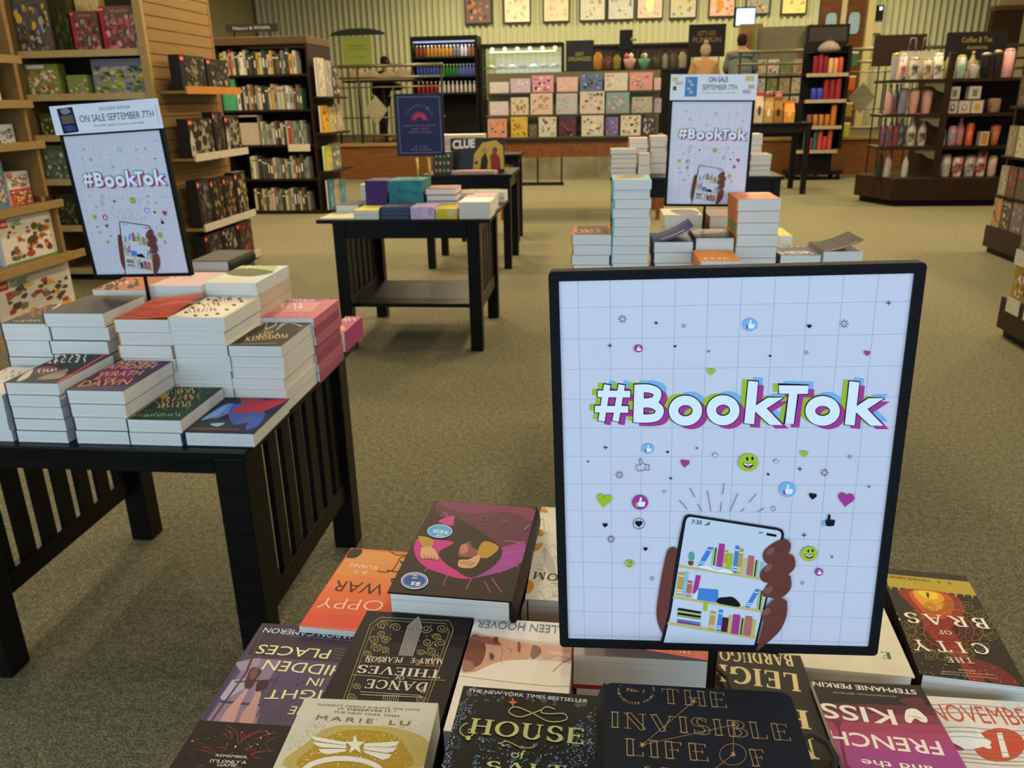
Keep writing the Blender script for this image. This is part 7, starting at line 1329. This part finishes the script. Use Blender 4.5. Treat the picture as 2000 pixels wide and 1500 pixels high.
ISL=[ # row1
(1.66,[(1745,1760,103,12.0,'#8a8c8c','tumbler','slim grey tumbler with a gold rim, top shelf of the island by the railing','#b09040',0),(1762,1778,104,12.15,'#a83c50','can','red-banded cup half hidden on the island\'s top shelf','#b8b4ac',['#b03a50','#b8b0a4','#4a4648']),(1781,1803,112,11.95,'#b8b0a0','tumbler','black and white botanical tumbler with a pink base on the top shelf','#8a847c',BWp),(1807,1826,113,11.95,'#a8946c','can','tan cup with black leaf silhouettes on the top shelf','#8a847c',['#2a2620','#a8946c','#b8a47c']),(1829,1848,103,11.95,'#a8a498','can','white-domed leafy flask on the top shelf beside the post','#d8d4cc',BWp),(1853,1872,110,11.95,'#b8b060','can','pink and lime striped cup with gold lid on the top shelf','#b89838',['#b87a7c','#b8b060','#a8a058']),(1874,1893,107,11.95,'#7a9a70','can','green and lilac leaf-print cup with gold lid on the top shelf','#b89838',['#4c8a5c','#a8a0a8','#7a9a70']),(1896,1919,126,11.9,'#a89c8c','tumbler','small pale floral glass in front on the top shelf','#8a847c',['#a89c8c','#8a9484','#b8aca0']),(1898,1912,100,12.15,'#a88c60','bottle','gold-necked pale flask behind the small floral glass','#b08c3c',0),(1922,1944,102,11.95,'#1f1c1a','tumbler','black tumbler with a white square on the top shelf','#8a7c6c',0),(1946,1964,97,12.0,'#25221f','tumbler','black tumbler with a rose-gold rim on the top shelf','#a07c5c',0),(1968,1990,94,11.95,'#b08080','can','tall dusty pink flask at the aisle end of the top shelf','#b89090',0)]),
(1.22,[(1737,1751,160,12.0,'#a87c7c','bottle','pink flask at the railing end of the second shelf','#8a7c7c',0),(1750,1762,158,12.1,'#7a5468','bottle','magenta and green flask on the second shelf','#6a6468',['#8a3c60','#4c6a5c','#a89c98']),(1761,1778,172,11.95,'#7c7888','mug','lilac-grey mug on the second shelf','#6a6878',0),(1780,1803,172,11.95,'#c08c88','tumbler','first pale pink tumbler with gold lid, by the lilac mug','#b08c4c',0),(1806,1829,173,11.95,'#c08c88','tumbler','second pale pink tumbler with gold lid, by the post','#b08c4c',0),(1935,1962,192,11.95,'#8a6c54','mug','brown patterned mug at the aisle end of the second shelf','#5c4434',['#7a5c48','#a8805c','#8a7464']),(1917,1930,194,12.0,'#34343a','mug','small charcoal mug beside the brown patterned one','#2a2a2e',0)]),
(.8,[(1727,1739,222,12.0,'#2c3060','bottle','navy flask at the railing end of the third shelf','#3a3a4a',['#2c3468','#7a3440','#2c3060']),(1739,1753,226,12.05,'#5c5c70','bottle','teal and red patterned flask on the third shelf','#b8b0a8',['#2c6a70','#a85044','#8a8498']),(1750,1762,232,11.95,'#7c3840','bottle','wine-red flask on the third shelf','#b8b0a8',0),(1757,1775,225,12.1,'#5c7078','bottle','blue and white floral flask on the third shelf','#b8b0a8',['#3c5c6c','#b0b0a4','#5c7058']),(1777,1797,229,11.95,'#a8a890','bottle','zebra-striped pale flask, nearer the railing of the pair','#b8b4ac',['#34382c','#b8b49c','#c4c0a8']),(1799,1817,231,11.95,'#a89c8c','bottle','striped pale flask beside the post','#b8b4ac',['#3c342c','#b8a898','#c0b4a4']),(1840,1854,247,11.95,'#5c7058','bottle','small dark green and white flask right after the post on the third shelf','#7a9080',['#24302c','#7a9080','#b0b0a0']),(1856,1874,246,11.95,'#8a7c8c','can','teal-to-pink cup on the third shelf','#b08088',['#5c8088','#b08088','#a87484']),(1873,1891,230,12.0,'#b4747c','bottle','tall rose pink flask on the third shelf','#b4747c',0),(1892,1908,240,11.95,'#c0541c','can','bright orange flask with a gold lid on the third shelf','#c09030',['#c0541c','#a83c2c','#c86428']),(1940,1961,243,11.95,'#b0643c','tumbler','orange flowery tumbler with a straw on the third shelf','#8a4430',['#b86c34','#a04c34','#8a6448'])]),
(.386,[(1719,1731,286,12.0,'#2a2c26','bottle','black flask at the railing end of the lowest shelf','#8a8458',0),(1733,1747,296,11.95,'#9a9688','bottle','first plain white flask on the lowest shelf','#9a9688',0),(1766,1780,302,11.9,'#a8a496','bottle','second plain white flask on the lowest shelf','#a8a496',0),(1828,1841,322,11.95,'#4c4c44','mug','small grey pot after the post on the lowest shelf','#6a685c',0),(1843,1864,302,11.95,'#a89a88','can','cream faded-floral canister on the lowest shelf','#b0a494',['#8a7c6c','#b0a494','#b8ac9c']),(1866,1887,303,11.95,'#6c5c50','can','black floral canister with a white label, beside the cream faded one','#4a4038',FL),(1890,1912,302,11.95,'#7c6c60','can','grey floral canister with a white label on the lowest shelf','#6a5c54',['#4a444c','#a89088','#b8aca4']),(1913,1935,292,11.97,'#6c5448','can','tall black and pink floral canister on the lowest shelf','#5c4840',FL),(1936,1953,304,11.95,'#8a7c6c','can','cream and rose canister at the aisle end of the lowest shelf','#a89884',['#a87c70','#b0a490','#8a8474'])])]
for z,L in ISL:
    for (a,b,yt,Y,c,k,l,lid,cols) in L: bottle(l,a,b,yt,z,Y,c,k,lid,None,cols or None)
def wbox(label,a,b,yt,yb,z,Y,art): x0,x1,z0,z1=px(a,yt,b,yb,Y); x0=max(x0,4.65); carton('gift_box',label,'box',(x0,Y,z+.001),0,(x1-x0)*.96,z1-z0,.12,'#b0a898',art,group=None)
for a,b,l,c in ((1847,1871,'with a dark green mug picture','#34483c'),(1873,1896,'with a pale ring picture','#8a7464'),(1898,1921,'with a gold mug picture','#b0882c')): wbox('white mug box '+l+', second shelf of the island',a,b,195,220,1.22,11.9,(lambda c:lambda A:(A.ell(.5,.45,.26,.3,c,14),A.up(),A.ell(.5,.5,.14,.16,'#b8b0a0' if c!='#b0882c' else c,10)))(c))
hb=V(1871,195,11.9).z-1.22
for a,b,l in ((1852,1876,'stacked above the dark green mug box'),(1893,1917,'stacked above the gold mug box')): wbox('grey-printed white box '+l,a,b,168,193,1.2215+V(1860,195,11.9).z-1.2195+.004,11.905,lambda A:A.rect(.3,.2,.7,.75,'#6a665c'))
wbox('small ochre box beside the bright orange flask',1915,1932,255,282,.8,11.93,lambda A:A.rect(.15,.1,.85,.9,'#a8782c'))
x0,x1,z0,z1=px(1764,98,1831,118,12.25); r=thing('gift_bag','white gift bag with grey handles standing at the back of the island top','gift bag',((x0+x1)/2,12.3,1.6605)); w=(x1-x0)/2; MB().box(-w,w,0,.14,0,z1-1.66,M('#a8a48c',.6)).build('bag_body',r)
for s in (-.45,.35): MB().tube([(s*w-.05,.0,z1-1.66),(s*w-.03,-.0,z1-1.5),(s*w+.03,0,z1-1.5),(s*w+.05,0,z1-1.66)],.012,M('#6c6c70',.5),6).build('handle',r,True)
# ===== side shelving along the aisle =====
def sideshelf(label,X0,ya,yb,levels,tags=()):
    r=thing('aisle_shelving',label,'shelving',(X0+.3,(ya+yb)/2,0)); T0=Matrix.Translation((-X0-.3,-(ya+yb)/2,0)); D=M('#2c2118',.45,var=.12,scale=4,stretch=(1,6,1))
    def part(nm,fn,**k): m=MB(); m.T=T0; fn(m); return m.build(nm,r,**k)
    def slats(m):
        z=.28; m.box(X0+.3,X0+.33,ya,yb,0,2.0,DARKB)
        while z<1.95: m.box(X0+.285,X0+.3,ya,yb,z,z+.085,D); z+=.095
    part('slatted_back',slats); part('base',lambda m:m.box(X0+.02,X0+.284,ya,yb,.06,.26,D)); part('kick_board',lambda m:m.box(X0+.06,X0+.284,ya+.02,yb-.02,0,.0595,DARKB)); part('end_panel',lambda m:m.box(X0+.1,X0+.284,yb-.03,yb,.2605,2.0,D))
    for z in levels: part('shelf',lambda m:(m.box(X0+.03,X0+.284,ya,yb-.031,z-.02,z,DARKB)))
    return r
S1X=3.77; sideshelf('dark slatted shelving of face-out novels beyond the large sign, along the aisle',S1X,6.2,8.35,(.56,.92,1.36,1.7))
S2X=2.56; sideshelf('dark slatted shelving with white price tags, nearest the camera along the aisle',S2X,3.9,5.3,(.56,.95,1.35))
def fo(label,X0,y1,z,w,h,c,cols,seed,x=.04):
    b=thing('face_out_book',label,'book',(X0+x,y1,z+.001),math.radians(-90)); h=min(h,.27); a=MB().box(0,w,0,.03,0,h,M(c,.35,var=.04,coat=.2)); A=Art(a,lambda x,y:Vector((x*w,0,y*h)),(0,-1,0),.0006); A.k=1; pic(A,.1,.9,.08,.92,cols,seed,9); a.build('cover',b); MB().box(.003,w-.003,.0305,.06,.002,h-.004,PAGE).build('page_block',b)

for i,(y,z,w,h,c,cols,l) in enumerate(((8.3,.262,.16,.27,'#8a7048',['#c0743c','#4a3c5c','#a89060'],'orange and violet sunset book at the far end of the lowest row'),(8.12,.262,.17,.26,'#4a4640',['#a8a294','#2c2a28'],'grey book with a pale house on the lowest row'),(7.93,.262,.22,.28,'#5c5450',['#8a8484','#6c5c70'],'wide grey-violet book on the lowest row'),(7.69,.262,.24,.27,'#8a8470',['#a8a08a','#6c7058'],'pale green-grey book on the lowest row'),(7.42,.262,.22,.27,'#6c6454',['#8a8064'],'olive book towards the near end of the lowest row'),
 (8.28,.56,.15,.27,'#77705c',['#8a846c','#b0a890'],'cream book at the far end of the second row'),(8.11,.56,.15,.28,'#4c3834',['#8a3438','#6c6058'],'red-banded dark book on the second row'),(7.94,.56,.23,.3,'#47423c',['#8a3c44','#5c5850'],'wide grey book with a red title band on the second row'),(7.69,.56,.2,.26,'#8a7c5c',['#b8a880','#5c543c'],'tan photo book on the second row'),(7.47,.56,.2,.27,'#5c544c',['#7c746c'],'brown-grey book on the second row'),
 (8.26,.92,.16,.27,'#6c6450',['#8a8268'],'olive-brown book at the far end of the third row'),(8.08,.92,.24,.33,'#9a937c',['#6c6858','#a8a08c'],'large pale sketch-covered book on the third row'),(7.82,.92,.22,.31,'#a09880',['#7c7460'],'second large pale book on the third row'),(7.58,.92,.2,.28,'#6c6858',['#9a947c'],'grey-green book on the third row'),
 (8.2,1.36,.18,.27,'#4a3c34',['#6c5c50'],'dark brown book at the far end of the fourth row'),(8.0,1.36,.22,.28,'#77785c',['#4c6048','#9a947c'],'pale book with green sprigs on the fourth row'),(7.76,1.36,.2,.26,'#9a937c',['#6c6854'],'pale book beside the green-sprigged one'),(7.54,1.36,.2,.26,'#5c5444',['#8a8064'],'brown book towards the near end of the fourth row'))):
    fo(l+' of aisle shelving',S1X,y,z,w,h,c,cols,70+i)
for i,(y,z,w,h,c,cols,l) in enumerate(((5.24,.262,.2,.26,'#8a7434',['#c0a8a0','#6c5c24'],'gold box with a pink oval'),(5.02,.262,.22,.26,'#8a98ac',['#b0b8c4','#5c6878'],'pale blue box with a dark window'),(4.78,.262,.24,.26,'#7c6c58',['#a89c84'],'brown box'),(5.24,.56,.2,.2,'#6c6454',['#8a8270'],'grey-brown box'),(5.02,.56,.2,.22,'#9a3434',['#b8504c','#6c2424'],'deep red box'),(4.8,.56,.24,.22,'#a89c88',['#8a7c68'],'cream box'))):
    fo(l+f' on the {"lowest" if z<.3 else "second"} shelf of the nearest aisle shelving',S2X,y,z,w,h,c,cols,90+i)
for i,(y,z,l) in enumerate(((5.22,.235,'low white price tag at the far end of the nearest aisle shelving'),(5.0,.235,'low white price tag below the pale blue box'),(5.24,.53,'upper white price tag at the far end of the nearest aisle shelving'),(5.0,.53,'upper white price tag below the deep red box'))):
    tag(MB().box(-.004,-.001,-.16,0,-.05,.045,M('#b0aca0',.5)).build('shelf_price_tag',loc=(S2X+.02 if z<.3 else S2X+.028,y,z)),l,'price tag')
